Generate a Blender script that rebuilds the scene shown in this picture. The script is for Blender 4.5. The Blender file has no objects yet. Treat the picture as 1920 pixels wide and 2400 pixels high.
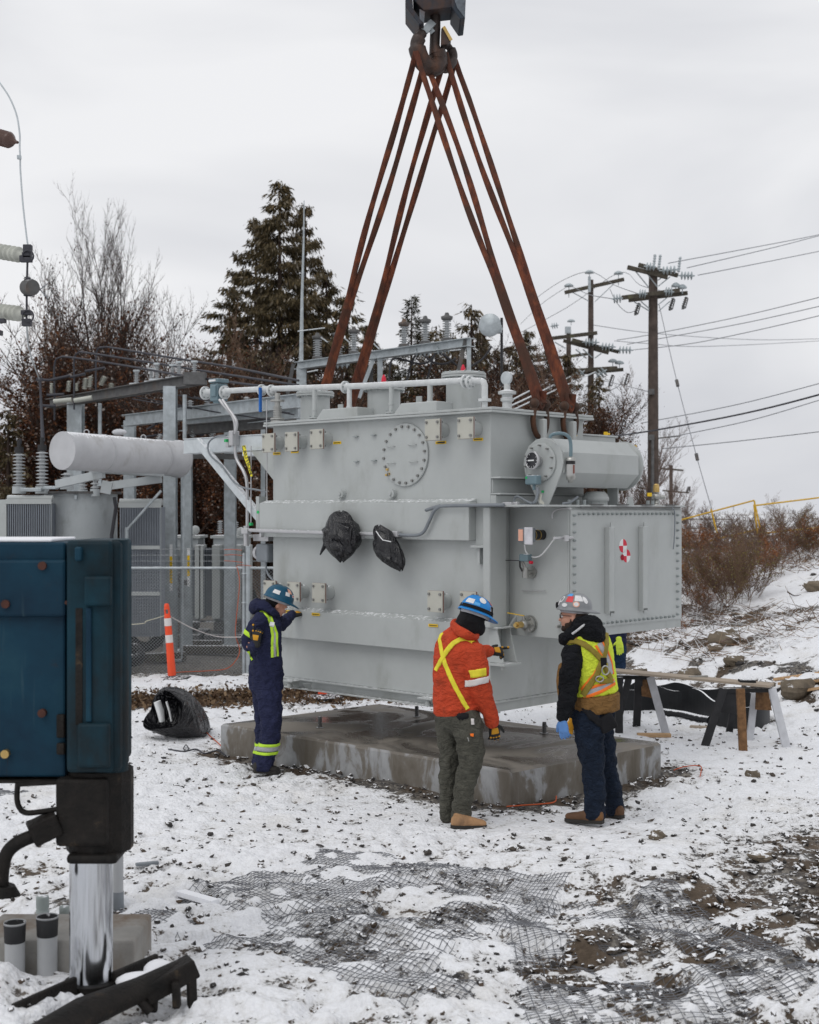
import bpy, math, random
import numpy as np
from mathutils import Vector, Matrix, Quaternion
from mathutils.bvhtree import BVHTree

random.seed(7)
rng = np.random.default_rng(11)
SC = bpy.context.scene
COL = SC.collection
R = math.radians

# ---------------------------------------------------------------- camera
CAM_H = 2.5
FPX = 3200.0           # focal length in pixels of the 1920 x 2400 photograph
cam_d = bpy.data.cameras.new("camera")
cam = bpy.data.objects.new("camera", cam_d)
COL.objects.link(cam)
cam.location = (0, 0, CAM_H)
cam.rotation_euler = (R(90), 0, 0)
cam_d.sensor_fit = 'VERTICAL'
cam_d.sensor_height = 36.0
cam_d.lens = FPX / 2400.0 * 36.0
cam_d.clip_start = 0.1
cam_d.clip_end = 3000.0
cam_d.dof.use_dof = True
cam_d.dof.focus_distance = 12.0
cam_d.dof.aperture_fstop = 3.2
SC.camera = cam

# ---------------------------------------------------------------- sky and sun (overcast)
SUN_EL, SUN_AZ = R(52), R(215)      # azimuth clockwise from +Y
world = bpy.data.worlds.new("World")
SC.world = world
world.use_nodes = True
wn, wl = world.node_tree.nodes, world.node_tree.links
wn.clear()
w_out = wn.new("ShaderNodeOutputWorld")
w_sky = wn.new("ShaderNodeTexSky")
w_sky.sky_type = 'NISHITA'
w_sky.sun_disc = False
w_sky.sun_elevation = SUN_EL
w_sky.sun_rotation = SUN_AZ
w_sky.air_density = 1.0
w_sky.dust_density = 4.0
w_bg1 = wn.new("ShaderNodeBackground")
w_bg1.inputs["Strength"].default_value = 0.05
wl.new(w_sky.outputs[0], w_bg1.inputs["Color"])
# the cloud deck: soft, almost even, slightly brighter overhead
w_tc = wn.new("ShaderNodeTexCoord")
w_map = wn.new("ShaderNodeMapping")
w_map.inputs["Scale"].default_value = (1.0, 1.0, 2.6)
wl.new(w_tc.outputs["Generated"], w_map.inputs["Vector"])
w_noise = wn.new("ShaderNodeTexNoise")
w_noise.inputs["Scale"].default_value = 2.1
w_noise.inputs["Detail"].default_value = 5.0
w_noise.inputs["Roughness"].default_value = 0.45
w_noise.inputs["Distortion"].default_value = 0.4
wl.new(w_map.outputs[0], w_noise.inputs["Vector"])
w_ramp = wn.new("ShaderNodeValToRGB")
w_ramp.color_ramp.elements[0].position = 0.33
w_ramp.color_ramp.elements[0].color = (0.615, 0.63, 0.675, 1)
w_ramp.color_ramp.elements[1].position = 0.62
w_ramp.color_ramp.elements[1].color = (0.90, 0.905, 0.925, 1)
wl.new(w_noise.outputs["Fac"], w_ramp.inputs["Fac"])
w_bg2 = wn.new("ShaderNodeBackground")
w_bg2.inputs["Strength"].default_value = 1.0
wl.new(w_ramp.outputs[0], w_bg2.inputs["Color"])
w_mix = wn.new("ShaderNodeMixShader")
w_mix.inputs["Fac"].default_value = 0.96
wl.new(w_bg1.outputs[0], w_mix.inputs[1])
wl.new(w_bg2.outputs[0], w_mix.inputs[2])
wl.new(w_mix.outputs[0], w_out.inputs["Surface"])

sun_d = bpy.data.lights.new("sun", 'SUN')
sun_d.energy = 0.75
sun_d.angle = R(35)
sun_d.color = (1.0, 0.98, 0.95)
sun = bpy.data.objects.new("sun", sun_d)
COL.objects.link(sun)
_sd = Vector((math.sin(SUN_AZ) * math.cos(SUN_EL), math.cos(SUN_AZ) * math.cos(SUN_EL), math.sin(SUN_EL)))
sun.rotation_euler = _sd.to_track_quat('Z', 'Y').to_euler()
sun.location = (0, 0, 30)

SC.view_settings.view_transform = 'Standard'
SC.view_settings.look = 'None'
SC.view_settings.exposure = 0.0
SC.view_settings.gamma = 1.0
SC.view_settings.use_curve_mapping = False
SC.cycles.max_bounces = 6
SC.cycles.diffuse_bounces = 3
SC.cycles.transparent_max_bounces = 6

# ---------------------------------------------------------------- helpers
def P(px, py, D):
    """point of the place seen at photo pixel (px, py) at depth D metres in front of the camera"""
    return Vector(((px - 960) / FPX * D, D, CAM_H - (py - 1200) / FPX * D))

def G(px, py, z=0.0):
    """point at height z seen at the photo pixel"""
    D = (CAM_H - z) * FPX / (py - 1200)
    return Vector(((px - 960) / FPX * D, D, z))

def basis(d):
    d = Vector(d).normalized()
    u = Vector((0, 0, 1)) if abs(d.z) < 0.95 else Vector((1, 0, 0))
    x = u.cross(d).normalized()
    y = d.cross(x).normalized()
    return x, y, d

class MB:
    def __init__(s):
        s.v, s.f, s.sm, s.mi = [], [], [], []
        s.cur = 0
    def add(s, vs, fs, smooth=False):
        o = len(s.v)
        s.v.extend([tuple(v) for v in vs])
        for f in fs:
            s.f.append(tuple(i + o for i in f)); s.sm.append(smooth); s.mi.append(s.cur)
        return s
    def box(s, c, size, rot=None):
        c = Vector(c); hx, hy, hz = size[0] / 2, size[1] / 2, size[2] / 2
        vs = [Vector((x, y, z)) for x in (-hx, hx) for y in (-hy, hy) for z in (-hz, hz)]
        if rot is not None:
            vs = [rot @ v for v in vs]
        return s.add([c + v for v in vs], [(0, 1, 3, 2), (4, 6, 7, 5), (0, 4, 5, 1), (2, 3, 7, 6), (0, 2, 6, 4), (1, 5, 7, 3)])
    def bb(s, a, b):
        a = Vector(a); b = Vector(b)
        return s.box((a + b) / 2, (abs(b.x - a.x), abs(b.y - a.y), abs(b.z - a.z)))
    def beam(s, p, q, w, h, up=(0, 0, 1)):
        """box from p to q, h along up, w across"""
        p, q = Vector(p), Vector(q); d = (q - p); L = d.length; d.normalize()
        up = Vector(up)
        x = d.cross(up)
        if x.length < 1e-4:
            x = d.cross(Vector((0, 1, 0)))
        x.normalize(); y = x.cross(d).normalized()
        vs = []
        for t in (p, q):
            for i, j in ((-1, -1), (1, -1), (1, 1), (-1, 1)):
                vs.append(t + x * (i * w / 2) + y * (j * h / 2))
        return s.add(vs, [(3, 2, 1, 0), (4, 5, 6, 7), (0, 1, 5, 4), (1, 2, 6, 5), (2, 3, 7, 6), (3, 0, 4, 7)])
    def cyl(s, p, q, r, r2=None, n=16, caps=True, smooth=True):
        p, q = Vector(p), Vector(q); r2 = r if r2 is None else r2
        x, y, d = basis(q - p)
        vs = []
        for c, rr in ((p, r), (q, r2)):
            for k in range(n):
                a = 2 * math.pi * k / n
                vs.append(c + x * (math.cos(a) * rr) + y * (math.sin(a) * rr))
        s.add(vs, [(k, (k + 1) % n, n + (k + 1) % n, n + k) for k in range(n)], smooth)
        if caps:
            s.add(vs[:n], [tuple(range(n - 1, -1, -1))]); s.add(vs[n:], [tuple(range(n))])
        return s
    def lathe(s, prof, o=(0, 0, 0), axis=(0, 0, 1), n=20, smooth=True, ell=1.0, xdir=None, caps=True):
        """prof: [(r, h)...] along axis from o"""
        o = Vector(o); x, y, d = basis(axis)
        if xdir is not None:
            x = Vector(xdir).normalized(); y = d.cross(x).normalized()
        vs = []
        for r, h in prof:
            for k in range(n):
                a = 2 * math.pi * k / n
                vs.append(o + d * h + x * (math.cos(a) * r) + y * (math.sin(a) * r * ell))
        fs = []
        for i in range(len(prof) - 1):
            for k in range(n):
                fs.append((i * n + k, i * n + (k + 1) % n, (i + 1) * n + (k + 1) % n, (i + 1) * n + k))
        s.add(vs, fs, smooth)
        if caps and tuple(prof[0]) != tuple(prof[-1]):
            if prof[0][0] > 1e-4: s.add(vs[:n], [tuple(range(n - 1, -1, -1))])
            if prof[-1][0] > 1e-4: s.add(vs[-n:], [tuple(range(n))])
        return s
    def tube(s, pts, r, n=8, smooth=True, rr=None, flat=1.0, up=None):
        """tube along pts; r number or list; flat squashes along the section's second axis"""
        pts = [Vector(p) for p in pts]; m = len(pts)
        rs = r if isinstance(r, (list, tuple)) else [r] * m
        vs = []; x = None
        for i, p in enumerate(pts):
            t = (pts[min(i + 1, m - 1)] - pts[max(i - 1, 0)])
            if t.length < 1e-6: t = Vector((0, 0, 1))
            t.normalize()
            if x is None:
                if up is not None:
                    x = Vector(up) - t * Vector(up).dot(t); x.normalize()
                else:
                    x = basis(t)[0]
            else:
                x = (x - t * x.dot(t)); x.normalize()
            y = t.cross(x)
            for k in range(n):
                a = 2 * math.pi * k / n
                vs.append(p + x * (math.cos(a) * rs[i]) + y * (math.sin(a) * rs[i] * flat))
        fs = []
        for i in range(m - 1):
            for k in range(n):
                fs.append((i * n + k, i * n + (k + 1) % n, (i + 1) * n + (k + 1) % n, (i + 1) * n + k))
        s.add(vs, fs, smooth)
        s.add(vs[:n], [tuple(range(n - 1, -1, -1))]); s.add(vs[-n:], [tuple(range(n))])
        return s
    def prism(s, poly, ext):
        """poly: list of 3D points (planar), ext: extrusion vector"""
        poly = [Vector(p) for p in poly]; ext = Vector(ext); n = len(poly)
        nrm = Vector((0, 0, 0))
        for i in range(n):
            a, b = poly[i], poly[(i + 1) % n]
            nrm += a.cross(b)
        if nrm.dot(ext) < 0: poly = poly[::-1]
        vs = poly + [p + ext for p in poly]
        fs = [tuple(range(n - 1, -1, -1)), tuple(range(n, 2 * n))]
        fs += [(k, (k + 1) % n, n + (k + 1) % n, n + k) for k in range(n)]
        return s.add(vs, fs)
    def sphere(s, c, r, n=12, m=8, sc=(1, 1, 1), rot=None):
        c = Vector(c); vs = []
        for i in range(m + 1):
            th = math.pi * i / m
            for k in range(n):
                a = 2 * math.pi * k / n
                v = Vector((math.sin(th) * math.cos(a) * sc[0] * r, math.sin(th) * math.sin(a) * sc[1] * r, math.cos(th) * sc[2] * r))
                if rot is not None: v = rot @ v
                vs.append(c + v)
        fs = [(i * n + k, (i + 1) * n + k, (i + 1) * n + (k + 1) % n, i * n + (k + 1) % n) for i in range(m) for k in range(n)]
        return s.add(vs, fs, True)
    def build(s, name, mat, parent=None, world=False, bevel=0.0, seg=2, clean=False):
        me = bpy.data.meshes.new(name)
        vs = s.v
        if world and parent is not None:
            inv = WM[parent.name].inverted()
            vs = [inv @ Vector(v) for v in vs]
        me.from_pydata([tuple(v) for v in vs], [], s.f)
        me.polygons.foreach_set("use_smooth", s.sm)
        mats = mat if isinstance(mat, (list, tuple)) else [mat]
        for m in mats: me.materials.append(m)
        if len(mats) > 1: me.polygons.foreach_set("material_index", s.mi)
        me.update()
        o = bpy.data.objects.new(name, me)
        COL.objects.link(o)
        if parent is not None: o.parent = parent
        if bevel > 0:
            b = o.modifiers.new("bevel", 'BEVEL'); b.width = bevel; b.segments = seg
            b.limit_method = 'ANGLE'; b.angle_limit = R(50)
        return o

WM = {}
def tag(o, label=None, cat=None, group=None, kind=None):
    if label: o["label"] = label
    if cat: o["category"] = cat
    if group: o["group"] = group
    if kind: o["kind"] = kind
    return o

def thing(name, loc, label, cat, rz=0.0, group=None, M=None):
    o = bpy.data.objects.new(name, None)
    COL.objects.link(o)
    o.empty_display_size = 0.2
    if M is None:
        M = Matrix.Translation(Vector(loc)) @ Matrix.Rotation(rz, 4, 'Z')
    o.matrix_world = M
    WM[o.name] = M.copy()
    return tag(o, label, cat, group)

def copy_tree(o, M, label=None, group=None):
    c = o.copy(); COL.objects.link(c)
    c.matrix_world = M; WM[c.name] = M.copy()
    if label: c["label"] = label
    if group: c["group"] = group
    for ch in list(o.children):
        k = ch.copy(); COL.objects.link(k); k.parent = c
        for g in list(ch.children):
            h = g.copy(); COL.objects.link(h); h.parent = k
    return c

def np_mesh(name, V, F, mat, parent=None, smooth=False, attrs=None):
    """V (n,3) array, F (m,k) array"""
    V = np.asarray(V, dtype=np.float32); F = np.asarray(F, dtype=np.int32)
    me = bpy.data.meshes.new(name)
    m, k = F.shape
    me.vertices.add(len(V)); me.vertices.foreach_set("co", V.ravel())
    me.loops.add(m * k); me.loops.foreach_set("vertex_index", F.ravel())
    me.polygons.add(m)
    me.polygons.foreach_set("loop_start", np.arange(0, m * k, k, dtype=np.int32))
    me.polygons.foreach_set("use_smooth", np.full(m, smooth, dtype=bool))
    me.update(calc_edges=True)
    for nm, arr in (attrs or {}).items():
        a = me.attributes.new(nm, 'FLOAT', 'POINT'); a.data.foreach_set("value", np.asarray(arr, dtype=np.float32))
    for mt in (mat if isinstance(mat, (list, tuple)) else [mat]): me.materials.append(mt)
    o = bpy.data.objects.new(name, me); COL.objects.link(o)
    if parent is not None: o.parent = parent
    return o

# vectorised value noise
_perm = rng.random(65536)
def vnoise(x, y, seed=0):
    x = np.asarray(x, dtype=np.float64); y = np.asarray(y, dtype=np.float64)
    xi = np.floor(x).astype(np.int64); yi = np.floor(y).astype(np.int64)
    xf = x - xi; yf = y - yi
    u = xf * xf * (3 - 2 * xf); v = yf * yf * (3 - 2 * yf)
    def h(a, b):
        return _perm[((a * 73856093) ^ (b * 19349663) ^ (seed * 83492791)) & 65535]
    return ((h(xi, yi) * (1 - u) + h(xi + 1, yi) * u) * (1 - v) + (h(xi, yi + 1) * (1 - u) + h(xi + 1, yi + 1) * u) * v)
def fbm(x, y, sc, oct=4, seed=0, rough=0.5):
    t = 0; a = 1.0; s = 0.0
    for o in range(oct):
        t = t + vnoise(x * sc, y * sc, seed + o * 17) * a; s += a
        a *= rough; sc *= 2.03
    return t / s
def sstep(a, b, x):
    t = np.clip((x - a) / (b - a), 0, 1)
    return t * t * (3 - 2 * t)

# ---------------------------------------------------------------- materials
class NT:
    def __init__(s, name):
        s.m = bpy.data.materials.new(name); s.m.use_nodes = True
        s.n, s.l = s.m.node_tree.nodes, s.m.node_tree.links
        s.b = s.n["Principled BSDF"]
    def tex(s, kind="Object"):
        return s.n.new("ShaderNodeTexCoord").outputs[kind]
    def pos(s):
        return s.n.new("ShaderNodeNewGeometry").outputs["Position"]
    def noise(s, vec, scale, detail=4, rough=0.55, dist=0.0):
        n = s.n.new("ShaderNodeTexNoise"); s.l.new(vec, n.inputs["Vector"])
        n.inputs["Scale"].default_value = scale; n.inputs["Detail"].default_value = detail
        n.inputs["Roughness"].default_value = rough; n.inputs["Distortion"].default_value = dist
        return n.outputs["Fac"]
    def mapping(s, vec, scale=(1, 1, 1), rot=(0, 0, 0)):
        n = s.n.new("ShaderNodeMapping"); s.l.new(vec, n.inputs["Vector"])
        n.inputs["Scale"].default_value = scale; n.inputs["Rotation"].default_value = rot
        return n.outputs[0]
    def voro(s, vec, scale, feat='F1', out="Distance"):
        n = s.n.new("ShaderNodeTexVoronoi"); n.feature = feat; s.l.new(vec, n.inputs["Vector"])
        n.inputs["Scale"].default_value = scale
        return n.outputs[out]
    def ramp(s, fac, stops):
        n = s.n.new("ShaderNodeValToRGB"); s.l.new(fac, n.inputs["Fac"])
        e = n.color_ramp.elements
        while len(e) < len(stops): e.new(0.5)
        for i, (p, c) in enumerate(stops):
            e[i].position = p
            e[i].color = c if len(c) == 4 else (*c, 1)
        return n.outputs["Color"]
    def step(s, fac, a, b):
        n = s.n.new("ShaderNodeMapRange"); n.interpolation_type = 'SMOOTHSTEP'
        n.inputs["From Min"].default_value = a; n.inputs["From Max"].default_value = b
        s.l.new(fac, n.inputs["Value"]); return n.outputs["Result"]
    def mix(s, fac, a, b, blend='MIX'):
        n = s.n.new("ShaderNodeMix"); n.data_type = 'RGBA'; n.blend_type = blend
        if isinstance(fac, (int, float)): n.inputs[0].default_value = fac
        else: s.l.new(fac, n.inputs[0])
        for i, v in ((6, a), (7, b)):
            if isinstance(v, tuple): n.inputs[i].default_value = (*v[:3], 1)
            else: s.l.new(v, n.inputs[i])
        return n.outputs[2]
    def math(s, op, a, b=0.5, c=None):
        n = s.n.new("ShaderNodeMath"); n.operation = op
        for i, v in enumerate((a, b) if c is None else (a, b, c)):
            if isinstance(v, (int, float)): n.inputs[i].default_value = v
            else: s.l.new(v, n.inputs[i])
        return n.outputs[0]
    def attr(s, name):
        n = s.n.new("ShaderNodeAttribute"); n.attribute_name = name; return n.outputs["Fac"]
    def up(s):
        g = s.n.new("ShaderNodeNewGeometry"); x = s.n.new("ShaderNodeSeparateXYZ")
        s.l.new(g.outputs["Normal"], x.inputs[0]); return x.outputs["Z"]
    def bump(s, h, strength=0.3, dist=0.01):
        n = s.n.new("ShaderNodeBump"); n.inputs["Strength"].default_value = strength
        n.inputs["Distance"].default_value = dist; s.l.new(h, n.inputs["Height"])
        s.l.new(n.outputs[0], s.b.inputs["Normal"])
    def out(s, col=None, rough=None, metal=None, spec=None):
        for v, k in ((col, "Base Color"), (rough, "Roughness"), (metal, "Metallic"), (spec, "Specular IOR Level")):
            if v is None: continue
            if isinstance(v, (int, float)): s.b.inputs[k].default_value = v
            elif isinstance(v, tuple): s.b.inputs[k].default_value = (*v[:3], 1)
            else: s.l.new(v, s.b.inputs[k])
        return s.m

SNOW = (0.86, 0.87, 0.89)
def simple(name, c, rough=0.5, metal=0.0, var=0.12, sc=6.0, dirt=None, dirt_amt=0.0, bump=0.0, bsc=60, snow=0.0, spec=0.35, dsc=2.0):
    """plain material with tonal variation, optional dirt patches, fine relief and snow lying on upward faces"""
    t = NT(name); v = t.tex("Object")
    n1 = t.noise(v, sc, 5, 0.6)
    lo = tuple(x * (1 - var) for x in c); hi = tuple(min(1, x * (1 + var)) for x in c)
    col = t.ramp(n1, [(0.3, lo), (0.7, hi)])
    if dirt is not None:
        n2 = t.noise(t.mapping(v, (1, 1, 0.45)), dsc, 6, 0.65)
        f = t.step(n2, 0.62 - dirt_amt * 0.35, 0.78 - dirt_amt * 0.2)
        col = t.mix(f, col, dirt)
    rg = rough
    if snow > 0:
        n3 = t.noise(t.pos(), 28.0, 3, 0.6)
        z = t.math('ADD', t.up(), t.math('MULTIPLY', n3, 0.9))
        f = t.step(z, 1.42 - snow * 0.4, 1.6 - snow * 0.4)
        col = t.mix(f, col, SNOW)
        rg = t.math('ADD', rough, t.math('MULTIPLY', f, 0.9 - rough))
    if bump > 0:
        t.bump(t.noise(v, bsc, 4, 0.6), bump, 0.01)
    return t.out(col, rg, metal, spec)

M = {}
M['paint'] = simple('transformer_paint', (0.425, 0.447, 0.440), 0.42, var=0.05, sc=3.0, dirt=(0.345, 0.36, 0.345), dirt_amt=0.25, bump=0.16, bsc=5, snow=0.12)
M['paint_plain'] = simple('transformer_paint_clean', (0.435, 0.457, 0.45), 0.42, var=0.05, sc=3, dirt=(0.36, 0.375, 0.36), dirt_amt=0.2, snow=0.3)
M['paint_dim'] = simple('weathered_grey_paint', (0.43, 0.46, 0.47), 0.55, var=0.08, sc=2, dirt=(0.25, 0.26, 0.25), dirt_amt=0.25, snow=0.5)
M['plate'] = simple('beige_cover_plate', (0.47, 0.465, 0.41), 0.5, var=0.05, sc=8)
M['gasket'] = simple('red_brown_gasket', (0.22, 0.07, 0.05), 0.6)
M['bolt'] = simple('zinc_bolt', (0.25, 0.25, 0.24), 0.4, 0.7)
M['bolt_paint'] = simple('painted_bolt', (0.30, 0.33, 0.33), 0.5)
M['snowpipe'] = simple('frosted_white_pipe', (0.58, 0.60, 0.60), 0.6, var=0.08, sc=20, bump=0.5, bsc=40, snow=0.6)
M['galv'] = simple('galvanised_steel', (0.42, 0.46, 0.48), 0.45, 0.35, var=0.2, sc=9, dirt=(0.30, 0.33, 0.34), dirt_amt=0.3, snow=0.3)
M['galv_bright'] = simple('bright_galvanised_steel', (0.56, 0.60, 0.62), 0.4, 0.3, var=0.1, sc=12, snow=0.8)
M['galv_dark'] = simple('dark_weathered_steel', (0.12, 0.12, 0.12), 0.6, 0.3, var=0.3, sc=8, dirt=(0.16, 0.11, 0.08), dirt_amt=0.3, snow=0.15)
M['conduit'] = simple('metal_conduit', (0.50, 0.50, 0.51), 0.35, 0.6, var=0.08, snow=0.3)
M['flexgrey'] = simple('grey_flexible_hose', (0.20, 0.22, 0.24), 0.5)
M['bluegrey'] = simple('blue_grey_casting', (0.15, 0.22, 0.25), 0.5, var=0.1, snow=0.3)
M['blue'] = simple('blue_handle_paint', (0.015, 0.12, 0.42), 0.5)
M['yellow'] = simple('yellow_paint', (0.72, 0.46, 0.02), 0.5, var=0.05)
M['label'] = simple('yellow_label', (0.85, 0.55, 0.01), 0.5, var=0.02)
M['ink'] = simple('black_ink', (0.03, 0.03, 0.03), 0.5)
M['red'] = simple('red_print', (0.62, 0.02, 0.05), 0.5, var=0.03)
M['white'] = simple('white_print', (0.75, 0.76, 0.76), 0.5, var=0.03)
M['green'] = simple('green_tag', (0.02, 0.42, 0.12), 0.5)
M['brass'] = simple('brass', (0.55, 0.38, 0.14), 0.35, 0.8)
M['steel'] = simple('plain_steel', (0.42, 0.42, 0.40), 0.4, 0.8, var=0.15)
M['black_plastic'] = simple('black_plastic', (0.02, 0.02, 0.022), 0.35, var=0.2)
M['black_rubber'] = simple('black_rubber', (0.03, 0.03, 0.032), 0.7, var=0.2, snow=0.1)
M['black_cable'] = simple('black_cable', (0.035, 0.035, 0.04), 0.6)
M['glass_dark'] = simple('dark_glass_face', (0.02, 0.02, 0.025), 0.1)
M['porcelain'] = simple('grey_porcelain', (0.42, 0.44, 0.45), 0.25, var=0.06, snow=0.3)
M['porcelain_brown'] = simple('brown_porcelain', (0.09, 0.05, 0.04), 0.25, var=0.1)
M['porcelain_beige'] = simple('beige_weathered_porcelain', (0.46, 0.47, 0.42), 0.4, var=0.12)
M['glassins'] = simple('glass_insulator', (0.40, 0.45, 0.47), 0.2, var=0.1, snow=0.2)
M['polewood'] = simple('creosoted_pole_wood', (0.085, 0.065, 0.055), 0.85, var=0.35, sc=5, bump=0.5, bsc=30)
M['armwood'] = simple('mossy_crossarm_wood', (0.075, 0.065, 0.05), 0.85, var=0.35, sc=9, dirt=(0.13, 0.13, 0.07), dirt_amt=0.2, snow=0.15)
M['wire'] = simple('aluminium_wire', (0.22, 0.23, 0.25), 0.5, 0.5)
M['wire_dark'] = simple('dark_wire', (0.05, 0.05, 0.06), 0.6)
M['chainlink'] = simple('chain_link_wire', (0.26, 0.28, 0.29), 0.45, 0.4, snow=0.2)
M['orange_plastic'] = simple('orange_plastic', (0.85, 0.09, 0.03), 0.45, var=0.05)
M['reflect_white'] = simple('white_reflective_band', (0.72, 0.68, 0.66), 0.4, var=0.05)
M['hivis'] = simple('hi_vis_lime', (0.52, 0.80, 0.05), 0.7, var=0.08, bump=0.3)
M['hivis_vest'] = simple('hi_vis_yellow_vest', (0.70, 0.87, 0.08), 0.7, var=0.1, sc=10, bump=0.4, bsc=25)
M['silver_tape'] = simple('silver_reflective_tape', (0.38, 0.38, 0.40), 0.5, var=0.15, sc=20)
M['orange_tape'] = simple('orange_tape', (0.95, 0.20, 0.02), 0.6, var=0.05)
M['yellow_tape'] = simple('yellow_tape', (0.78, 0.68, 0.04), 0.6, var=0.12, sc=14)
M['harness'] = simple('olive_harness_webbing', (0.26, 0.20, 0.03), 0.75, var=0.15, sc=30, bump=0.4)
M['skin'] = simple('skin', (0.52, 0.27, 0.19), 0.5, var=0.1, sc=18)
M['hair'] = simple('dark_brown_hair', (0.035, 0.02, 0.014), 0.8, var=0.4, sc=60, bump=0.8, bsc=90)
M['knit'] = simple('black_knit', (0.008, 0.008, 0.010), 0.9, var=0.3, bump=0.5)
M['blue_glove'] = simple('blue_nitrile_glove', (0.12, 0.28, 0.62), 0.45, var=0.1)
M['glove_black'] = simple('black_work_glove', (0.02, 0.02, 0.02), 0.7, var=0.3)
M['glove_yellow'] = simple('mustard_glove_patch', (0.62, 0.30, 0.02), 0.7, var=0.15)
M['boot_black'] = simple('dark_work_boot', (0.025, 0.022, 0.02), 0.6, var=0.3, bump=0.4)
M['boot_tan'] = simple('tan_leather_boot', (0.42, 0.24, 0.12), 0.7, var=0.2, dirt=(0.12, 0.08, 0.05), dirt_amt=0.3, bump=0.4)
M['boot_brown'] = simple('brown_leather_boot', (0.12, 0.06, 0.03), 0.65, var=0.3, dirt=(0.25, 0.11, 0.02), dirt_amt=0.2, bump=0.4)
M['sole'] = simple('boot_sole', (0.03, 0.028, 0.025), 0.8)
M['sand_jacket'] = simple('brown_duck_jacket', (0.26, 0.15, 0.05), 0.8, var=0.15, bump=0.5)
M['fleece'] = simple('white_fleece', (0.55, 0.55, 0.56), 0.95, var=0.2, sc=60, bump=0.8)
M['helmet_teal'] = simple('teal_helmet_shell', (0.004, 0.075, 0.14), 0.35, var=0.1)
M['helmet_blue'] = simple('bright_blue_helmet_shell', (0.01, 0.22, 0.60), 0.35, var=0.1)
M['helmet_grey'] = simple('grey_helmet_shell', (0.24, 0.25, 0.26), 0.35, var=0.15)
M['sticker_white'] = simple('white_sticker', (0.72, 0.72, 0.72), 0.4, var=0.1, sc=60)
M['sticker_red'] = simple('red_sticker', (0.65, 0.05, 0.06), 0.4, var=0.1)
M['sticker_peach'] = simple('peach_sticker', (0.8, 0.42, 0.30), 0.4, var=0.1)
M['sticker_sky'] = simple('sky_blue_sticker', (0.10, 0.38, 0.75), 0.4, var=0.1)
M['lumber'] = simple('fresh_lumber', (0.52, 0.34, 0.19), 0.8, var=0.15, sc=12, bump=0.2)
M['lumber_brown'] = simple('brown_weathered_stake', (0.19, 0.10, 0.045), 0.8, var=0.45, sc=20, dirt=(0.03, 0.02, 0.02), dirt_amt=0.2, bump=0.6)
M['plank'] = simple('tan_plank', (0.40, 0.33, 0.26), 0.8, var=0.1, sc=5, dirt=(0.14, 0.07, 0.035), dirt_amt=0.1)
M['horse_black'] = simple('black_sawhorse_wood', (0.022, 0.022, 0.024), 0.7, var=0.3, sc=10, dirt=(0.10, 0.055, 0.035), dirt_amt=0.15, snow=0.3)
M['frost'] = simple('frosted_black_board', (0.52, 0.53, 0.56), 0.8, var=0.12, sc=9, dirt=(0.05, 0.05, 0.05), dirt_amt=0.05, dsc=5)
M['snow_obj'] = simple('snow_cap', (0.86, 0.87, 0.90), 0.9, var=0.03, sc=8, bump=0.3, bsc=30)
M['cardboard'] = simple('cardboard', (0.42, 0.25, 0.15), 0.8)
M['paper'] = simple('folded_paper', (0.6, 0.6, 0.63), 0.6, var=0.2, sc=12)
M['orange_cord'] = simple('orange_cord', (0.55, 0.10, 0.03), 0.6)
M['tape_flag'] = simple('pale_flagging_tape', (0.62, 0.60, 0.48), 0.5, var=0.15, sc=8)
M['yellow_rail'] = simple('yellow_rail_paint', (0.66, 0.40, 0.03), 0.55, var=0.1, snow=0.25)
M['pvc'] = simple('grey_pvc', (0.42, 0.43, 0.44), 0.4, var=0.05)
M['pvc_green'] = simple('grey_green_fitting', (0.30, 0.34, 0.33), 0.5, var=0.1, snow=0.5)

ORD = ('first second third fourth fifth sixth seventh eighth ninth tenth eleventh twelfth thirteenth fourteenth fifteenth sixteenth seventeenth eighteenth nineteenth twentieth '
       'twenty-first twenty-second twenty-third twenty-fourth twenty-fifth twenty-sixth twenty-seventh twenty-eighth twenty-ninth thirtieth').split()
# ---------------------------------------------------------------- terrain
PAD_N, PAD_L, PAD_R = Vector((0.86, 11.61, 0)), Vector((-1.96, 14.19, 0)), Vector((2.40, 13.04, 0))
PAD_B = PAD_L + (PAD_R - PAD_N) * 1.04
PAD_H = 0.30

def hill(x, y):
    s = (x - 3.35) * 0.964 + (y - 24) * 0.267
    h = 2.0 * (1 - np.exp(-0.26 * np.maximum(s, 0)))
    toe = 0.22 * np.exp(-((s - 0.25) / 0.35) ** 2) * (x > 3)      # the cut bank at the toe
    fade = sstep(13.5, 17.5, y)
    return (h + toe * 0.6) * fade, s

def ground_z(x, y):
    x = np.asarray(x, dtype=float); y = np.asarray(y, dtype=float)
    h, s = hill(x, y)
    z = h + (fbm(x, y, 0.5, 3, 3) - 0.5) * 0.10 * (1 + 1.0 * sstep(0, 3, s) * (h > 0.1))
    z = z + (fbm(x, y, 2.2, 3, 9) - 0.5) * 0.05
    near = sstep(10.4, 8.8, y)
    z = z + near * (fbm(x, y, 1.2, 4, 31) - 0.5) * 0.24 - near * 0.05 * sstep(0.56, 0.66, fbm(x, y, 2.4, 2, 33))
    # snow-covered heap at the lower left, under the outrigger float
    z = z + 0.16 * np.exp(-(((x + 2.25) / 0.75) ** 2 + ((y - 6.15) / 0.6) ** 2))
    z = z + 0.34 * np.exp(-(((x + 2.05) / 0.33) ** 2 + ((y - 6.75) / 0.35) ** 2)) * 0.6
    return z

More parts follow.
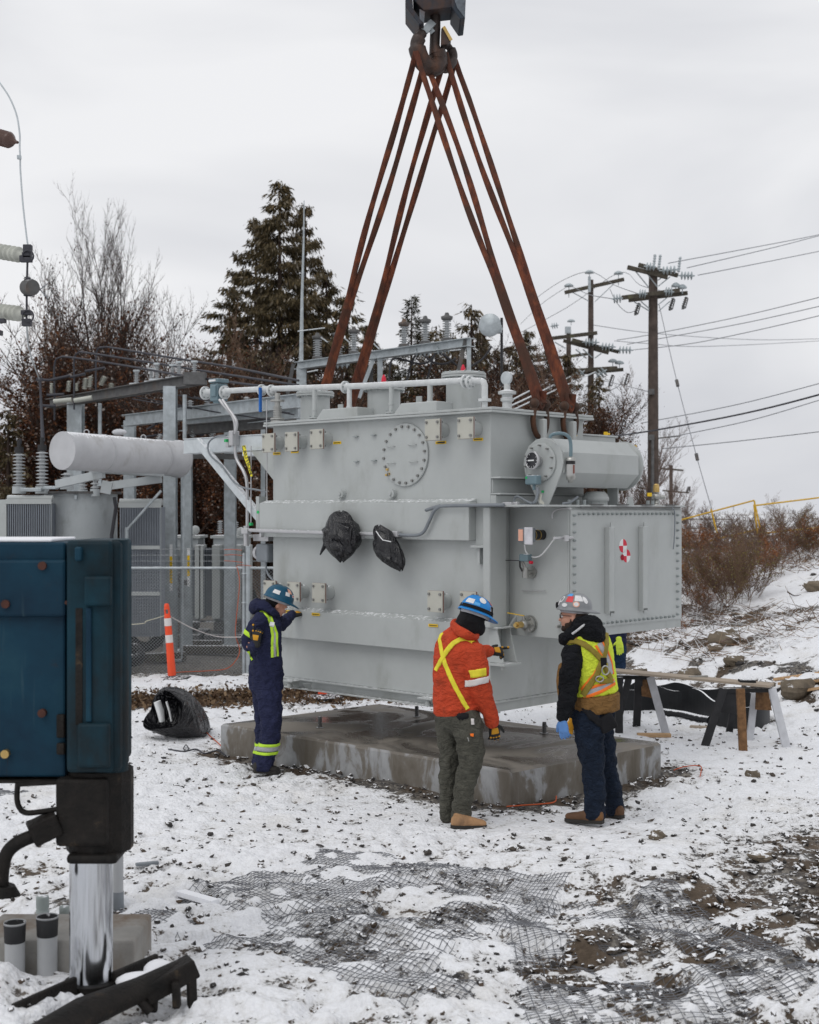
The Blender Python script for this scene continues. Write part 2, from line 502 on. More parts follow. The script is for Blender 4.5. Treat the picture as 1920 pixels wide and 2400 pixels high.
def bare_zone(x, y):
    """how much the snow is worn or melted away, 0..1"""
    n = fbm(x, y, 0.9, 4, 51); n2 = fbm(x, y, 2.6, 4, 71)
    b = 0.24 + 0.22 * (n2 - 0.45) + 0.10 * sstep(11.5, 9.5, y)
    near = sstep(10.0, 8.2, y) * sstep(-2.0, -0.6, x - 0.12 * (y - 7))
    b = b + near * (0.05 + 0.08 * sstep(0, 1.5, x) + (0.08 + 0.50 * sstep(-0.2, 1.2, x)) * sstep(0.44, 0.60, n) * sstep(0.36, 0.58, n2) + 0.30 * sstep(0.50, 0.62, n2) * sstep(-0.6, 0.8, x))
    # stony strip on the right
    b = b + 0.42 * np.exp(-((x - 3.1 - 0.15 * (y - 9)) / 0.9) ** 2) * np.exp(-((y - 9.6) / 1.5) ** 2)
    # gravel along the pad's front
    def seg(a, c):
        ax, ay, cx, cy = a.x, a.y, c.x, c.y
        t = np.clip(((x - ax) * (cx - ax) + (y - ay) * (cy - ay)) / ((cx - ax) ** 2 + (cy - ay) ** 2), 0, 1)
        return np.hypot(x - ax - t * (cx - ax), y - ay - t * (cy - ay))
    d = np.minimum(seg(PAD_N, PAD_L), seg(PAD_N, PAD_R))
    b = b + 0.62 * np.exp(-(d / 0.22) ** 2) + 0.22 * np.exp(-(d / 0.6) ** 2)
    # gravel yard behind the fence
    b = b + 0.66 * sstep(20.3, 21.2, y + 0.4 * (n - 0.5)) * sstep(3.4, 2.4, x)
    # brown leaf strip in front of it
    b = b + 0.8 * np.exp(-((y - 18.9 - 0.25 * x) / 0.75) ** 2) * sstep(0.42, 0.52, n2) * sstep(2.6, 1.0, x)
    # muddy track left of the pad and left edge
    b = b + 0.5 * np.exp(-((x + 2.9) / 0.8) ** 2) * np.exp(-((y - 8.6) / 1.0) ** 2) * sstep(0.48, 0.6, n2)
    # muddy truck lane at the right, in front of the hill
    hh, s = hill(x, y)
    b = b + 0.55 * np.exp(-((s + 0.75) / 0.55) ** 2) * sstep(15.5, 17, y) * sstep(0.42, 0.56, n2) * sstep(2.5, 3.6, x)
    # the cut at the toe of the hill and the brush on its left part
    b = b + (y > 15) * (0.75 * np.exp(-((s - 0.35) / 0.45) ** 2) * sstep(0.40, 0.58, n2) * (x > 3.0)
             + 0.50 * sstep(0.0, 0.6, s) * sstep(2.4, 1.0, s - 0.30 * (25 - y)) * sstep(0.42, 0.55, n2) * sstep(20, 22, y)
             + 0.35 * sstep(27, 29, y) * sstep(0.4, 0.6, n2) * (x > 3))
    return b, n2

t = NT('snowy_gravel')
v = t.pos()
bare = t.attr('bare'); lum = t.attr('lump'); yard = t.attr('yard')
fine = t.noise(v, 14.0, 6, 0.68)
fine2 = t.noise(v, 46.0, 3, 0.6)
f = t.math('ADD', t.math('MULTIPLY', fine, 0.75), t.math('MULTIPLY', fine2, 0.35))
f = t.math('ADD', f, t.math('MULTIPLY', t.math('SUBTRACT', bare, 0.5), 0.62))
f = t.math('SUBTRACT', f, t.math('MULTIPLY', t.math('SUBTRACT', lum, 0.5), 0.55))
mask = t.step(f, 0.565, 0.635)
# snow: clean, faintly soiled where trodden
soil = t.step(t.noise(v, 1.1, 4, 0.6), 0.52, 0.78)
snow = t.mix(t.math('MULTIPLY', soil, 0.42), (0.87, 0.88, 0.905), (0.70, 0.655, 0.58))
snow = t.mix(t.math('MULTIPLY', t.step(f, 0.40, 0.58), 0.35), snow, (0.52, 0.50, 0.46))
# stones and mud
cell = t.voro(v, 34.0, 'F1', 'Color')
sepn = t.n.new("ShaderNodeSeparateColor"); t.l.new(cell, sepn.inputs[0])
stone = t.ramp(sepn.outputs[0], [(0.0, (0.045, 0.043, 0.045)), (0.45, (0.10, 0.092, 0.085)), (0.8, (0.17, 0.155, 0.135)), (1.0, (0.26, 0.24, 0.21))])
mud = t.ramp(t.noise(v, 9.0, 5, 0.65), [(0.3, (0.050, 0.036, 0.024)), (0.7, (0.135, 0.10, 0.07))])
under = t.mix(t.step(t.noise(v, 1.7, 3, 0.5), 0.42, 0.60), mud, stone)
gravel = t.mix(0.25, stone, (0.27, 0.25, 0.22))
under = t.mix(yard, under, gravel)
col = t.mix(mask, snow, under)
rg = t.math('SUBTRACT', 0.95, t.math('MULTIPLY', mask, 0.25))
h = t.math('ADD', t.math('MULTIPLY', t.noise(v, 30.0, 5, 0.65), 1.0), t.math('MULTIPLY', t.voro(v, 34.0), -0.9))
h = t.math('SUBTRACT', h, t.math('MULTIPLY', mask, 0.5))
t.bump(h, 0.55, 0.03)
M['ground'] = t.out(col, rg, 0.0, 0.25)

def axis_pts(segs):
    out = [segs[0][0]]
    for a, b, d0, d1 in segs:
        x = a
        while x < b - 1e-6:
            k = (x - a) / (b - a); x += d0 + (d1 - d0) * k
            out.append(min(x, b))
    return np.array(sorted(set(np.round(out, 5))))
gx = axis_pts([(-300, -30, 30, 6), (-30, -6, 2.0, 0.4), (-6, -3.6, 0.2, 0.035), (-3.6, 4.2, 0.024, 0.024), (4.2, 8.5, 0.03, 0.1), (8.5, 30, 0.3, 2), (30, 300, 6, 30)])
gy = axis_pts([(-60, 0, 10, 1), (0, 5.8, 0.5, 0.06), (5.8, 12, 0.018, 0.036), (12, 26, 0.036, 0.10), (26, 50, 0.12, 0.8), (50, 600, 2, 60)])
X, Y = np.meshgrid(gx, gy)
Z = ground_z(X, Y)
bz, n2 = bare_zone(X, Y)
lump = fbm(X, Y, 7.0, 3, 91, 0.6)
pit = fbm(X, Y, 13.0, 2, 95, 0.6)
far = sstep(40, 16, Y) * (0.45 + 1.1 * sstep(0.35, 0.65, fbm(X, Y, 0.8, 3, 123))) * (1 - 0.75 * sstep(0.3, 1.2, hill(X, Y)[1]) * (Y > 15))
Z = Z + far * ((lump - 0.5) * (0.055 + 0.04 * sstep(10.5, 8.5, Y)) + (pit - 0.5) * 0.040) - far * 0.018 * sstep(0.35, 0.9, bz)
nx, ny = len(gx), len(gy)
idx = np.arange(nx * ny).reshape(ny, nx)
F = np.stack([idx[:-1, :-1], idx[:-1, 1:], idx[1:, 1:], idx[1:, :-1]], -1).reshape(-1, 4)
yardm = sstep(20.2, 20.9, Y) * sstep(3.4, 2.4, X)
o = np_mesh('ground', np.stack([X, Y, Z], -1).reshape(-1, 3), F, M['ground'], smooth=True,
            attrs={'bare': bz.ravel(), 'lump': (lump * 0.6 + pit * 0.4).ravel(), 'yard': yardm.ravel()})
tag(o, 'snow covered gravel yard rising to a bank on the right', kind='structure')

# ---------------------------------------------------------------- loose stones (nobody could count them)
phi = (1 + 5 ** 0.5) / 2
ICO = np.array([(-1, phi, 0), (1, phi, 0), (-1, -phi, 0), (1, -phi, 0), (0, -1, phi), (0, 1, phi), (0, -1, -phi), (0, 1, -phi), (phi, 0, -1), (phi, 0, 1), (-phi, 0, -1), (-phi, 0, 1)]) / 1.9
ICF = np.array([(0, 11, 5), (0, 5, 1), (0, 1, 7), (0, 7, 10), (0, 10, 11), (1, 5, 9), (5, 11, 4), (11, 10, 2), (10, 7, 6), (7, 1, 8), (3, 9, 4), (3, 4, 2), (3, 2, 6), (3, 6, 8), (3, 8, 9), (4, 9, 5), (2, 4, 11), (6, 2, 10), (8, 6, 7), (9, 8, 1)])
def rocks(name, px, py, sz, mat, sink=0.25, flat=0.6, pz=None):
    n = len(px)
    V = np.repeat(ICO[None], n, 0) * (1 + rng.normal(0, 0.17, (n, 12, 1)))
    V = V + rng.normal(0, 0.08, (n, 12, 3))
    st = np.stack([rng.uniform(0.8, 1.5, n), rng.uniform(0.6, 1.1, n), rng.uniform(flat * 0.7, flat * 1.3, n)], -1)
    V = V * st[:, None, :]
    a = rng.uniform(0, 6.283, n); b = rng.normal(0, 0.35, n)
    ca, sa, cb, sb = np.cos(a), np.sin(a), np.cos(b), np.sin(b)
    x, y, z = V[..., 0], V[..., 1], V[..., 2]
    x, z = x * cb[:, None] + z * sb[:, None], -x * sb[:, None] + z * cb[:, None]
    x, y = x * ca[:, None] - y * sa[:, None], x * sa[:, None] + y * ca[:, None]
    V = np.stack([x, y, z], -1) * (sz[:, None, None] * 0.5)
    gz = ground_z(px, py) if pz is None else pz
    V = V + np.stack([px, py, gz + sz * (0.22 - sink)], -1)[:, None, :]
    Fr = (ICF[None] + (np.arange(n) * 12)[:, None, None]).reshape(-1, 3)
    return np_mesh(name, V.reshape(-1, 3), Fr, mat)
t = NT('dark_stone')
v = t.pos()
cell = t.n.new("ShaderNodeNewGeometry").outputs["Random Per Island"]
stone = t.ramp(cell, [(0.0, (0.030, 0.030, 0.034)), (0.4, (0.065, 0.060, 0.058)), (0.75, (0.12, 0.10, 0.085)), (0.92, (0.15, 0.095, 0.06)), (1.0, (0.24, 0.21, 0.18))])
stone = t.mix(t.noise(v, 60, 4, 0.6), stone, (0.05, 0.045, 0.04))
z = t.math('ADD', t.up(), t.math('MULTIPLY', t.noise(v, 34.0, 3, 0.6), 0.9))
z = t.math('ADD', z, t.math('MULTIPLY', t.n.new("ShaderNodeNewGeometry").outputs["Random Per Island"], 0.25))
fs = t.step(z, 1.32, 1.46)
M['stone'] = t.out(t.mix(fs, stone, SNOW), 0.8, 0, 0.3)
t.bump(t.noise(v, 70, 4, 0.6), 0.5, 0.01)

def scatter(n, x0, x1, y0, y1, gain=1.0, lo=0.0):
    x = rng.uniform(x0, x1, n); y = y0 * (y1 / y0) ** rng.random(n)
    b, _ = bare_zone(x, y)
    keep = rng.random(n) < np.clip((b - lo) * gain, 0, 1)
    x, y = x[keep], y[keep]
    # not inside the pad
    N, L, Rr = PAD_N, PAD_L, PAD_R
    u = np.array([L.x - N.x, L.y - N.y]); w = np.array([Rr.x - N.x, Rr.y - N.y])
    det = u[0] * w[1] - u[1] * w[0]
    s = ((x - N.x) * w[1] - (y - N.y) * w[0]) / det; q = (u[0] * (y - N.y) - u[1] * (x - N.x)) / det
    ok = ~((s > 0) & (s < 1) & (q > 0) & (q < 1.04))
    return x[ok], y[ok]
x, y = scatter(34000, -4.5, 5.5, 6.0, 21.0, 0.9, 0.02)
sz = 0.014 + 0.034 * rng.random(len(x)) ** 2.5 + 0.030 * (rng.random(len(x)) > 0.95)
tag(rocks('gravel', x, y, sz, M['stone'], sink=0.12), 'loose dark gravel showing through the snow', kind='stuff')
x, y = scatter(520, 3.2, 10, 16.5, 29.0, 1.0, 0.22)
sz = 0.07 + 0.16 * rng.random(len(x)) ** 3
tag(rocks('bank_stones', x, y, sz, M['stone'], sink=0.1), 'stones lying along the foot of the snowy bank', kind='stuff')
# mud clods in the foreground
x, y = scatter(3600, -1.2, 4.2, 6.3, 10.0, 1.6, 0.40)
sz = 0.03 + 0.05 * rng.random(len(x)) ** 2
M['clod'] = simple('dark_mud_clod', (0.075, 0.055, 0.038), 0.85, var=0.35, sc=20, bump=0.8, snow=0.5)
tag(rocks('mud_clods', x, y, sz, M['clod'], sink=0.22, flat=0.45), 'clods of dark mud churned up in the snow', kind='stuff')

# a few boulders one can point at
def boulder(px, py, D, size, lab, mat=None, flat=0.75):
    p = P(px, py, D); z = float(ground_z(p.x, p.y))
    mb = MB(); n, m = 14, 9
    vs = []
    r0 = random.random() * 50
    for i in range(m + 1):
        th = math.pi * i / m
        for k in range(n):
            a = 2 * math.pi * k / n
            d = Vector((math.sin(th) * math.cos(a), math.sin(th) * math.sin(a), math.cos(th)))
            q = 0.72 + 0.55 * float(vnoise(d.x * 1.6 + r0, d.y * 1.6 + d.z * 2.1, 5))
            vs.append((p.x + d.x * size * 0.5 * q * 1.15, p.y + d.y * size * 0.5 * q, z + size * 0.18 + d.z * size * 0.5 * flat * q))
    mb.add(vs, [(i * n + k, (i + 1) * n + k, (i + 1) * n + (k + 1) % n, i * n + (k + 1) % n) for i in range(m) for k in range(n)], False)
    return tag(mb.build('boulder', mat or M['boulder']), lab, 'boulder')
M['boulder'] = simple('brown_grey_boulder', (0.16, 0.13, 0.095), 0.85, var=0.3, sc=8, dirt=(0.07, 0.06, 0.05), dirt_amt=0.3, bump=0.9, bsc=22, snow=0.55)
boulder(1868, 1585, 17.9, 0.40, 'largest brown boulder at the foot of the snowy bank by the right edge')
boulder(1700, 1480, 21.5, 0.42, 'snow capped brown boulder halfway up the bank above the plank')
boulder(1675, 1494, 21.2, 0.20, 'small tan stone just left of the snow capped boulder')
boulder(1720, 1570, 20.0, 0.26, 'round tan boulder on the bank straight above the black sawhorse')
boulder(1615, 1565, 20.3, 0.32, 'dark grassy lump of rock on the bank above the middle of the plank')
boulder(1500, 1565, 20.6, 0.24, 'low reddish boulder on the bank above the left end of the plank')
boulder(1910, 1365, 23.5, 0.34, 'dark flat stone high on the snow slope at the right edge')
boulder(1796, 1585, 18.6, 0.26, 'dark stone at the foot of the bank left of the largest boulder')
boulder(1762, 1822, 12.85, 0.12, 'small upright grey stone on the snow in front of the sawhorses', flat=1.0)
boulder(1541, 1978, 10.3, 0.11, 'small brown stone on clean snow in front of the man in the vest', flat=0.9)
boulder(1780, 2020, 9.75, 0.15, 'flat grey slate stone in the stony strip at the right', flat=0.5)

# ---------------------------------------------------------------- concrete pad
t = NT('wet_concrete')
v = t.pos()
top = t.step(t.up(), 0.5, 0.8)
n1 = t.noise(v, 1.5, 6, 0.62, 0.6)
face = t.ramp(t.noise(t.mapping(v, (1.6, 1.6, 0.8)), 2.3, 6, 0.6, 0.4), [(0.36, (0.125, 0.108, 0.085)), (0.50, (0.175, 0.158, 0.135)), (0.56, (0.31, 0.315, 0.32)), (0.70, (0.42, 0.43, 0.44))])
streak = t.step(t.noise(t.mapping(v, (14, 14, 0.6)), 1.6, 4, 0.6), 0.60, 0.74)
face = t.mix(t.math('MULTIPLY', streak, 0.35), face, (0.36, 0.345, 0.32))
wet = t.step(t.noise(v, 0.85, 5, 0.55, 1.2), 0.43, 0.60)
flat_ = t.mix(wet, (0.225, 0.20, 0.17), (0.085, 0.076, 0.066))
flat_ = t.mix(t.math('MULTIPLY', t.noise(v, 40, 4, 0.7), 0.25), flat_, (0.30, 0.28, 0.25))
col = t.mix(top, face, flat_)
rg = t.math('SUBTRACT', 0.85, t.math('MULTIPLY', t.math('MULTIPLY', wet, top), 0.72))
t.bump(t.noise(v, 50, 5, 0.6), 0.12, 0.01)
M['concrete'] = t.out(col, rg, 0, 0.5)
pad = thing('concrete_pad', (PAD_N.x, PAD_N.y, 0), 'wet grey concrete pad under the hanging transformer', 'concrete pad')
up = Vector((0, 0, 1))
ch = 0.022
cs = [PAD_N, PAD_R, PAD_B, PAD_L]
cen = sum(cs, Vector()) / 4
ins = [c + (cen - c).normalized() * ch * 1.4 for c in cs]
mb = MB()
lower = [c + up * -0.25 for c in cs]; mid = [c + up * (PAD_H - ch) for c in cs]; topc = [c + up * PAD_H for c in ins]
fs = []
for k in range(4):
    j = (k + 1) % 4
    fs += [(k, j, 4 + j, 4 + k), (4 + k, 4 + j, 8 + j, 8 + k)]
mb.add(lower + mid + topc, fs + [(8, 9, 10, 11)])
mb.build('slab', M['concrete'], pad, world=True)
for (px, py) in ((750, 1706), (977, 1680), (1276, 1719)):
    b = G(px, py, PAD_H)
    bt = thing('anchor_bolt', b, {750: 'rusty anchor bolt standing in the pad, the left one', 977: 'anchor bolt standing in the pad under the middle of the transformer', 1276: 'anchor bolt standing in the pad between the two men on the right'}[px], 'anchor bolt', group='anchor bolts in the concrete pad')
    m = MB(); m.cyl((0, 0, -0.05), (0, 0, 0.115), 0.019, n=12)
    for k in range(9): m.cyl((0, 0, 0.01 + k * 0.011), (0, 0, 0.0155 + k * 0.011), 0.0215, n=12)
    m.build('threaded_rod', M['galv_dark'], bt)
    m = MB(); m.cyl((0, 0, 0.0), (0, 0, 0.006), 0.045, n=6); m.build('washer', M['galv_dark'], bt)
# ---------------------------------------------------------------- plastic geogrid mat half sunk in the snow
M['geogrid'] = simple('black_plastic_geogrid', (0.15, 0.155, 0.17), 0.6, var=0.3, sc=20, snow=0.7)
def geogrid(name, corners, lab, cell=0.038, seed=0, lift=0.0):
    c = [G(*p) for p in corners]          # A, B, C, D around the sheet
    A, B, C_, D_ = c
    nu = int((B - A).length / cell); nv = int((D_ - A).length / cell)
    us, vs_ = np.meshgrid(np.linspace(0, 1, nu * 2 + 1), np.linspace(0, 1, nv * 2 + 1))
    def pt(u, v):
        x = (A.x * (1 - u) + B.x * u) * (1 - v) + (D_.x * (1 - u) + C_.x * u) * v
        y = (A.y * (1 - u) + B.y * u) * (1 - v) + (D_.y * (1 - u) + C_.y * u) * v
        x = x + (fbm(x, y, 0.7, 2, 201) - 0.5) * 0.10; y = y + (fbm(x, y, 0.7, 2, 301) - 0.5) * 0.10
        l = (fbm(x, y, 7.0, 3, 91, 0.6) - 0.5) * 0.045
        z = ground_z(x, y) + l * 0.15 + 0.010 + lift - 0.042 * sstep(0.48, 0.68, fbm(x, y, 1.7, 4, 401 + seed)) 
        ex = np.minimum(np.minimum(u, 1 - u), np.minimum(v, 1 - v))
        z = z - 0.04 * sstep(0.07, 0.0, ex + 0.08 * (fbm(x, y, 3.0, 2, 5) - 0.5))
        return x, y, z
    segs = []
    def lines(U, V):
        x, y, z = pt(U, V)
        p = np.stack([x, y, z], -1)
        segs.append((p[:, :-1].reshape(-1, 3), p[:, 1:].reshape(-1, 3)))
    uu = np.linspace(0, 1, nu + 1); vv = np.linspace(0, 1, nv + 1)
    U, V = np.meshgrid(uu, vv); lines(U, V)
    V, U = np.meshgrid(vv, uu); lines(U, V)
    a = np.concatenate([s[0] for s in segs]); b = np.concatenate([s[1] for s in segs])
    d = b - a; d /= np.linalg.norm(d, axis=1)[:, None]
    side = np.stack([-d[:, 1], d[:, 0], 0 * d[:, 0]], -1) * 0.0025
    upv = np.array([0, 0, 0.0035])
    V4 = np.stack([a - side, a + side, a + upv, b - side, b + side, b + upv], 1).reshape(-1, 3)
    base = (np.arange(len(a)) * 6)[:, None, None]
    Fq = np.array([(0, 3, 5, 2), (1, 2, 5, 4)])[None]
    o = np_mesh(name, V4, (Fq + base).reshape(-1, 4), M['geogrid'])
    return tag(o, lab, 'geogrid', kind='stuff')
geogrid('geogrid', [(235, 2140), (690, 1985), (1400, 2030), (1040, 2440)], 'black plastic geogrid mat half buried in snow in the left foreground', seed=0)
geogrid('geogrid', [(1130, 2065), (1510, 2035), (2040, 2300), (1230, 2460)], 'black plastic geogrid mat half buried in trodden snow in the right foreground', seed=9, lift=0.002)
geogrid('geogrid', [(-60, 1800), (120, 1775), (150, 1850), (-60, 1890)], 'small piece of black geogrid behind the blue outrigger', seed=4)
# ---------------------------------------------------------------- the hanging transformer
TH = math.atan2(-0.688, 0.725)
TO = Vector((0.724, 12.2, 0))
TR = thing('power_transformer', TO, 'huge grey-green power transformer hanging from rust brown slings above the concrete pad', 'transformer', rz=TH)
TM = WM[TR.name]
TI = TM.inverted()
def plane_hit(px, py, axis, val):
    """photo pixel -> local point of the transformer on its plane local[axis] = val"""
    o = TI @ Vector((0, 0, CAM_H)); d = (TI.to_3x3() @ Vector(((px - 960) / FPX, 1, -(py - 1200) / FPX)))
    t_ = (val - o[axis]) / d[axis]
    return o + d * t_
def TF(px, py, y=0.0): return plane_hit(px, py, 1, y)
def TS(px, py, x=0.0): return plane_hit(px, py, 0, x)
def z2(x, y): return (440 + x / 2.875, 850 + y / 2.875)
def z3(x, y): return (960 + x / 2.614, 850 + y / 2.614)
def z1(x, y): return (650 + x / 3.136, 700 + y / 3.136)
XL, YB, ZB, ZT = -2.96, 1.39, 0.80, 3.40
paint = M['paint']

m = MB(); m.bb((XL, 0, ZB), (0, YB, ZT)); m.build('tank', paint, TR, bevel=0.006)
m = MB(); m.bb((XL - 0.075, -0.075, ZT - 0.012), (0.075, YB + 0.075, ZT + 0.008)); m.build('tank_rim', paint, TR, bevel=0.003)
m = MB(); m.bb((XL - 0.07, -0.07, ZT + 0.012), (0.07, YB + 0.07, ZT + 0.034)); m.build('cover_plate', paint, TR, bevel=0.004)
# stiffening bands that run round the tank
for (a, b, e) in ((2.243, 2.61, 0.105), (1.215, 1.52, 0.10)):
    m = MB()
    m.bb((XL - 0.10, -e, a), (-0.165, -0.0005, b - 0.02))
    m.prism([(XL - 0.10, -e, b - 0.02), (XL - 0.10, 0, b + 0.012), (XL - 0.10, 0, b - 0.02)], (-0.165 - XL + 0.10, 0, 0))
    m.build('stiffening_band', paint, TR, bevel=0.006)
m = MB(); m.bb((XL - 0.10, 0.0, 2.243), (XL - 0.0005, YB, 2.59)); m.build('end_band', paint, TR, bevel=0.006)
# recess, post and small gussets at the near corner
m = MB(); m.bb((-0.165, -0.085, 2.18), (-0.008, -0.0005, 2.20)); m.bb((-0.115, -0.05, 2.03), (-0.085, -0.0005, 2.18)); m.bb((-0.164, -0.012, 2.2), (-0.01, -0.0006, 2.555)); m.build('corner_bracket', paint, TR, bevel=0.003)
m = MB(); m.bb((-0.008, -0.10, 1.47), (0.075, 0.14, 2.545)); m.build('corner_post', paint, TR, bevel=0.012)
m = MB(); m.prism([(0.075, 0.15, 1.47), (0.075, 0.27, 1.47), (0.075, 0.27, 1.58)], (0.02, 0, 0)); m.build('gusset', paint, TR)
# base skid
m = MB()
m.bb((XL - 0.02, -0.02, ZB - 0.018), (0.02, YB + 0.02, ZB - 0.0005))
m.bb((XL + 0.02, 0.05, ZB - 0.098), (-0.02, 0.065, ZB - 0.018))
m.bb((XL + 0.02, YB - 0.07, ZB - 0.098), (-0.02, YB - 0.05, ZB - 0.018))
m.bb((XL + 0.0, -0.01, ZB - 0.112), (-0.0, 0.14, ZB - 0.098))
m.bb((XL + 0.0, YB - 0.14, ZB - 0.112), (-0.0, YB + 0.0, ZB - 0.098))
m.bb((-0.012, 0.0, ZB - 0.098), (0.0, YB, ZB - 0.018))
m.build('base_skid', paint, TR, bevel=0.003)
for x0 in (XL + 0.42, -0.62):
    m = MB()
    m.bb((x0 - 0.16, -0.13, ZB - 0.03), (x0 + 0.02, -0.0205, ZB - 0.015))
    m.cyl((x0 - 0.07, -0.075, ZB - 0.03), (x0 - 0.07, -0.075, ZB - 0.095), 0.028, n=12)
    for dx in (-0.02, 0.16):
        m.prism([(x0 + dx, -0.12, ZB - 0.031), (x0 + dx, -0.0, ZB - 0.031), (x0 + dx, -0.0, ZB - 0.097), (x0 + dx, -0.03, ZB - 0.097)], (0.012, 0, 0))
    m.build('jacking_pad', paint, TR, bevel=0.003)
m = MB()                                     # jacking bracket under the corner post
m.prism([(0.002, -0.03, 1.46), (0.10, -0.03, 1.46), (0.10, -0.03, 1.44), (0.175, -0.03, 1.16), (0.002, -0.03, 1.16)], (0, 0.014, 0))
m.prism([(0.002, 0.15, 1.46), (0.10, 0.15, 1.46), (0.10, 0.15, 1.44), (0.175, 0.15, 1.16), (0.002, 0.15, 1.16)], (0, 0.014, 0))
m.bb((0.001, -0.05, 1.135), (0.20, 0.19, 1.158)); m.bb((0.001, -0.05, 1.461), (0.12, 0.19, 1.475))
m.cyl((0.15, 0.0, 1.135), (0.15, 0.0, 1.10), 0.022, n=10)
m.build('jacking_bracket', paint, TR, bevel=0.003)

# flanged stubs closed with beige plates
def stub(px, py, y1=-0.165):
    c = TF(px, py, y1)
    m = MB(); m.cyl((c.x, 0.01, c.z), (c.x, y1 + 0.03, c.z), 0.068, n=24)
    o = m.build('pipe_stub', paint, TR)
    m = MB(); m.bb((c.x - 0.09, y1 + 0.022, c.z - 0.095), (c.x + 0.09, y1 + 0.036, c.z + 0.095)); m.build('flange', M['paint_plain'], o, bevel=0.003)
    m = MB(); m.bb((c.x - 0.093, y1 + 0.015, c.z - 0.098), (c.x + 0.093, y1 + 0.0215, c.z + 0.098)); m.build('gasket', M['gasket'], o)
    m = MB(); m.bb((c.x - 0.092, y1, c.z - 0.097), (c.x + 0.092, y1 + 0.0145, c.z + 0.097)); m.build('blank_plate', M['plate'], o, bevel=0.003)
    m = MB()
    for sx in (-1, 1):
        for sz_ in (-1, 1):
            q = (c.x + sx * 0.068, y1, c.z + sz_ * 0.068)
            m.cyl(q, (q[0], y1 - 0.014, q[2]), 0.0135, n=6, smooth=False)
            m.cyl((q[0], y1 + 0.036, q[2]), (q[0], y1 + 0.06, q[2]), 0.011, n=6, smooth=False)
    tag(m.build('bolts', M['bolt'], o), kind='stuff')
for q in ((628, 1038), (682, 1035), (741, 1029), (1013, 1007), (1090, 1003), (631, 1383), (687, 1387), (746, 1390), (1019, 1410), (1096, 1412)):
    stub(*q)
def on_front(pts, mat, name, y, th=0.003, label=None):
    q = [TF(px, py, y) for px, py in pts]
    m = MB(); m.prism(q, (0, -th, 0)); o = m.build(name, mat, TR)
    if label: o['label'] = label
    return o
def front_label(px, py, w=0.115, h=0.026, y=-0.001):
    c = TF(px, py, y); m = MB(); m.bb((c.x - w / 2, y - 0.002, c.z - h / 2), (c.x + w / 2, y, c.z + h / 2))
    o = m.build('warning_label', M['label'], TR)
    m = MB()
    for k in range(7):
        x = c.x - w / 2 + 0.012 + k * (w - 0.02) / 7
        m.bb((x, y - 0.0032, c.z - 0.006), (x + 0.009, y - 0.0021, c.z + 0.006))
    m.build('lettering', M['ink'], o)
for q in (z2(601, 613), z2(722, 600), z2(1008, 540), z2(1702, 539), z3(197, 489), z3(421, 470)):
    front_label(q[0], q[1])
for q in (z2(680, 1677), z2(863, 1696), z3(145, 1610)):
    front_label(q[0], q[1], y=-0.106)

# manhole
c = TF(948, 1066, -0.02)
m = MB(); m.lathe([(0.29, 0), (0.30, 0.004), (0.30, 0.018), (0.296, 0.022), (0.0, 0.022)], (c.x, 0.0005, c.z), (0, -1, 0), n=56, smooth=False)
mh = m.build('manhole_cover', paint, TR)
m = MB()
for k in range(20):
    a = 2 * math.pi * k / 20 + 0.1
    q = (c.x + 0.268 * math.cos(a), -0.022, c.z + 0.268 * math.sin(a))
    m.cyl(q, (q[0], -0.040, q[2]), 0.0135, n=6, smooth=False)
tag(m.build('bolts', M['bolt'], mh), kind='stuff')
for q in (z2(1370, 565), z2(1515, 553), z2(1372, 677), z2(1522, 667)):
    h = TF(q[0], q[1], -0.03)
    m = MB(); m.tube([(h.x - 0.045, -0.022, h.z), (h.x - 0.045, -0.042, h.z), (h.x + 0.045, -0.042, h.z), (h.x + 0.045, -0.022, h.z)], 0.0055, n=6)
    m.build('handle', M['paint_plain'], mh)
m = MB()
for q in (z2(1345, 720), z2(1355, 750), z2(1340, 757)):
    h = TF(q[0], q[1], -0.03); m.box((h.x, -0.03, h.z), (0.022, 0.02, 0.022))
m.build('tags', M['brass'], mh)
m = MB()
for q in (z2(1130, 498), z2(1250, 488), z2(1134, 667), z2(1253, 660)):
    h = TF(q[0], q[1], -0.02); m.bb((h.x - 0.028, -0.03, h.z - 0.005), (h.x + 0.028, -0.0005, h.z + 0.005))
m.build('mounting_clips', M['bolt_paint'], TR)
for q in (z2(1030, 885), z2(1372, 882)):
    h = TF(q[0], q[1], -0.04)
    m = MB(); m.cyl((h.x, 0.01, h.z), (h.x, -0.05, h.z), 0.042, n=20); m.cyl((h.x, -0.05, h.z), (h.x, -0.065, h.z), 0.018, n=6, smooth=False); m.sphere((h.x + 0.005, -0.06, h.z - 0.04), 0.012, 8, 6)
    m.build('boss', paint, TR, bevel=0.004)
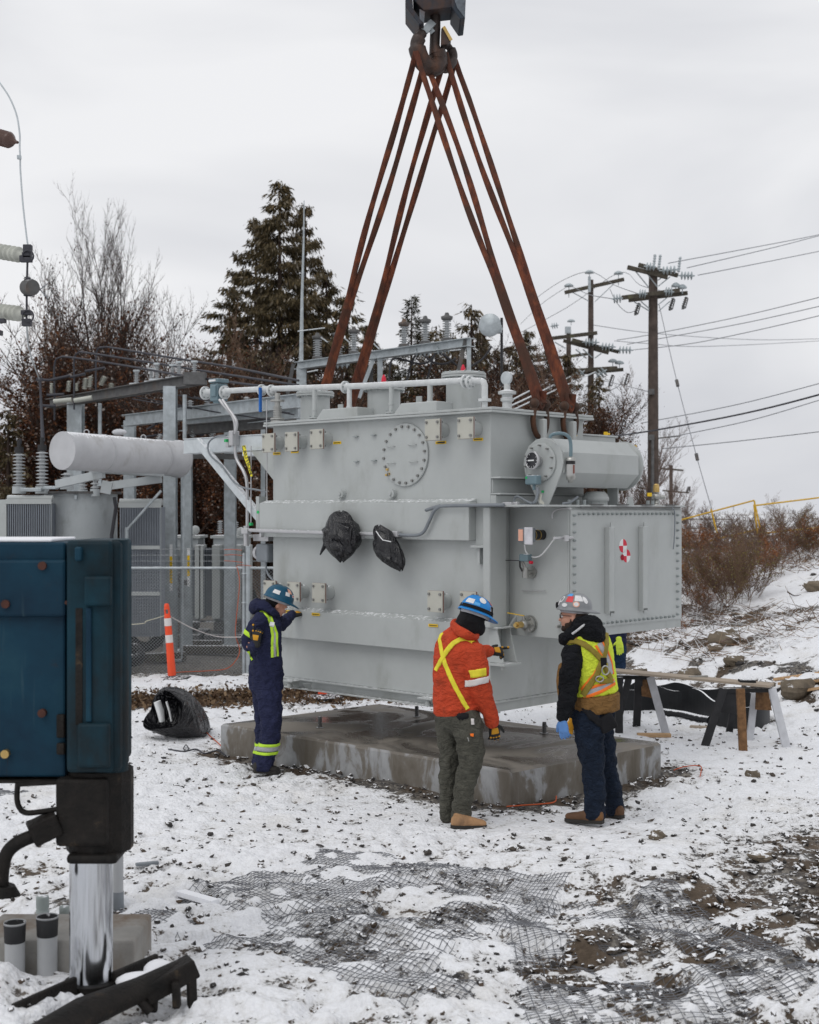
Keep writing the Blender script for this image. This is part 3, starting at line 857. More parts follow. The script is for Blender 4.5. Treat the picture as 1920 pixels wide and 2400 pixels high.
# conduit along the upper band, flexible run to the top of the side cabinet
yc = -0.15
pa = [TF(*z2(x, y), yc) for x, y in ((395, 1128), (900, 1146), (1430, 1160))]
m = MB(); m.tube(pa, 0.019, n=10); m.build('conduit', M['conduit'], TR)
pb = [TF(*q, yc) for q in (z2(1430, 1160), z2(1540, 1162), z2(1590, 1140), z2(1625, 1075), z2(1660, 1000), z2(1700, 965), z3(100, 905), z3(190, 880), z3(320, 875), z3(450, 873))]
pb += [TF(*z3(580, 872), -0.13)]
def smooth_path(pts, n=6):
    out = []
    pts = [Vector(p) for p in pts]
    for i in range(len(pts) - 1):
        p0 = pts[max(i - 1, 0)]; p1 = pts[i]; p2 = pts[i + 1]; p3 = pts[min(i + 2, len(pts) - 1)]
        for k in range(n):
            t_ = k / n
            out.append(0.5 * ((2 * p1) + (-p0 + p2) * t_ + (2 * p0 - 5 * p1 + 4 * p2 - p3) * t_ ** 2 + (-p0 + 3 * p1 - 3 * p2 + p3) * t_ ** 3))
    out.append(pts[-1]); return out
m = MB(); m.tube(smooth_path(pb), 0.016, n=8); m.build('flexible_conduit', M['flexgrey'], TR)
m = MB()
for q in (z2(1400, 1155), z2(395, 1135)):
    h = TF(*q, yc); m.box(h, (0.10, 0.06, 0.055))
for q in (z2(500, 1160), z2(1180, 1170)):
    h = TF(*q, -0.12); m.box(h, (0.03, 0.05, 0.05))
m.build('conduit_fittings', M['conduit'], TR, bevel=0.006)

# black plastic bags tied over the gauges
t = NT('black_bin_bag')
v = t.tex("Object")
n = t.noise(t.mapping(v, (1, 1, 0.4), (0.5, 0.4, 0)), 5.5, 2, 0.4, 1.8)
n = t.math('ABSOLUTE', t.math('SUBTRACT', n, 0.5))
n2_ = t.math('ABSOLUTE', t.math('SUBTRACT', t.noise(v, 26, 2, 0.5, 0.8), 0.5))
t.bump(t.math('ADD', n, t.math('MULTIPLY', n2_, 0.12)), 1.0, 0.10)
M['bag'] = t.out((0.006, 0.006, 0.008), 0.19, 0, 0.5)
def bag_rows(rows, to_local, depth, y, seed):
    """rows: (py, pxL, pxR) silhouettes in the photo, each turned into a lumpy ring in the transformer's frame"""
    m = MB(); n = 52; vs = []
    R0 = np.array(rows, float); u_ = np.linspace(0, len(rows) - 1, len(rows) * 4)
    rows = [tuple(np.interp(k, range(len(R0)), R0[:, j]) for j in range(3)) for k in u_]
    for i, (x0, x1, yy) in enumerate(rows):
        i = u_[i]
        a = TF(*to_local(x0, yy), y); b = TF(*to_local(x1, yy), y)
        c = (a + b) / 2; r = (b - a).length / 2
        for k in range(n):
            an = 2 * math.pi * k / n
            q = 1 + 0.16 * (float(vnoise(2.2 * math.cos(an) + seed * 9, i * 0.8 + 2.2 * math.sin(an), seed)) - 0.5) * (0 if abs(math.sin(an)) < 0.12 else 1) * 2
            cr = 0.5 - abs(float(vnoise(2.4 * math.cos(an + i * 0.2) + seed, i * 0.7 + 2.4 * math.sin(an), seed + 3)) - 0.5) * 2
            q2 = 1 + 0.10 * cr + 0.05 * (float(vnoise(6 * math.cos(an), i * 2.2 + 6 * math.sin(an), seed + 5)) - 0.5)
            vs.append((c.x + math.cos(an) * r * (0.6 + 0.4 * q2), c.y - math.sin(an) * r * depth * q * q2, c.z + 0.012 * math.sin(an * 3 + i)))
    k_ = len(rows)
    m.add(vs, [(i * n + k, (i + 1) * n + k, (i + 1) * n + (k + 1) % n, i * n + (k + 1) % n) for i in range(k_ - 1) for k in range(n)], True)
    return m
rows = [(1030, 1050, 1002), (995, 1075, 1012), (965, 1092, 1035), (948, 1105, 1070), (942, 1135, 1100), (925, 1145, 1130), (930, 1150, 1165), (925, 1150, 1195), (935, 1140, 1230), (960, 1128, 1265), (985, 1105, 1295), (1010, 1070, 1320), (1025, 1045, 1340)]
b = bag_rows(rows, z2, 0.55, -0.20, 3)
b.tube([TF(*z2(x, y), -0.2) for x, y in ((940, 1190), (925, 1235), (905, 1270), (893, 1295))], [0.03, 0.024, 0.014, 0.006], n=8)
b1 = b.build('gauge_cover_bag', M['bag'], None)
rows = [(1285, 1300, 1098), (1262, 1318, 1108), (1255, 1340, 1125), (1256, 1370, 1145), (1262, 1385, 1165), (1268, 1398, 1190), (1258, 1420, 1225), (1265, 1438, 1265), (1285, 1450, 1300), (1320, 1458, 1335), (1365, 1460, 1365), (1405, 1452, 1388), (1428, 1442, 1400)]
b = bag_rows(rows, z2, 0.55, -0.20, 8)
b2 = b.build('gauge_cover_bag', M['bag'], None)
for b_, lb in ((b1, 'larger black plastic bag tied over a fitting on the transformer front, left one'), (b2, 'smaller slanting black plastic bag tied over a fitting, right one')):
    b_.matrix_world = TM.copy(); WM[b_.name] = TM.copy()
    tag(b_, lb, 'plastic bag', 'black bags tied on the transformer front')
m = MB()
m.tube([TF(*z2(x, y), -0.30) for x, y in ((925, 1150), (935, 1175), (960, 1215), (985, 1255))], 0.004, n=5)
m.build('tie_cord', M['white'], b1)
m = MB(); m.tube([TF(*z2(x, y), -0.31) for x, y in ((1270, 1135), (1290, 1165), (1315, 1195), (1370, 1207))], 0.005, n=5); m.build('tie_cord', M['white'], b2)

# ---- on the cover: turrets, header pipe, relay, covers
ZC = ZT + 0.034
def turret(px, y, r, h):
    x = TF(px, 950, y).x
    m = MB(); m.cyl((x, y, ZC), (x, y, ZC + h), r, n=32)
    o = m.build('bushing_turret', paint, TR)
    m = MB(); m.cyl((x, y, ZC + h), (x, y, ZC + h + 0.018), r + 0.045, n=32); m.cyl((x, y, ZC + h + 0.022), (x, y, ZC + h + 0.042), r + 0.045, n=32)
    m.lathe([(r + 0.04, 0.042), (r + 0.02, 0.052), (0, 0.056)], (x, y, ZC + h), n=32)
    f = m.build('turret_lid', M['paint'], o, bevel=0.003)
    m = MB()
    for k in range(16):
        a = 2 * math.pi * k / 16
        q = Vector((x + (r + 0.025) * math.cos(a), y + (r + 0.025) * math.sin(a), ZC + h))
        m.cyl(q + Vector((0, 0, -0.014)), q + Vector((0, 0, 0.058)), 0.010, n=6, smooth=False)
    tag(m.build('bolts', M['bolt_paint'], o), kind='stuff')
turret(739, 0.42, 0.155, 0.285)
turret(900, 0.42, 0.165, 0.285)
turret(1087, 0.42, 0.168, 0.34)
for (xa, xb) in ((z1(335, 0)[0], z1(640, 0)[0]), (z1(905, 0)[0], z1(1220, 0)[0])):
    x0, x1 = TF(xa, 970, 0.12).x, TF(xb, 970, 0.12).x
    m = MB(); m.prism([(x0, 0.02, ZC), (x0 + 0.10, 0.02, ZC + 0.10), (x1, 0.02, ZC + 0.10), (x1, 0.02, ZC)], (0, 0.30, 0)); m.build('raised_cover', paint, TR, bevel=0.012)
for q in (z1(467, 802), z1(1044, 744)):
    h = TF(q[0], q[1], 0.20); m = MB(); m.bb((h.x - 0.035, 0.19, ZC), (h.x + 0.035, 0.205, h.z + 0.035)); m.cyl((h.x, 0.188, h.z), (h.x, 0.1885, h.z), 0.012, n=12); m.build('lifting_eye', paint, TR, bevel=0.003)
yp = 0.10
pp = [TF(478, 919, yp), TF(612, 912, yp), TF(720, 909, yp), TF(860, 904, yp), TF(1000, 897, yp), TF(1093, 892, yp), TF(1128, 893, yp + 0.02)]
m = MB(); m.tube(pp, 0.030, n=14); m.build('header_pipe', M['snowpipe'], TR)
m = MB(); e = pp[-1]
m.tube([e, e + Vector((0.03, 0, -0.012)), e + Vector((0.042, 0, -0.04)), Vector((e.x + 0.042, yp + 0.02, ZC + 0.09))], 0.030, n=12); m.cyl((e.x + 0.042, yp + 0.02, ZC + 0.07), (e.x + 0.042, yp + 0.02, ZC + 0.095), 0.06, n=16); m.cyl((e.x + 0.042, yp + 0.02, ZC), (e.x + 0.042, yp + 0.02, ZC + 0.07), 0.028, n=12)
m.build('pipe_elbow', M['snowpipe'], TR)
for px, py in ((738, 908), (819, 906), (918, 901), (1008, 896)):
    c = TF(px, py, yp)
    m = MB(); m.cyl((c.x, yp, ZC + 0.02), (c.x, yp, c.z), 0.026, n=12); m.cyl((c.x, yp, ZC + 0.0), (c.x, yp, ZC + 0.012), 0.062, n=16); m.cyl((c.x, yp, ZC + 0.02), (c.x, yp, ZC + 0.032), 0.062, n=16)
    m.cyl((c.x, yp, ZC + 0.10), (c.x, yp, ZC + 0.115), 0.032, n=12)
    o = m.build('riser_pipe', M['snowpipe'] if px in (819,) else paint, TR)
    m = MB()
    for k in range(4):
        a = math.pi / 4 + k * math.pi / 2; m.cyl((c.x + 0.048 * math.cos(a), yp + 0.048 * math.sin(a), ZC - 0.0), (c.x + 0.048 * math.cos(a), yp + 0.048 * math.sin(a), ZC + 0.046), 0.008, n=6)
    tag(m.build('bolts', M['bolt_paint'], o), kind='stuff')
def pipe_flange(px, py, r=0.06, th=0.02, mat='snowpipe', name='pipe_flange'):
    c = TF(px, py, yp); d = (pp[3] - pp[1]).normalized()
    m = MB(); m.cyl(c - d * th / 2, c + d * th / 2, r, n=20)
    m.sphere(c + Vector((0, -0.0, 0.0)), r * 0.7, 10, 8)
    o = m.build(name, M[mat], TR)
    x, y, dd = basis(d); mm = MB()
    for k in range(6):
        a = k * math.pi / 3; p = c + x * math.cos(a) * r * 0.74 + y * math.sin(a) * r * 0.74
        mm.cyl(p - d * (th * 0.9), p + d * (th * 0.9), 0.007, n=6)
    tag(mm.build('bolts', M['bolt_paint'], o), kind='stuff')
for q in (z2(120, 205), z2(250, 200), z2(500, 185), z2(565, 188), z2(1062, 165), z3(343, 115), z3(372, 120)):
    pipe_flange(*q, r=0.075 if q[0] < 540 else 0.062, th=0.022)
c = TF(*z2(210, 195), yp)
m = MB(); m.box(c + Vector((0.0, 0, -0.01)), (0.13, 0.15, 0.19)); m.box(c + Vector((0, 0, 0.115)), (0.16, 0.16, 0.045)); m.box(c + Vector((0.01, -0.085, 0.0)), (0.09, 0.02, 0.12)); m.box(c + Vector((0, 0, -0.115)), (0.09, 0.1, 0.03))
o = m.build('gas_relay', M['bluegrey'], TR, bevel=0.012)
m = MB(); m.bb((c.x - 0.06, -0.035 + yp - 0.06, c.z + 0.105), (c.x + 0.05, 0.0 + yp - 0.06, c.z + 0.125)); m.build('relay_cap', M['white'], o)
m = MB(); c = TF(*z2(490, 250), yp - 0.04); m.box(c, (0.025, 0.03, 0.26)); m.build('valve_handle', M['blue'], TR, bevel=0.005)
c = TF(*z2(605, 330), yp); zt = TF(*z2(605, 205), yp).z
m = MB(); m.cyl((c.x, yp, ZC), (c.x, yp, zt), 0.030, n=14)
for k in range(7): m.cyl((c.x, yp, c.z - 0.06 + k * 0.018), (c.x, yp, c.z - 0.05 + k * 0.018), 0.046, n=18)
for zz in (0.105, -0.085): m.cyl((c.x, yp, c.z + zz), (c.x, yp, c.z + zz + 0.018), 0.075, n=18)
m.cyl((c.x, yp, ZC + 0.01), (c.x, yp, ZC + 0.025), 0.07, n=18)
m.build('bellows_valve', M['steel'], TR)
# pressure relief valve at the near end of the cover
h = TS(*z3(598, 268), -0.30)
x0, y0 = -0.30, h.y
m = MB(); m.lathe([(0.085, 0), (0.085, 0.02), (0.045, 0.022), (0.045, 0.10), (0.062, 0.11), (0.062, 0.135), (0.05, 0.14), (0.05, 0.17), (0.085, 0.175), (0.085, 0.20), (0.03, 0.215), (0.03, 0.27), (0, 0.27)], (x0, y0, ZC), n=22, smooth=False)
o = m.build('cover_valve', M['snowpipe'], TR)
m = MB(); m.cyl((x0, y0 - 0.02, ZC + 0.325), (x0 - 0.0, y0 + 0.005, ZC + 0.325), 0.062, n=24); m.build('handwheel', M['galv_bright'], o)
m = MB(); 
for q in (z3(540, 262), z3(660, 262), z3(505, 255)):
    p = TS(q[0], q[1], -0.2); m.box((p.x, p.y, ZC + 0.015), (0.10, 0.10, 0.03))
m.build('cover_fittings', M['galv'], TR, bevel=0.01)

# ---- left end: arm, brace, gusset, conduits
A0 = TF(442, 1048, 0.12)
m = MB(); zc = TF(527, 1042, 0.12).z
m.bb((A0.x, 0.04, zc - 0.085), (XL - 0.0005, 0.22, zc - 0.075)); m.bb((A0.x, 0.04, zc + 0.075), (XL - 0.0005, 0.22, zc + 0.085)); m.bb((A0.x, 0.05, zc - 0.075), (XL - 0.0005, 0.062, zc + 0.075))
m.build('support_arm', M['galv_bright'], TR, bevel=0.004)
m = MB(); m.bb((A0.x, 0.9, zc - 0.085), (XL - 0.0005, 1.05, zc + 0.085)); m.build('support_arm', M['galv_bright'], TR, bevel=0.004)
m = MB(); m.prism([(XL - 0.001, 0.05, zc - 0.086), (XL - 0.42, 0.05, zc - 0.086), (XL - 0.001, 0.05, zc - 0.45)], (0, 0.02, 0)); m.build('arm_gusset', paint, TR)
b0 = TF(*z2(70, 530), 0.02); b1_ = TF(*z2(500, 1060), 0.02)
m = MB(); m.beam(b0, b1_, 0.07, 0.085); m.build('diagonal_brace', M['galv_bright'], TR, bevel=0.005)
m = MB(); m.box(TF(*z2(500, 1010), 0.03), (0.05, 0.12, 0.34)); m.build('brace_plate', paint, TR)
def tube_px(name, pts, conv, plane, val, r, mat, n=7, parent=None, smooth=True):
    f_ = TF if plane == 'F' else TS
    q = [f_(*conv(x, y), val) for x, y in pts]
    m = MB(); m.tube(smooth_path(q) if smooth else q, r, n=n)
    return m.build(name, M[mat], parent or TR)
tube_px('relay_conduit', [(215, 250), (245, 290), (295, 350), (320, 420), (320, 560), (330, 650), (380, 740), (400, 830), (402, 1100)], z2, 'F', 0.0, 0.018, 'conduit')
tube_px('relay_hose', [(235, 250), (275, 310), (330, 400), (318, 480)], z2, 'F', -0.02, 0.016, 'conduit')
tube_px('cable_loop', [(260, 490), (190, 500), (140, 545), (150, 620), (235, 700), (300, 790), (370, 840), (460, 855), (530, 870)], z2, 'F', -0.03, 0.010, 'flexgrey')
tube_px('drain_pipe', [(395, 1100), (395, 1235)], z2, 'F', -0.10, 0.03, 'conduit', smooth=False)
tube_px('thin_tube', [(427, 560), (427, 1090)], z2, 'F', -0.03, 0.006, 'conduit', smooth=False)
tube_px('thin_tube', [(532, 250), (532, 450), (534, 620), (534, 930)], z2, 'F', -0.09, 0.005, 'conduit', smooth=False)
m = MB(); m.box(TF(*z2(312, 510), 0.0), (0.07, 0.10, 0.16)); m.box(TF(*z2(275, 540), 0.0), (0.05, 0.05, 0.10)); m.build('junction_block', M['conduit'], TR, bevel=0.01)
m = MB()
for q in (z2(260, 525), z2(480, 1007), z2(427, 1088)): m.box(TF(*q, -0.05), (0.035, 0.03, 0.03))
m.build('green_tags', M['green'], TR)
m = MB(); p = [TF(*z2(x, y), -0.06) for x, y in ((365, 560), (388, 556), (400, 620), (420, 690), (436, 765), (424, 768), (402, 700), (380, 640))]
m.prism(p, (0, 0.004, 0)); ct = m.build('caution_tape', M['yellow_tape'], TR)
def text_mesh(s, size, mat, name, parent, Mx, extr=0.0006):
    cu = bpy.data.curves.new(name, 'FONT'); cu.body = s; cu.size = size; cu.extrude = extr; cu.resolution_u = 2
    cu.align_x = 'CENTER'; cu.align_y = 'CENTER'
    tmp = bpy.data.objects.new(name, cu); COL.objects.link(tmp)
    dg = bpy.context.evaluated_depsgraph_get()
    me = bpy.data.meshes.new_from_object(tmp.evaluated_get(dg)); bpy.data.objects.remove(tmp)
    me.transform(Mx); me.materials.clear(); me.materials.append(mat)
    o = bpy.data.objects.new(name, me); COL.objects.link(o)
    if parent: o.parent = parent
    return o
def face_M(origin, right, upv):
    r = Vector(right).normalized(); u = Vector(upv).normalized(); n = r.cross(u)
    m_ = Matrix.Identity(4)
    for i in range(3): m_[i][0], m_[i][1], m_[i][2], m_[i][3] = r[i], u[i], n[i], origin[i]
    return m_
p = TF(*z2(400, 655), -0.064)
d = (TF(*z2(432, 760), -0.064) - TF(*z2(375, 565), -0.064)).normalized()
text_mesh('CAUTION', 0.075, M['ink'], 'lettering', ct, face_M(p, d, Vector((0, -1, 0)).cross(d)))
# grey control box hanging at the left end
c = TF(*z2(525, 1282), 0.02)
m = MB(); m.box(c, (0.19, 0.12, 0.19)); o = m.build('control_box', M['flexgrey'], TR, bevel=0.02)
m = MB(); m.cyl((c.x - 0.09, c.y, c.z), (c.x - 0.13, c.y, c.z), 0.07, n=18); m.build('box_lid', M['conduit'], o, bevel=0.01)
m = MB(); m.box(c + Vector((-0.02, 0, 0.16)), (0.24, 0.10, 0.07)); m.build('box_bracket', M['conduit'], TR)
tube_px('control_cable', [(530, 1325), (528, 1380), (545, 1430), (578, 1468)], z2, 'F', 0.0, 0.011, 'flexgrey')
m = MB(); m.bb((XL - 0.08, 0.35, 2.62), (XL - 0.03, 0.39, 2.80)); m.build('wooden_block', M['cardboard'], TR)
for (a, b) in (((-3.2, 0.3, 0.95), (-2.97, 1.2, 2.2)),):
    m = MB(); m.bb(a, b); m.build('end_cabinet', M['paint_plain'], TR, bevel=0.01)

# ---- side cabinet (cable box) on the near end
BX, BY0, BY1, BZ0, BZ1 = 0.66, 0.262, 2.08, 1.385, 2.545
m = MB(); m.bb((0.0005, BY0, BZ0), (BX, BY1, BZ1)); cab = m.build('cable_cabinet', paint, TR, bevel=0.004)
m = MB(); m.bb((-0.18, -0.11, BZ1 + 0.0005), (BX + 0.035, BY1 + 0.02, BZ1 + 0.018)); m.build('cabinet_roof', paint, TR, bevel=0.003)
m = MB(); m.bb((BX + 0.0005, BY0 + 0.0, BZ0 + 0.075), (BX + 0.012, BY1 - 0.005, BZ1 - 0.02)); m.bb((BX + 0.0125, BY0 + 0.012, BZ0 + 0.085), (BX + 0.024, BY1 - 0.03, BZ1 - 0.03))
pan = m.build('cover_panel', M['paint_plain'], TR, bevel=0.002)
m = MB()
def hexb(y, z, r=0.0125):
    m.cyl((BX + 0.024, y, z), (BX + 0.043, y, z), r, n=6, smooth=False)
    m.cyl((BX + 0.043, y, z), (BX + 0.052, y, z), r * 0.5, n=6, smooth=False)
zz0, zz1 = BZ0 + 0.13, BZ1 - 0.075
nb = 13
for k in range(nb + 1):
    z = zz0 + (zz1 - zz0) * k / nb
    hexb(BY0 + 0.055, z); hexb(BY1 - 0.11, z)
for k in range(1, 23):
    y = BY0 + 0.055 + (BY1 - 0.165 - BY0) * k / 23
    hexb(y, BZ1 - 0.062); hexb(y, BZ0 + 0.115)
tag(m.build('bolts', M['bolt_paint'], pan), kind='stuff')
for (xa, xb) in ((1200, 1236), (1408, 1438)):
    q = TS(*z3((xa + xb) / 2, 1250), BX + 0.024); y = q.y
    m = MB()
    m.bb((BX + 0.0245, y + 0.03, BZ0 + 0.17), (BX + 0.03, y + 0.075, BZ1 - 0.14)); m.bb((BX + 0.0245, y - 0.055, BZ0 + 0.20), (BX + 0.075, y - 0.045, BZ1 - 0.18)); m.bb((BX + 0.07, y - 0.045, BZ0 + 0.22), (BX + 0.075, y + 0.025, BZ1 - 0.18)); m.bb((BX + 0.0245, y + 0.025, BZ0 + 0.20), (BX + 0.075, y + 0.033, BZ1 - 0.18))
    m.build('panel_stiffener', M['paint_plain'], pan, bevel=0.003)
# red and white balance-point marks
def quad_disc(c, r, mats, rot):
    for k, mt in enumerate(mats):
        m = MB(); pts = [Vector(c)]
        for j in range(9):
            a = rot + k * math.pi / 2 + j * math.pi / 16
            pts.append(Vector((c[0], c[1] + math.cos(a) * r, c[2] + math.sin(a) * r)))
        m.prism(pts, (0.0015, 0, 0)); m.build('balance_mark', M[mt], pan)
for q, r in ((z3(1308, 1122), 0.062), (z3(1330, 1184), 0.060)):
    p = TS(q[0], q[1], BX + 0.0245); quad_disc((BX + 0.0245, p.y, p.z), r, ('red', 'white', 'red', 'white'), 0)
p = TS(*z3(1303, 1193), BX + 0.0245)
m = MB(); m.lathe([(0.022, 0), (0.028, 0.0)], (BX + 0.0275, p.y, p.z), (1, 0, 0), n=24); m.build('ring_mark', M['red'], pan)
m = MB(); m.cyl((BX + 0.0262, p.y, p.z), (BX + 0.0268, p.y, p.z), 0.010, n=16); m.build('ring_mark', M['red'], pan)
tube_px('thin_tube', [(875, 955), (875, 930), (890, 908), (930, 895), (990, 893)], z3, 'F', BY0 - 0.03, 0.007, 'conduit')
tube_px('thin_tube', [(1606, 890), (1620, 900), (1626, 950), (1622, 1080), (1616, 1143)], z3, 'S', BX + 0.05, 0.006, 'flexgrey')
m = MB(); 
for k in range(4):
    y = 0.55 + k * 0.4; m.bb((BX + 0.02, y, BZ1 + 0.019), (BX + 0.05, y + 0.18, BZ1 + 0.027))
m.bb((BX + 0.036, 0.4, BZ1 - 0.006), (BX + 0.048, 2.0, BZ1 + 0.004))
m.build('roof_clips', M['galv_dark'], TR)
m = MB(); m.tube([TS(*z3(x, 1072 if x > 940 else 1075), BX + 0.03 if x > 940 else BX + 0.01) for x in (885, 940, 1000)], 0.013, n=8); m.box(TS(*z3(960, 1075), BX + 0.04), (0.02, 0.05, 0.05)); m.build('tube_clamp', M['conduit'], TR)
# gauges and valves on the cabinet's front
p = TF(*z3(820, 1055), BY0)
m = MB(); m.cyl((p.x, BY0 + 0.001, p.z), (p.x, BY0 - 0.012, p.z), 0.052, n=24); m.build('gauge_base', paint, TR)
m = MB()
q = TF(*z3(742, 1055), BY0 - 0.22)
base = Vector((p.x, BY0 - 0.012, p.z)); end = Vector((p.x - 0.01, BY0 - 0.19, p.z + 0.0)); d = (end - base)
prof = []
for k in range(13): prof += [(0.042 if k % 3 else 0.046, d.length * k / 12)]
m.lathe(prof, base, d, n=20); o = m.build('gauge_stem', M['black_plastic'], TR)
for k in (0.35, 0.7):
    mm = MB(); c = base + d * k; mm.cyl(c, c + d * 0.04, 0.0475, n=20); mm.build('hose_clamp', M['brass'], o)
m = MB(); c = end + Vector((0, -0.035, 0)); m.box(c, (0.15, 0.07, 0.125)); o = m.build('temperature_gauge', M['flexgrey'], TR, bevel=0.01)
m = MB(); m.box(c + Vector((0.055, -0.042, -0.005)), (0.085, 0.012, 0.15)); m.build('hanging_paper', M['paper'], o)
m = MB(); m.box(c + Vector((-0.035, -0.038, 0.0)), (0.05, 0.006, 0.10)); m.build('gauge_label', M['sticker_peach'], o)
tube_px('sensor_cable', [(705, 1118), (715, 1160), (750, 1190), (800, 1183), (850, 1130), (885, 1085), (930, 1070)], z3, 'F', BY0 - 0.10, 0.007, 'white')
m = MB(); c = TF(*z3(712, 1195), BY0 - 0.12); m.box(c, (0.10, 0.07, 0.065)); o = m.build('flow_switch', M['bluegrey'], TR, bevel=0.01)
m = MB(); m.cyl(c + Vector((0.045, 0, -0.04)), c + Vector((0.075, 0, -0.04)), 0.014, n=10); m.build('red_cap', M['red'], o)
m = MB(); f0 = TF(*z3(752, 1285), BY0); m.cyl((f0.x, BY0, f0.z), (f0.x, BY0 - 0.02, f0.z), 0.055, n=20); m.cyl((f0.x, BY0 - 0.02, f0.z), (f0.x, BY0 - 0.12, f0.z + 0.01), 0.02, n=12); m.cyl((f0.x, BY0 - 0.10, f0.z - 0.045), (f0.x, BY0 - 0.10, f0.z + 0.045), 0.028, n=12)
m.cyl((f0.x - 0.0, BY0 - 0.10, f0.z + 0.045), (f0.x - 0.02, BY0 - 0.12, c.z - 0.03), 0.013, n=10); m.build('sampling_valve', M['steel'], TR)
m = MB(); m.tube([TF(*z3(x, y), BY0 - 0.15) for x, y in ((690, 1278), (677, 1250), (676, 1215))], 0.008, n=8); m.build('valve_lever', M['black_plastic'], TR)
tube_px('capillary', [(583, 1210), (680, 1213)], z3, 'F', BY0 - 0.14, 0.004, 'black_cable', smooth=False)
f0 = TF(*z3(742, 1600), BY0)
m = MB(); m.cyl((f0.x, BY0, f0.z), (f0.x, BY0 - 0.022, f0.z), 0.078, n=24); m.cyl((f0.x, BY0 - 0.028, f0.z), (f0.x, BY0 - 0.05, f0.z), 0.075, n=24); m.cyl((f0.x, BY0 - 0.05, f0.z), (f0.x, BY0 - 0.12, f0.z), 0.033, n=14); m.sphere((f0.x, BY0 - 0.10, f0.z), 0.043, 12, 8); m.cyl((f0.x, BY0 - 0.10, f0.z), (f0.x, BY0 - 0.10, f0.z + 0.075), 0.012, n=8)
for k in range(6):
    a = k * math.pi / 3; m.cyl((f0.x + 0.058 * math.cos(a), BY0 + 0.0, f0.z + 0.058 * math.sin(a)), (f0.x + 0.058 * math.cos(a), BY0 - 0.065, f0.z + 0.058 * math.sin(a)), 0.009, n=6)
o = m.build('drain_valve', M['steel'], TR)
m = MB(); m.cyl((f0.x, BY0 - 0.13, f0.z), (f0.x, BY0 - 0.20, f0.z), 0.030, n=10, smooth=False); m.cyl((f0.x, BY0 - 0.20, f0.z), (f0.x, BY0 - 0.225, f0.z), 0.018, n=6, smooth=False); m.build('brass_plug', M['brass'], o)
m = MB(); m.beam((f0.x + 0.005, BY0 - 0.10, f0.z + 0.078), (f0.x - 0.145, BY0 - 0.15, f0.z + 0.10), 0.022, 0.006); m.build('yellow_lever', M['yellow'], o)
tube_px('small_rail', [(690, 1397), (832, 1399)], z3, 'F', BY0 - 0.02, 0.004, 'conduit', smooth=False)
m = MB(); c = TF(*z3(925, 1618), BY0 - 0.03)
for k in range(3): m.cyl((c.x - 0.03 + k * 0.03, BY0, c.z + (k % 2) * 0.03), (c.x - 0.03 + k * 0.03, BY0 - 0.05, c.z + (k % 2) * 0.03), 0.012, n=8)
m.build('earth_studs', M['steel'], TR)

# ---- stiffener on the short side, lifting lugs, shackles
m = MB(); m.bb((0.0005, 0.0, 2.80), (0.115, 1.39, 2.815)); m.bb((0.0005, 0.0, 2.655), (0.115, 1.39, 2.67)); m.bb((0.0006, 0.015, 2.672), (0.012, 1.38, 2.798)); m.bb((0.0005, 0.0, 2.57), (0.06, 1.38, 2.65)); m.build('side_stiffener', paint, TR, bevel=0.003)
m = MB(); m.bb((-0.62, YB + 0.0005, 3.10), (-0.05, 2.0, 3.245)); m.bb((-0.64, YB + 0.0005, 3.2455), (-0.03, 2.02, 3.262)); m.build('rear_duct', paint, TR, bevel=0.004)
m = MB(); c = TS(*z3(1202, 436), -0.15); m.cyl(c - Vector((0, 0, 0.03)), c + Vector((0, 0, 0.02)), 0.02, n=8); m.box(c + Vector((0, 0.02, 0)), (0.02, 0.09, 0.02)); m.build('duct_valve', M['yellow'], TR, bevel=0.004)
def lug(side, y):
    """lifting lug on the tank's end and the shackle that holds a sling"""
    x = 0.0 if side > 0 else XL
    s = side
    m = MB(); m.bb((x + s * 0.0005, y - 0.022, 3.12), (x + s * 0.12, y + 0.028, 3.36)); m.build('lifting_lug', paint, TR, bevel=0.012)
LUGS = [(1, 0.645), (1, 1.10), (-1, 0.645), (-1, 1.10)]
for s, y in LUGS: lug(s, y)
m = MB(); c = TS(*z3(1016, 402), 0.002); m.box((0.003, c.y, c.z), (0.004, 0.05, 0.15)); o = m.build('warning_label', M['label'], TR)
m = MB()
for k in range(7): m.box((0.006, c.y, c.z - 0.055 + k * 0.018), (0.002, 0.02, 0.010))
m.build('lettering', M['ink'], o)

# ---- conservator
CX, CZ, CR = 0.34, 2.94, 0.215
def octo(y, r, rot=math.pi / 8): return [(CX + r / math.cos(math.pi / 8) * math.cos(rot + k * math.pi / 4), y, CZ + r / math.cos(math.pi / 8) * math.sin(rot + k * math.pi / 4)) for k in range(8)]
m = MB(); m.prism(octo(0.345, CR), (0, 1.17, 0))
con = m.build('conservator', paint, TR, bevel=0.006)
m = MB(); m.lathe([(0.14, 0), (0.205, 0.012), (0.215, 0.03), (0.235, 0.03), (0.235, 0.05), (0.2, 0.055), (0.16, 0.085), (0.0, 0.10)], (CX, 1.515, CZ), (0, 1, 0), n=36); m.build('conservator_end', paint, con)
m = MB(); c = (CX + 0.12, 1.62, CZ + 0.06); m.sphere(c, 0.03, 10, 8); m.cyl((CX + 0.12, 1.59, CZ + 0.12), (CX + 0.12, 1.59, CZ + 0.20), 0.02, n=10); m.sphere((CX + 0.15, 1.63, CZ - 0.02), 0.03, 10, 8); m.build('brass_fitting', M['brass'], con)
pl = []
for k in range(0, 11):
    a = math.radians(-25 + k * 23); pl.append((CX + 0.225 * math.cos(a), 0.322, CZ + 0.225 * math.sin(a)))
pl += [(CX - 0.045, 0.322, 2.565), (CX + 0.06, 0.322, 2.565)]
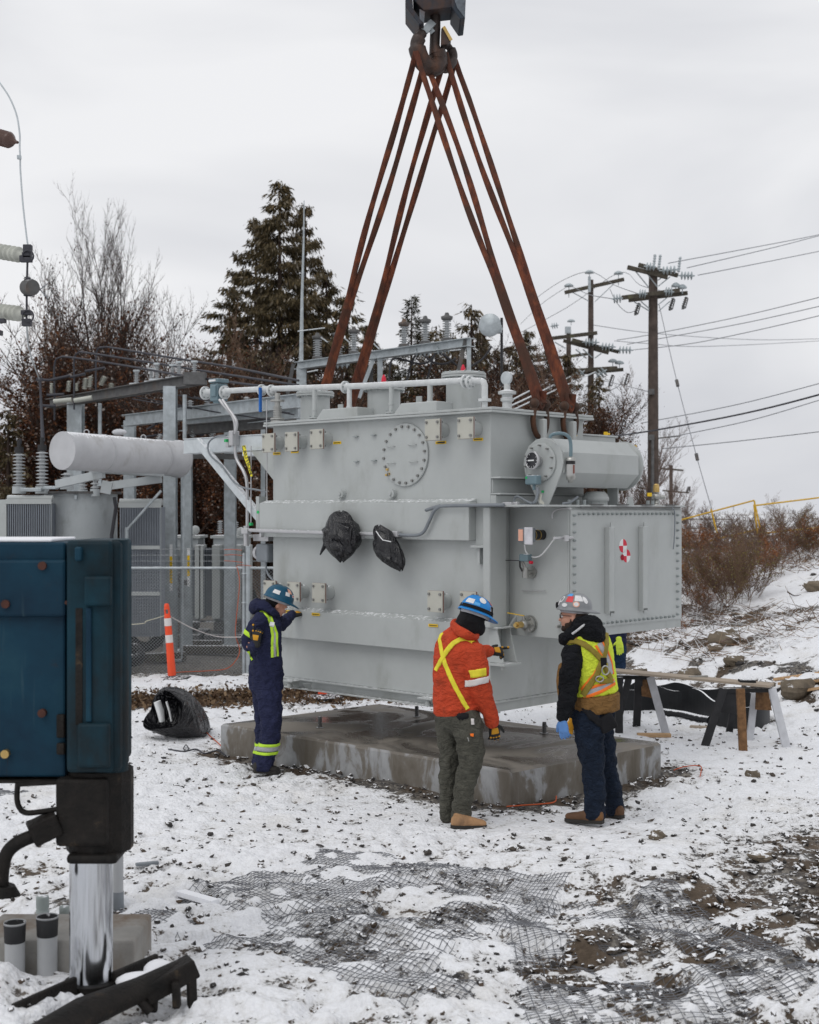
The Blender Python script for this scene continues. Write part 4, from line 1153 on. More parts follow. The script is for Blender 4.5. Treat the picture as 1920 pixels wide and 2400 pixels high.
m = MB(); m.prism(pl, (0, 0.02, 0)); m.build('support_plate', paint, TR, bevel=0.006)
m = MB(); m.bb((CX - 0.06, 1.39, 2.565), (CX + 0.06, 1.41, CZ - 0.18)); m.build('support_plate', paint, TR, bevel=0.004)
m = MB(); m.lathe([(0.172, 0), (0.172, 0.018), (0.155, 0.022), (0.0, 0.022)], (CX - 0.02, 0.3215, CZ + 0.005), (0, -1, 0), n=40, smooth=False); fl = m.build('gauge_flange', paint, TR)
m = MB()
for k in range(10):
    a = k * 2 * math.pi / 10 + 0.25; p = (CX - 0.02 + 0.15 * math.cos(a), 0.30, CZ + 0.005 + 0.15 * math.sin(a)); m.cyl(p, (p[0], 0.265, p[2]), 0.008, n=6)
tag(m.build('bolts', M['bolt'], fl), kind='stuff')
g0 = Vector((CX - 0.035, 0.30, CZ + 0.015)); gd = Vector((-0.12, -1, 0.05)).normalized()
m = MB(); m.lathe([(0.05, 0), (0.055, 0.05), (0.078, 0.055), (0.082, 0.06), (0.082, 0.085), (0.072, 0.09), (0.070, 0.080)], g0, gd, n=36, caps=False); og = m.build('level_gauge', M['conduit'], TR)
m = MB(); m.cyl(g0 + gd * 0.070, g0 + gd * 0.083, 0.0705, n=32); m.build('gauge_face', M['glass_dark'], og)
gx_, gy_, _ = basis(gd)
m = MB()
for k in range(12):
    if k in (2, 3): continue
    a = k * math.pi / 6; p = g0 + gd * 0.0845 + (gx_ * math.cos(a) + gy_ * math.sin(a)) * 0.055; q = g0 + gd * 0.0845 + (gx_ * math.cos(a) + gy_ * math.sin(a)) * 0.066
    m.beam(p, q, 0.004, 0.001, up=gd)
m.beam(g0 + gd * 0.086 - gx_ * 0.045 * (1 if gx_.x > 0 else -1), g0 + gd * 0.086 + gx_ * 0.03 * (1 if gx_.x > 0 else -1), 0.012, 0.002, up=gd)
m.build('gauge_needle', M['white'], og)
c = Vector((CX - 0.03, 0.22, CZ - 0.155)); m = MB(); m.box(c, (0.13, 0.08, 0.085)); m.cyl(c + Vector((0.01, 0, -0.04)), c + Vector((0.01, 0, -0.09)), 0.014, n=8); o = m.build('gauge_junction_box', M['bluegrey'], TR, bevel=0.012)
m = MB(); m.box(c + Vector((-0.045, -0.041, 0.02)), (0.02, 0.004, 0.02)); m.build('green_tag', M['green'], o)
tube_px('gauge_hose', [(782, 765), (785, 800), (770, 850), (735, 868), (680, 872), (600, 868)], z3, 'F', 0.18, 0.014, 'flexgrey')
tube_px('gauge_hose', [(640, 860), (645, 830), (665, 820), (720, 850), (750, 862)], z3, 'F', 0.16, 0.011, 'flexgrey')
tube_px('gauge_hose', [(940, 862), (985, 855), (1030, 822)], z3, 'S', 0.52, 0.012, 'flexgrey')
m = MB(); m.box(TF(*z3(605, 870), 0.05), (0.10, 0.05, 0.045)); m.box(TF(*z3(655, 870), 0.08), (0.05, 0.05, 0.05)); m.build('conduit_fittings', M['conduit'], TR, bevel=0.006)
m = MB(); p = [TF(*z3(x, y), 0.20) for x, y in ((796, 802), (812, 806), (806, 838), (826, 862), (822, 868), (796, 860), (786, 830))]; m.prism(p, (0, 0.003, 0)); m.build('paper_tag', M['plate'], TR)
m = MB(); m.box(TF(*z3(815, 790), 0.31), (0.02, 0.01, 0.02)); m.build('green_tag', M['green'], TR)
# breather
bx = 0.60
m = MB(); m.tube(smooth_path([TS(*z3(x, y), bx - 0.12 * (1 - min(1, (x - 860) / 120))) for x, y in ((860, 462), (868, 445), (900, 434), (945, 436), (975, 455), (988, 500), (988, 590))]), 0.0155, n=10); m.build('breather_pipe', M['bluegrey'], TR)
c = TS(*z3(988, 650), bx)
m = MB(); m.lathe([(0.012, 0.11), (0.03, 0.10), (0.042, 0.095), (0.042, 0.07)][::-1], c, n=20); m.lathe([(0.0, -0.125), (0.022, -0.12), (0.024, -0.10), (0.042, -0.095), (0.042, -0.06)], c, n=20); o = m.build('breather', M['steel'], TR)
t = NT('clear_cylinder'); t.b.inputs["Roughness"].default_value = 0.15; t.b.inputs["Base Color"].default_value = (0.42, 0.42, 0.41, 1); M['clear'] = t.m
m = MB(); m.cyl(c + Vector((0, 0, -0.06)), c + Vector((0, 0, 0.04)), 0.039, n=20); m.build('breather_cylinder', M['clear'], o)
m = MB(); m.cyl(c + Vector((0, 0, 0.04)), c + Vector((0, 0, 0.068)), 0.041, n=20); m.build('breather_band', M['black_plastic'], o)
m = MB(); m.box(c + Vector((0.0, -0.0, -0.005)) + Vector((0.038, -0.006, 0)), (0.006, 0.018, 0.075)); m.build('silica_window', M['gasket'], o)
m = MB()
p = TS(*z3(1140, 860), CX + 0.02)
m.lathe([(0.11, 0), (0.11, 0.035), (0.125, 0.04), (0.125, 0.075), (0.12, 0.08), (0.11, 0.10), (0.085, 0.125), (0.0, 0.13)], (CX + 0.02, p.y, BZ1 + 0.018), n=32); m.build('pressure_relief_dome', paint, TR)
m = MB()
for k in range(10):
    a = k * math.pi / 5; m.cyl((CX + 0.02 + 0.10 * math.cos(a), p.y + 0.10 * math.sin(a), BZ1 + 0.018), (CX + 0.02 + 0.10 * math.cos(a), p.y + 0.10 * math.sin(a), BZ1 + 0.05), 0.012, n=6)
for y in (0.5, 0.62, 0.72, 1.75, 1.83, 1.92): m.cyl((0.5, y, BZ1 + 0.018), (0.5, y, BZ1 + 0.065), 0.018, n=8)
tag(m.build('roof_bolts', M['bolt_paint'], TR), kind='stuff')
m = MB(); p = TS(*z3(1348, 850), 0.5); m.prism([(0.5, p.y - 0.06, BZ1 + 0.018), (0.5, p.y - 0.03, BZ1 + 0.10), (0.5, p.y + 0.03, BZ1 + 0.10), (0.5, p.y + 0.06, BZ1 + 0.018)], (0.014, 0, 0)); m.build('roof_lug', paint, TR, bevel=0.003)
p = TS(*z3(1512, 850), 0.5)
m = MB(); m.lathe([(0.055, 0), (0.055, 0.012), (0.025, 0.014), (0.025, 0.06), (0.045, 0.062), (0.045, 0.11), (0.02, 0.112), (0.02, 0.13)], (0.5, p.y, BZ1 + 0.018), n=16); m.cyl((0.5, p.y, BZ1 + 0.10), (0.56, p.y + 0.06, BZ1 + 0.10), 0.02, n=10); o = m.build('roof_valve', M['steel'], TR)
m = MB(); m.lathe([(0.032, 0.13), (0.032, 0.17), (0.026, 0.20), (0.018, 0.21), (0.0, 0.21)], (0.5, p.y, BZ1 + 0.018), n=8, smooth=False); m.build('valve_cap', M['brass'], o)
m = MB(); q = TS(*z3(1470, 808), 0.5); m.box(q, (0.01, 0.07, 0.035)); m.build('valve_tag', M['label'], o)

# ---------------------------------------------------------------- crane hook block and slings
t = NT('rusty_sling'); v = t.pos()
n1 = t.noise(t.mapping(v, (1, 1, 0.30)), 16, 5, 0.65); n2 = t.noise(v, 3.0, 3, 0.6)
col = t.ramp(n1, [(0.25, (0.026, 0.011, 0.009)), (0.5, (0.115, 0.034, 0.018)), (0.75, (0.26, 0.075, 0.028))])
col = t.mix(t.step(n2, 0.42, 0.68), col, (0.06, 0.028, 0.018))
t.bump(t.noise(t.mapping(v, (1, 1, 0.2)), 60, 4, 0.6), 0.5, 0.01)
M['sling'] = t.out(col, 0.8, 0, 0.3)
M['hook'] = simple('dark_forged_hook', (0.055, 0.042, 0.038), 0.5, 0.4, var=0.4, sc=9, dirt=(0.13, 0.06, 0.035), dirt_amt=0.3, bump=0.3)
M['blockpaint'] = simple('chipped_blue_block_paint', (0.022, 0.032, 0.045), 0.5, 0.1, var=0.3, sc=8, dirt=(0.08, 0.04, 0.025), dirt_amt=0.4)
M['blockside'] = simple('scuffed_steel_cheek', (0.13, 0.15, 0.17), 0.5, 0.3, var=0.3, sc=18, dirt=(0.10, 0.045, 0.03), dirt_amt=0.3)
M['shackle'] = simple('rusty_shackle', (0.065, 0.040, 0.030), 0.6, 0.4, var=0.4, sc=14, dirt=(0.12, 0.05, 0.025), dirt_amt=0.3, bump=0.4)
HC = TM @ Vector((-1.48, 0.87, 0)); HD = HC.y
def HP(zx, zy, D=HD): return P(900 + zx / 5.988, zy / 5.988, D)
hk = thing('crane_hook', HP(720, 700), 'rusty double crane hook below its block at the top of the picture', 'crane hook')
m = MB(); m.tube([HP(725, 40), HP(722, 400), HP(712, 640), HP(735, 760)], [0.052, 0.052, 0.052, 0.075], n=16); m.build('shank', M['hook'], hk, world=True)
HL = HP(520, 800, HD - 0.12); HR = HP(925, 820, HD + 0.12)
m = MB()
m.tube(smooth_path([HP(760, 720), HP(790, 850), HP(700, 960, HD - 0.06), HP(570, 900, HD - 0.1), HP(490, 760, HD - 0.12), HP(465, 620, HD - 0.12), HP(510, 510, HD - 0.12), HP(560, 450, HD - 0.10)], 5), [0.075] * 6 + [0.085] * 8 + [0.09] * 10 + [0.07] * 6 + [0.05] * 4 + [0.03] * 2, n=14)
m.tube(smooth_path([HP(735, 760), HP(790, 880), HP(860, 940, HD + 0.06), HP(930, 880, HD + 0.1), HP(960, 790, HD + 0.12), HP(935, 700, HD + 0.12), HP(895, 640, HD + 0.1)], 5), [0.07] * 8 + [0.065] * 10 + [0.055] * 8 + [0.035] * 5, n=14)
m.build('hook_body', M['hook'], hk, world=True)
m = MB(); m.beam(HP(560, 445, HD - 0.10), HP(690, 310, HD - 0.05), 0.075, 0.03, up=(0, 1, 0)); m.beam(HP(640, 400, HD - 0.05), HP(690, 460, HD - 0.05), 0.05, 0.02, up=(0, 1, 0)); m.build('safety_latch', M['galv'], hk, world=True)
m = MB(); m.prism([HP(805, 400, HD - 0.08), HP(835, 370, HD - 0.08), HP(945, 565, HD - 0.08), HP(890, 620, HD - 0.08), HP(800, 630, HD - 0.08)], (0, 0.16, 0)); m.build('safety_latch', M['hook'], hk, world=True, bevel=0.006)
m = MB(); m.beam(HP(838, 375, HD - 0.09), HP(945, 565, HD - 0.09), 0.03, 0.012, up=(0, 1, 0)); m.build('latch_edge', M['brass'], hk, world=True)
bk = thing('hook_block', HP(720, 60), 'dark crane block with flared steel cheeks cut by the top edge of the picture', 'crane block')
m = MB()
m.prism([HP(400, -400, HD - 0.18), HP(1010, -400, HD - 0.18), HP(960, 105, HD - 0.18), HP(560, 150, HD - 0.18), HP(415, 0, HD - 0.18)], (0, 0.36, 0)); m.build('block_body', M['blockpaint'], bk, world=True, bevel=0.01)
m = MB(); m.prism([HP(300, -400, HD - 0.24), HP(300, 90, HD - 0.24), HP(495, 338, HD - 0.24), HP(565, 330, HD - 0.24), HP(410, 120, HD - 0.24), HP(380, -400, HD - 0.24)], (0, 0.50, 0)); m.build('cheek_plate', M['blockpaint'], bk, world=True, bevel=0.006)
m = MB(); m.prism([HP(955, -400, HD - 0.24), HP(950, 90, HD - 0.24), HP(1070, 265, HD - 0.24), HP(1140, 255, HD - 0.24), HP(1155, -400, HD - 0.24)], (0, 0.50, 0)); m.build('cheek_plate', M['blockpaint'], bk, world=True, bevel=0.006)
m = MB(); m.prism([HP(500, 125, HD - 0.246), HP(575, 165, HD - 0.246), HP(563, 330, HD - 0.246), HP(500, 260, HD - 0.246)], (0, 0.004, 0)); m.prism([HP(985, -20, HD - 0.246), HP(1150, -20, HD - 0.246), HP(1138, 250, HD - 0.246), HP(1030, 110, HD - 0.246)], (0, 0.004, 0)); m.build('cheek_face', M['blockside'], bk, world=True)

def shackle(s, y, dark):
    x = (0.0 if s > 0 else XL) + s * 0.055
    lab = {(1, 0.645): 'rusty shackle on the tank end left of the other, holding the front right sling', (1, 1.10): 'rusty shackle on the tank end beside the vertical yellow label',
           (-1, 0.645): 'rusty shackle at the far left end of the transformer, nearer one', (-1, 1.10): 'rusty shackle at the far left end of the transformer, farther one'}[(s, y)]
    sh = thing('shackle', TM @ Vector((x, y, 3.30)), lab, 'shackle', rz=TH, group='lifting shackles on the transformer')
    ph = (0, 0, 0.21)
    m = MB(); pts = []
    for k in range(15):
        a = math.radians(180 + k * 180 / 14); pts.append((0.0, 0.105 * math.cos(a), 0.075 + 0.17 * math.sin(a) - 0.015))
    pts = [(0, -0.075, 0.18), (0, -0.095, 0.12)] + pts + [(0, 0.095, 0.12), (0, 0.075, 0.18)]
    m.tube(pts, 0.026, n=12); m.build('bow', M['shackle'], sh)
    m = MB(); m.cyl((0, -0.115, 0.20), (0, 0.115, 0.20), 0.026, n=14); m.sphere((0, -0.085, 0.20), 0.048, 12, 8); m.sphere((0, 0.085, 0.20), 0.048, 12, 8); m.build('pin', M['shackle'], sh)
    return TM @ Vector((x, y, 3.50))
ends = {}
for s, y in LUGS: ends[(s, y)] = shackle(s, y, True)
LEGS = [((1, 0.645), HL, 'brightest orange rusty sling leg, inner one of the right pair'), ((1, 1.10), HR, 'outer right rusty sling leg ending at the shackle by the yellow label'),
        ((-1, 0.645), HL, 'outer left dark rusty sling leg going down behind the transformer'), ((-1, 1.10), HR, 'inner left dark rusty sling leg crossing behind the orange ones')]
for key, top, lab in LEGS:
    sl = thing('lifting_sling', ends[key], lab, 'sling', group='rusty slings from the hook to the transformer')
    e = ends[key]
    for j, off in enumerate((-1, 1)):
        pts = []; N_ = 26
        for k in range(N_ + 1):
            t_ = k / N_
            sep = 0.030 + 0.075 * math.sin(math.pi * min(1, t_ * 1.15)) ** 0.8 if t_ < 0.87 else 0.030
            # parallel strands, twisted slightly, drawn apart by the hook
            p = top.lerp(e, t_)
            wob = 0.012 * math.sin(t_ * 9 + j * 2 + key[1] * 5)
            topsep = 0.085 * max(0, 1 - t_ * 5)
            p = p + Vector((off * (0.020 + 0.036 * max(0, math.sin(math.pi * min(1, t_ * 1.35 + 0.12))) + wob * 0.6) + off * topsep * 0.2, off * topsep + off * 0.02 * (1 - t_), -0.0))
            if k == 0: p = p + Vector((0, 0, 0.02))
            pts.append(p)
        m = MB(); m.tube(pts, [0.030 + 0.010 * math.sin(k * 0.9 + j * 2 + key[1] * 4) * (1 if 2 < k < N_ - 2 else 0) * 0.35 + 0.010 * (k / N_) ** 3 for k in range(N_ + 1)], n=10, flat=0.55, up=(1, 0.15, 0))
        m.build('strand', M['sling'], sl, world=True)
    m = MB(); m.tube(smooth_path([e + Vector((-0.03, 0, 0.12)), e + Vector((-0.02, -0.02, 0.02)), e + Vector((0, 0, -0.035)), e + Vector((0.02, 0.02, 0.02)), e + Vector((0.03, 0, 0.12))], 3), 0.036, n=10, flat=0.6); m.build('eye', M['sling'], sl, world=True)
# ---------------------------------------------------------------- trees and bushes
def leaf_mat(name, stops, rough=0.8):
    t = NT(name)
    r_ = t.n.new("ShaderNodeNewGeometry").outputs["Random Per Island"]
    c = t.ramp(r_, stops)
    n = t.noise(t.pos(), 0.9, 3, 0.6)
    c = t.mix(t.math('MULTIPLY', t.step(n, 0.45, 0.65), 0.45), c, tuple(0.55 * x for x in stops[1][1][:3]))
    return t.out(c, rough, 0, 0.2)
M['cedar'] = leaf_mat('cedar_foliage', [(0.0, (0.050, 0.040, 0.020)), (0.5, (0.095, 0.074, 0.038)), (0.9, (0.16, 0.115, 0.060)), (0.97, (0.30, 0.27, 0.22))])
M['fir'] = leaf_mat('fir_foliage', [(0.0, (0.030, 0.030, 0.020)), (0.6, (0.058, 0.054, 0.032)), (0.93, (0.080, 0.075, 0.045)), (0.985, (0.4, 0.4, 0.4))])
M['rust_leaf'] = leaf_mat('rusty_leaves', [(0.0, (0.050, 0.018, 0.012)), (0.5, (0.085, 0.034, 0.018)), (0.85, (0.16, 0.065, 0.025)), (0.96, (0.42, 0.38, 0.35))])
M['bush_leaf'] = leaf_mat('autumn_bush_leaves', [(0.0, (0.14, 0.045, 0.018)), (0.45, (0.30, 0.095, 0.025)), (0.75, (0.36, 0.16, 0.05)), (0.9, (0.40, 0.36, 0.32))])
M['bush_olive'] = leaf_mat('olive_bush_leaves', [(0.0, (0.16, 0.14, 0.03)), (0.5, (0.22, 0.16, 0.06)), (0.9, (0.30, 0.28, 0.10))])
M['bark'] = simple('dark_bark', (0.045, 0.030, 0.024), 0.9, var=0.3, sc=6)
M['twig'] = simple('brown_twigs', (0.15, 0.095, 0.065), 0.9, var=0.3, sc=3)
M['twig_grey'] = simple('grey_brown_twigs', (0.15, 0.105, 0.085), 0.9, var=0.3, sc=3)

def segs_mesh(A, B, ra, rb, n=3):
    """many tapered twigs at once"""
    A, B = np.asarray(A), np.asarray(B); d = B - A; L = np.linalg.norm(d, axis=1)[:, None] + 1e-9; d = d / L
    ref = np.where(np.abs(d[:, 2:3]) < 0.9, np.array([[0, 0, 1.0]]), np.array([[1.0, 0, 0]]))
    x = np.cross(ref, d); x /= np.linalg.norm(x, axis=1)[:, None]; y = np.cross(d, x)
    rings = []
    for P_, r_ in ((A, ra), (B, rb)):
        for k in range(n):
            a = 2 * math.pi * k / n
            rings.append(P_ + (x * math.cos(a) + y * math.sin(a)) * np.asarray(r_)[:, None])
    V = np.stack(rings, 1).reshape(-1, 3)
    base = (np.arange(len(A)) * 2 * n)[:, None, None]
    F = np.array([(k, (k + 1) % n, n + (k + 1) % n, n + k) for k in range(n)])[None] + base
    return V, F.reshape(-1, 4)

def sprays(C, D, L, W, droop=0.0):
    """leaf-sized kites at C, pointing along D"""
    n = len(C)
    D = D / (np.linalg.norm(D, axis=1)[:, None] + 1e-9)
    R_ = rng.normal(0, 1, (n, 3)); S = np.cross(D, R_); S /= np.linalg.norm(S, axis=1)[:, None] + 1e-9
    L = L[:, None]; W = W[:, None]
    V = np.stack([C, C + D * L * 0.5 + S * W, C + D * L, C + D * L * 0.45 - S * W], 1).reshape(-1, 3)
    return V, np.arange(n * 4).reshape(n, 4)

def conifer(h, rad, mat, seed, kind='cedar', dens=1.0):
    global rng
    g = np.random.default_rng(seed); keep = rng; rng = g
    nb = int(h * 12 * dens)
    A, B, ra, rb, C, D, L, W = [], [], [], [], [], [], [], []
    for i in range(nb):
        t_ = (i + g.random()) / nb
        z = h * (0.05 + 0.94 * t_)
        prof = (1 - t_) ** (0.85 if kind == 'cedar' else 1.0)
        r_ = rad * prof * g.uniform(0.30, 1.12) * (1.35 if g.random() < 0.08 else 1) + 0.15
        a = g.uniform(0, 6.283)
        dirh = np.array([math.cos(a), math.sin(a)])
        pts = []
        n = 6
        for k in range(n + 1):
            s = k / n
            up_ = (0.15 * s - 0.42 * s * s + 0.32 * s ** 3) * r_ if kind == 'cedar' else (0.10 * s - 0.28 * s * s) * r_
            pts.append((dirh[0] * r_ * s, dirh[1] * r_ * s, z + up_))
        pts = np.array(pts) + g.normal(0, 0.02, (n + 1, 3))
        for k in range(n):
            A.append(pts[k]); B.append(pts[k + 1]); ra.append(0.03 * (1 - k / n) * (r_ / rad + 0.2) + 0.006); rb.append(0.03 * (1 - (k + 1) / n) * (r_ / rad + 0.2) + 0.004)
        gap = g.random() < 0.12; m_ = int((120 if kind == 'cedar' else 70) * (0.35 + r_) * dens * (0.25 if gap else 1))
        s = g.uniform(0.12, 1.0, m_) ** 0.8
        base = np.stack([np.interp(s, np.linspace(0, 1, n + 1), pts[:, j]) for j in range(3)], -1)
        side = np.array([-dirh[1], dirh[0], 0]) * g.normal(0, 0.20 * (0.4 + r_ * 0.45), (m_, 1)) * (1.15 - s)[:, None] + g.normal(0, 0.05, (m_, 3))
        base = base + side
        hang = np.array([0, 0, -1.0]) * (g.uniform(0.5, 1.4, (m_, 1)) if kind == 'cedar' else g.uniform(-0.1, 0.5, (m_, 1)))
        dd = np.array([dirh[0], dirh[1], 0]) * g.uniform(0.2, 0.9, (m_, 1)) + hang + side * 2 + g.normal(0, 0.25, (m_, 3))
        C.append(base); D.append(dd); L.append(g.uniform(0.08, 0.26, m_)); W.append(g.uniform(0.012, 0.032, m_))
    C = np.concatenate(C); D = np.concatenate(D); L = np.concatenate(L); W = np.concatenate(W)
    V1, F1 = sprays(C, D, L, W)
    V2, F2 = segs_mesh(np.array(A), np.array(B), np.array(ra), np.array(rb))
    root = bpy.data.objects.new('conifer_tree', None); COL.objects.link(root)
    crown = np_mesh('crown', V1, F1, mat, root)
    np_mesh('branches', V2, F2, M['bark'], root)
    m = MB(); m.tube([(0, 0, -1.5), (0.03, 0, h * 0.5), (0, 0, h * 0.98)], [0.2 * h / 13, 0.12 * h / 13, 0.015], n=7); m.build('trunk', M['bark'], root)
    rng = keep
    return root

def broadleaf(h, spread, seed, leafmat, nleaf, twig='twig', stems=4, lean=0.25, leafz=(0.0, 0.7), twigs=5, name='bare_tree', lsize=(0.05, 0.11), rise=0.75):
    global rng
    g = np.random.default_rng(seed); keep = rng; rng = g
    A, B, ra, rb = [], [], [], []
    tips = []
    def grow(p, d, L, r_, lev):
        n = 5 if lev < 2 else 4
        for k in range(n):
            q = p + d * L / n
            A.append(p.copy()); B.append(q.copy()); ra.append(r_ * (1 - 0.75 * k / n)); rb.append(r_ * (1 - 0.75 * (k + 1) / n))
            if lev < 3 and (k >= 1 or lev > 0):
                for j in range(twigs if lev == 0 else 2):
                    if g.random() < 0.8:
                        ax = g.normal(0, 1, 3); ax[2] = abs(ax[2]) * 0.5
                        dd = d * rise + ax / np.linalg.norm(ax) * 0.62; dd /= np.linalg.norm(dd)
                        grow(q.copy(), dd, L * g.uniform(0.28, 0.55) * (1.0 - 0.45 * k / n), r_ * (1 - 0.75 * (k + 1) / n) * 0.55 + (0.004 if h > 3 else 0.0015), lev + 1)
            if lev >= 2: tips.append((q.copy(), d.copy()))
            p = q
            d = d + g.normal(0, 0.09, 3) + np.array([0, 0, 0.03]); d /= np.linalg.norm(d)
    for s in range(stems):
        a = g.uniform(0, 6.283); d = np.array([math.cos(a) * lean, math.sin(a) * lean, 1.0]); d /= np.linalg.norm(d)
        grow(np.array([math.cos(a) * spread * 0.1, math.sin(a) * spread * 0.1, -0.1]), d, h * g.uniform(0.7, 1.0), (0.011 if h > 3 else 0.006) * h, 0)
    V2, F2 = segs_mesh(np.array(A), np.array(B), np.array(ra), np.array(rb))
    root = bpy.data.objects.new(name, None); COL.objects.link(root)
    np_mesh('branches', V2, F2, M[twig], root)
    if nleaf:
        tp = np.array([t_[0] for t_ in tips]); td = np.array([t_[1] for t_ in tips])
        z = tp[:, 2] / h; w = np.clip(1.1 - np.abs(z - leafz[0]) / (leafz[1] - leafz[0] + 1e-6), 0.02, 1) if leafz[0] >= 0 else np.ones(len(z))
        w = np.where(z < leafz[0], 1.0, np.clip((leafz[1] - z) / (leafz[1] - leafz[0] + 1e-6), 0.01, 1))
        i = g.choice(len(tp), nleaf, p=w / w.sum())
        C = tp[i] + g.normal(0, 0.09 * h / 6, (nleaf, 3)); D = td[i] * 0.4 + g.normal(0, 1, (nleaf, 3)) + np.array([0, 0, -0.4])
        V1, F1 = sprays(C, D, g.uniform(lsize[0], lsize[1], nleaf), g.uniform(lsize[0] * 0.35, lsize[1] * 0.4, nleaf))
        np_mesh('crown', V1, F1, leafmat, root)
    rng = keep
    return root

def place(proto, px, D, hscale, lab, cat='tree', group=None, first=[set()], rz=None, wide=1.0, y=None, name=None):
    x = (px - 960) / FPX * D
    z = float(ground_z(x, D)) if D < 45 else 0.0
    Mx = Matrix.Translation((x, D, z)) @ Matrix.Rotation(random.uniform(0, 6.28) if rz is None else rz, 4, 'Z') @ Matrix.Diagonal((hscale * wide, hscale * wide, hscale, 1))
    if id(proto) in first[0]:
        o = copy_tree(proto, Mx, lab, group)
    else:
        first[0].add(id(proto)); o = proto; o.matrix_world = Mx; WM[o.name] = Mx.copy()
    tag(o, lab, cat, group)
    return o

big_cedar = conifer(13.2, 3.9, M['cedar'], 3, 'cedar', 1.2)
place(big_cedar, 655, 44, 1.0, 'tallest dark cedar, rising behind the slings left of centre', rz=0.4, wide=1.08)
ced2 = conifer(11.0, 3.2, M['cedar'], 5, 'cedar', 1.0)
fir1 = conifer(11.0, 2.2, M['fir'], 8, 'fir', 1.0)
thin = conifer(8.0, 1.4, M['cedar'], 12, 'cedar', 0.7)
place(ced2, 600, 45, 1.12, 'dark cedar leaning against the left flank of the tallest cedar', wide=0.9)
place(ced2, 716, 45, 1.16, 'second leader of dark cedar just right of the tallest cedar', wide=0.78)
place(ced2, 538, 46, 0.93, 'shorter cedar with long drooping limbs left of the tallest cedar', wide=1.25)
place(ced2, 480, 47, 0.60, 'low dark cedar below the drooping limbs, left of the cedars', wide=1.2)
place(ced2, 765, 46, 0.98, 'dark cedar between the two left sling legs')
place(thin, 815, 44, 1.20, 'slender cedar right beside the inner left sling leg', wide=1.3)
place(ced2, 855, 50, 0.86, 'bushy cedar behind the insulator beam, right of the left slings', wide=1.0)
place(fir1, 965, 52, 0.98, 'narrow pointed fir seen through the triangle of the slings')
place(thin, 985, 50, 1.02, 'thin ragged conifer just right of the pointed fir', wide=1.5)
place(ced2, 880, 50, 0.80, 'ragged brown cedar behind the middle of the insulator beam', wide=0.8)
place(ced2, 1060, 52, 0.84, 'ragged brown cedar behind the three right insulators', wide=0.8)
place(thin, 1022, 50, 1.18, 'thin see-through conifer right of the pointed fir', wide=1.3)
place(thin, 1062, 46, 1.08, 'small thin conifer just left of the satellite dish', wide=1.3)
place(thin, 1105, 50, 1.28, 'tall thin conifer behind the satellite dish', wide=1.3)
place(ced2, 1165, 52, 0.80, 'dark cedar between the satellite dish and the inner right sling', wide=0.8)
place(ced2, 1240, 50, 0.84, 'dark cedar behind the right pair of slings', wide=0.85)
place(thin, 1210, 46, 1.05, 'thin conifer in front of the cedar behind the right slings', wide=1.3)
place(ced2, 1330, 48, 0.74, 'wide low cedar around the second utility pole', wide=1.0)
place(thin, 1405, 44, 0.66, 'low drooping conifer right of the second utility pole', wide=1.5)
place(fir1, 1500, 60, 0.36, 'little dark fir at the foot of the big utility pole')
place(ced2, 925, 53, 0.76, 'hazy brown cedar right of the dark fir behind the beam', wide=0.9)
place(ced2, 1000, 53, 0.70, 'brownish cedar left of the see-through conifer', wide=0.9)
place(ced2, 1128, 53, 0.86, 'brownish cedar right behind the satellite dish pole', wide=0.8)
place(ced2, 1285, 52, 0.80, 'brownish cedar left of the second utility pole', wide=0.8)
place(fir1, 905, 54, 0.78, 'dark fir behind the rear of the insulator beam')
place(thin, 180, 50, 0.82, 'dark young cedar behind the left switch beam', wide=1.5)
place(ced2, 60, 42, 0.44, 'low dark cedar at the left edge behind the tall bushings', wide=1.2)
place(thin, 20, 36, 0.66, 'thin cedar at the very left edge of the picture', wide=1.5)

rusty = broadleaf(7.2, 2.5, 21, M['rust_leaf'], 17000, 'bark', stems=6, lean=0.32, leafz=(0.35, 0.95), twigs=4, name='rusty_leaved_tree', lsize=(0.04, 0.10))
rusty2 = broadleaf(6.5, 2.5, 22, M['rust_leaf'], 17000, 'twig', stems=7, lean=0.40, leafz=(0.4, 1.0), twigs=4, name='rusty_leaved_tree', lsize=(0.04, 0.10))
bare = broadleaf(10.6, 2.4, 25, M['rust_leaf'], 16000, 'bark', stems=7, lean=0.17, leafz=(0.48, 0.86), twigs=5, name='bare_tree', lsize=(0.04, 0.10))
bare2 = broadleaf(8.0, 3.0, 27, M['rust_leaf'], 700, 'twig_grey', stems=6, lean=0.30, leafz=(0.2, 0.8), twigs=5, name='bare_tree')
place(bare, 262, 45, 1.03, 'tall half bare tree with rusty leaves low down, left of the cedars', rz=1.0, wide=0.62)
place(rusty, 258, 43, 1.38, 'dense rusty tree wrapped round the foot of the tall half bare tree', wide=0.55)
place(rusty2, 362, 44, 1.18, 'rusty red tree standing between the tall half bare tree and the cedars', wide=0.7)
place(bare2, 335, 48, 0.70, 'pale bare tree behind the rusty red tree')
place(bare2, 440, 46, 0.80, 'bare twiggy tree left of the drooping cedar')
place(bare2, 30, 46, 0.58, 'pale bare tree near the left edge, its twigs reaching over the bushings')
gr = 'rusty trees forming the thicket behind the substation'
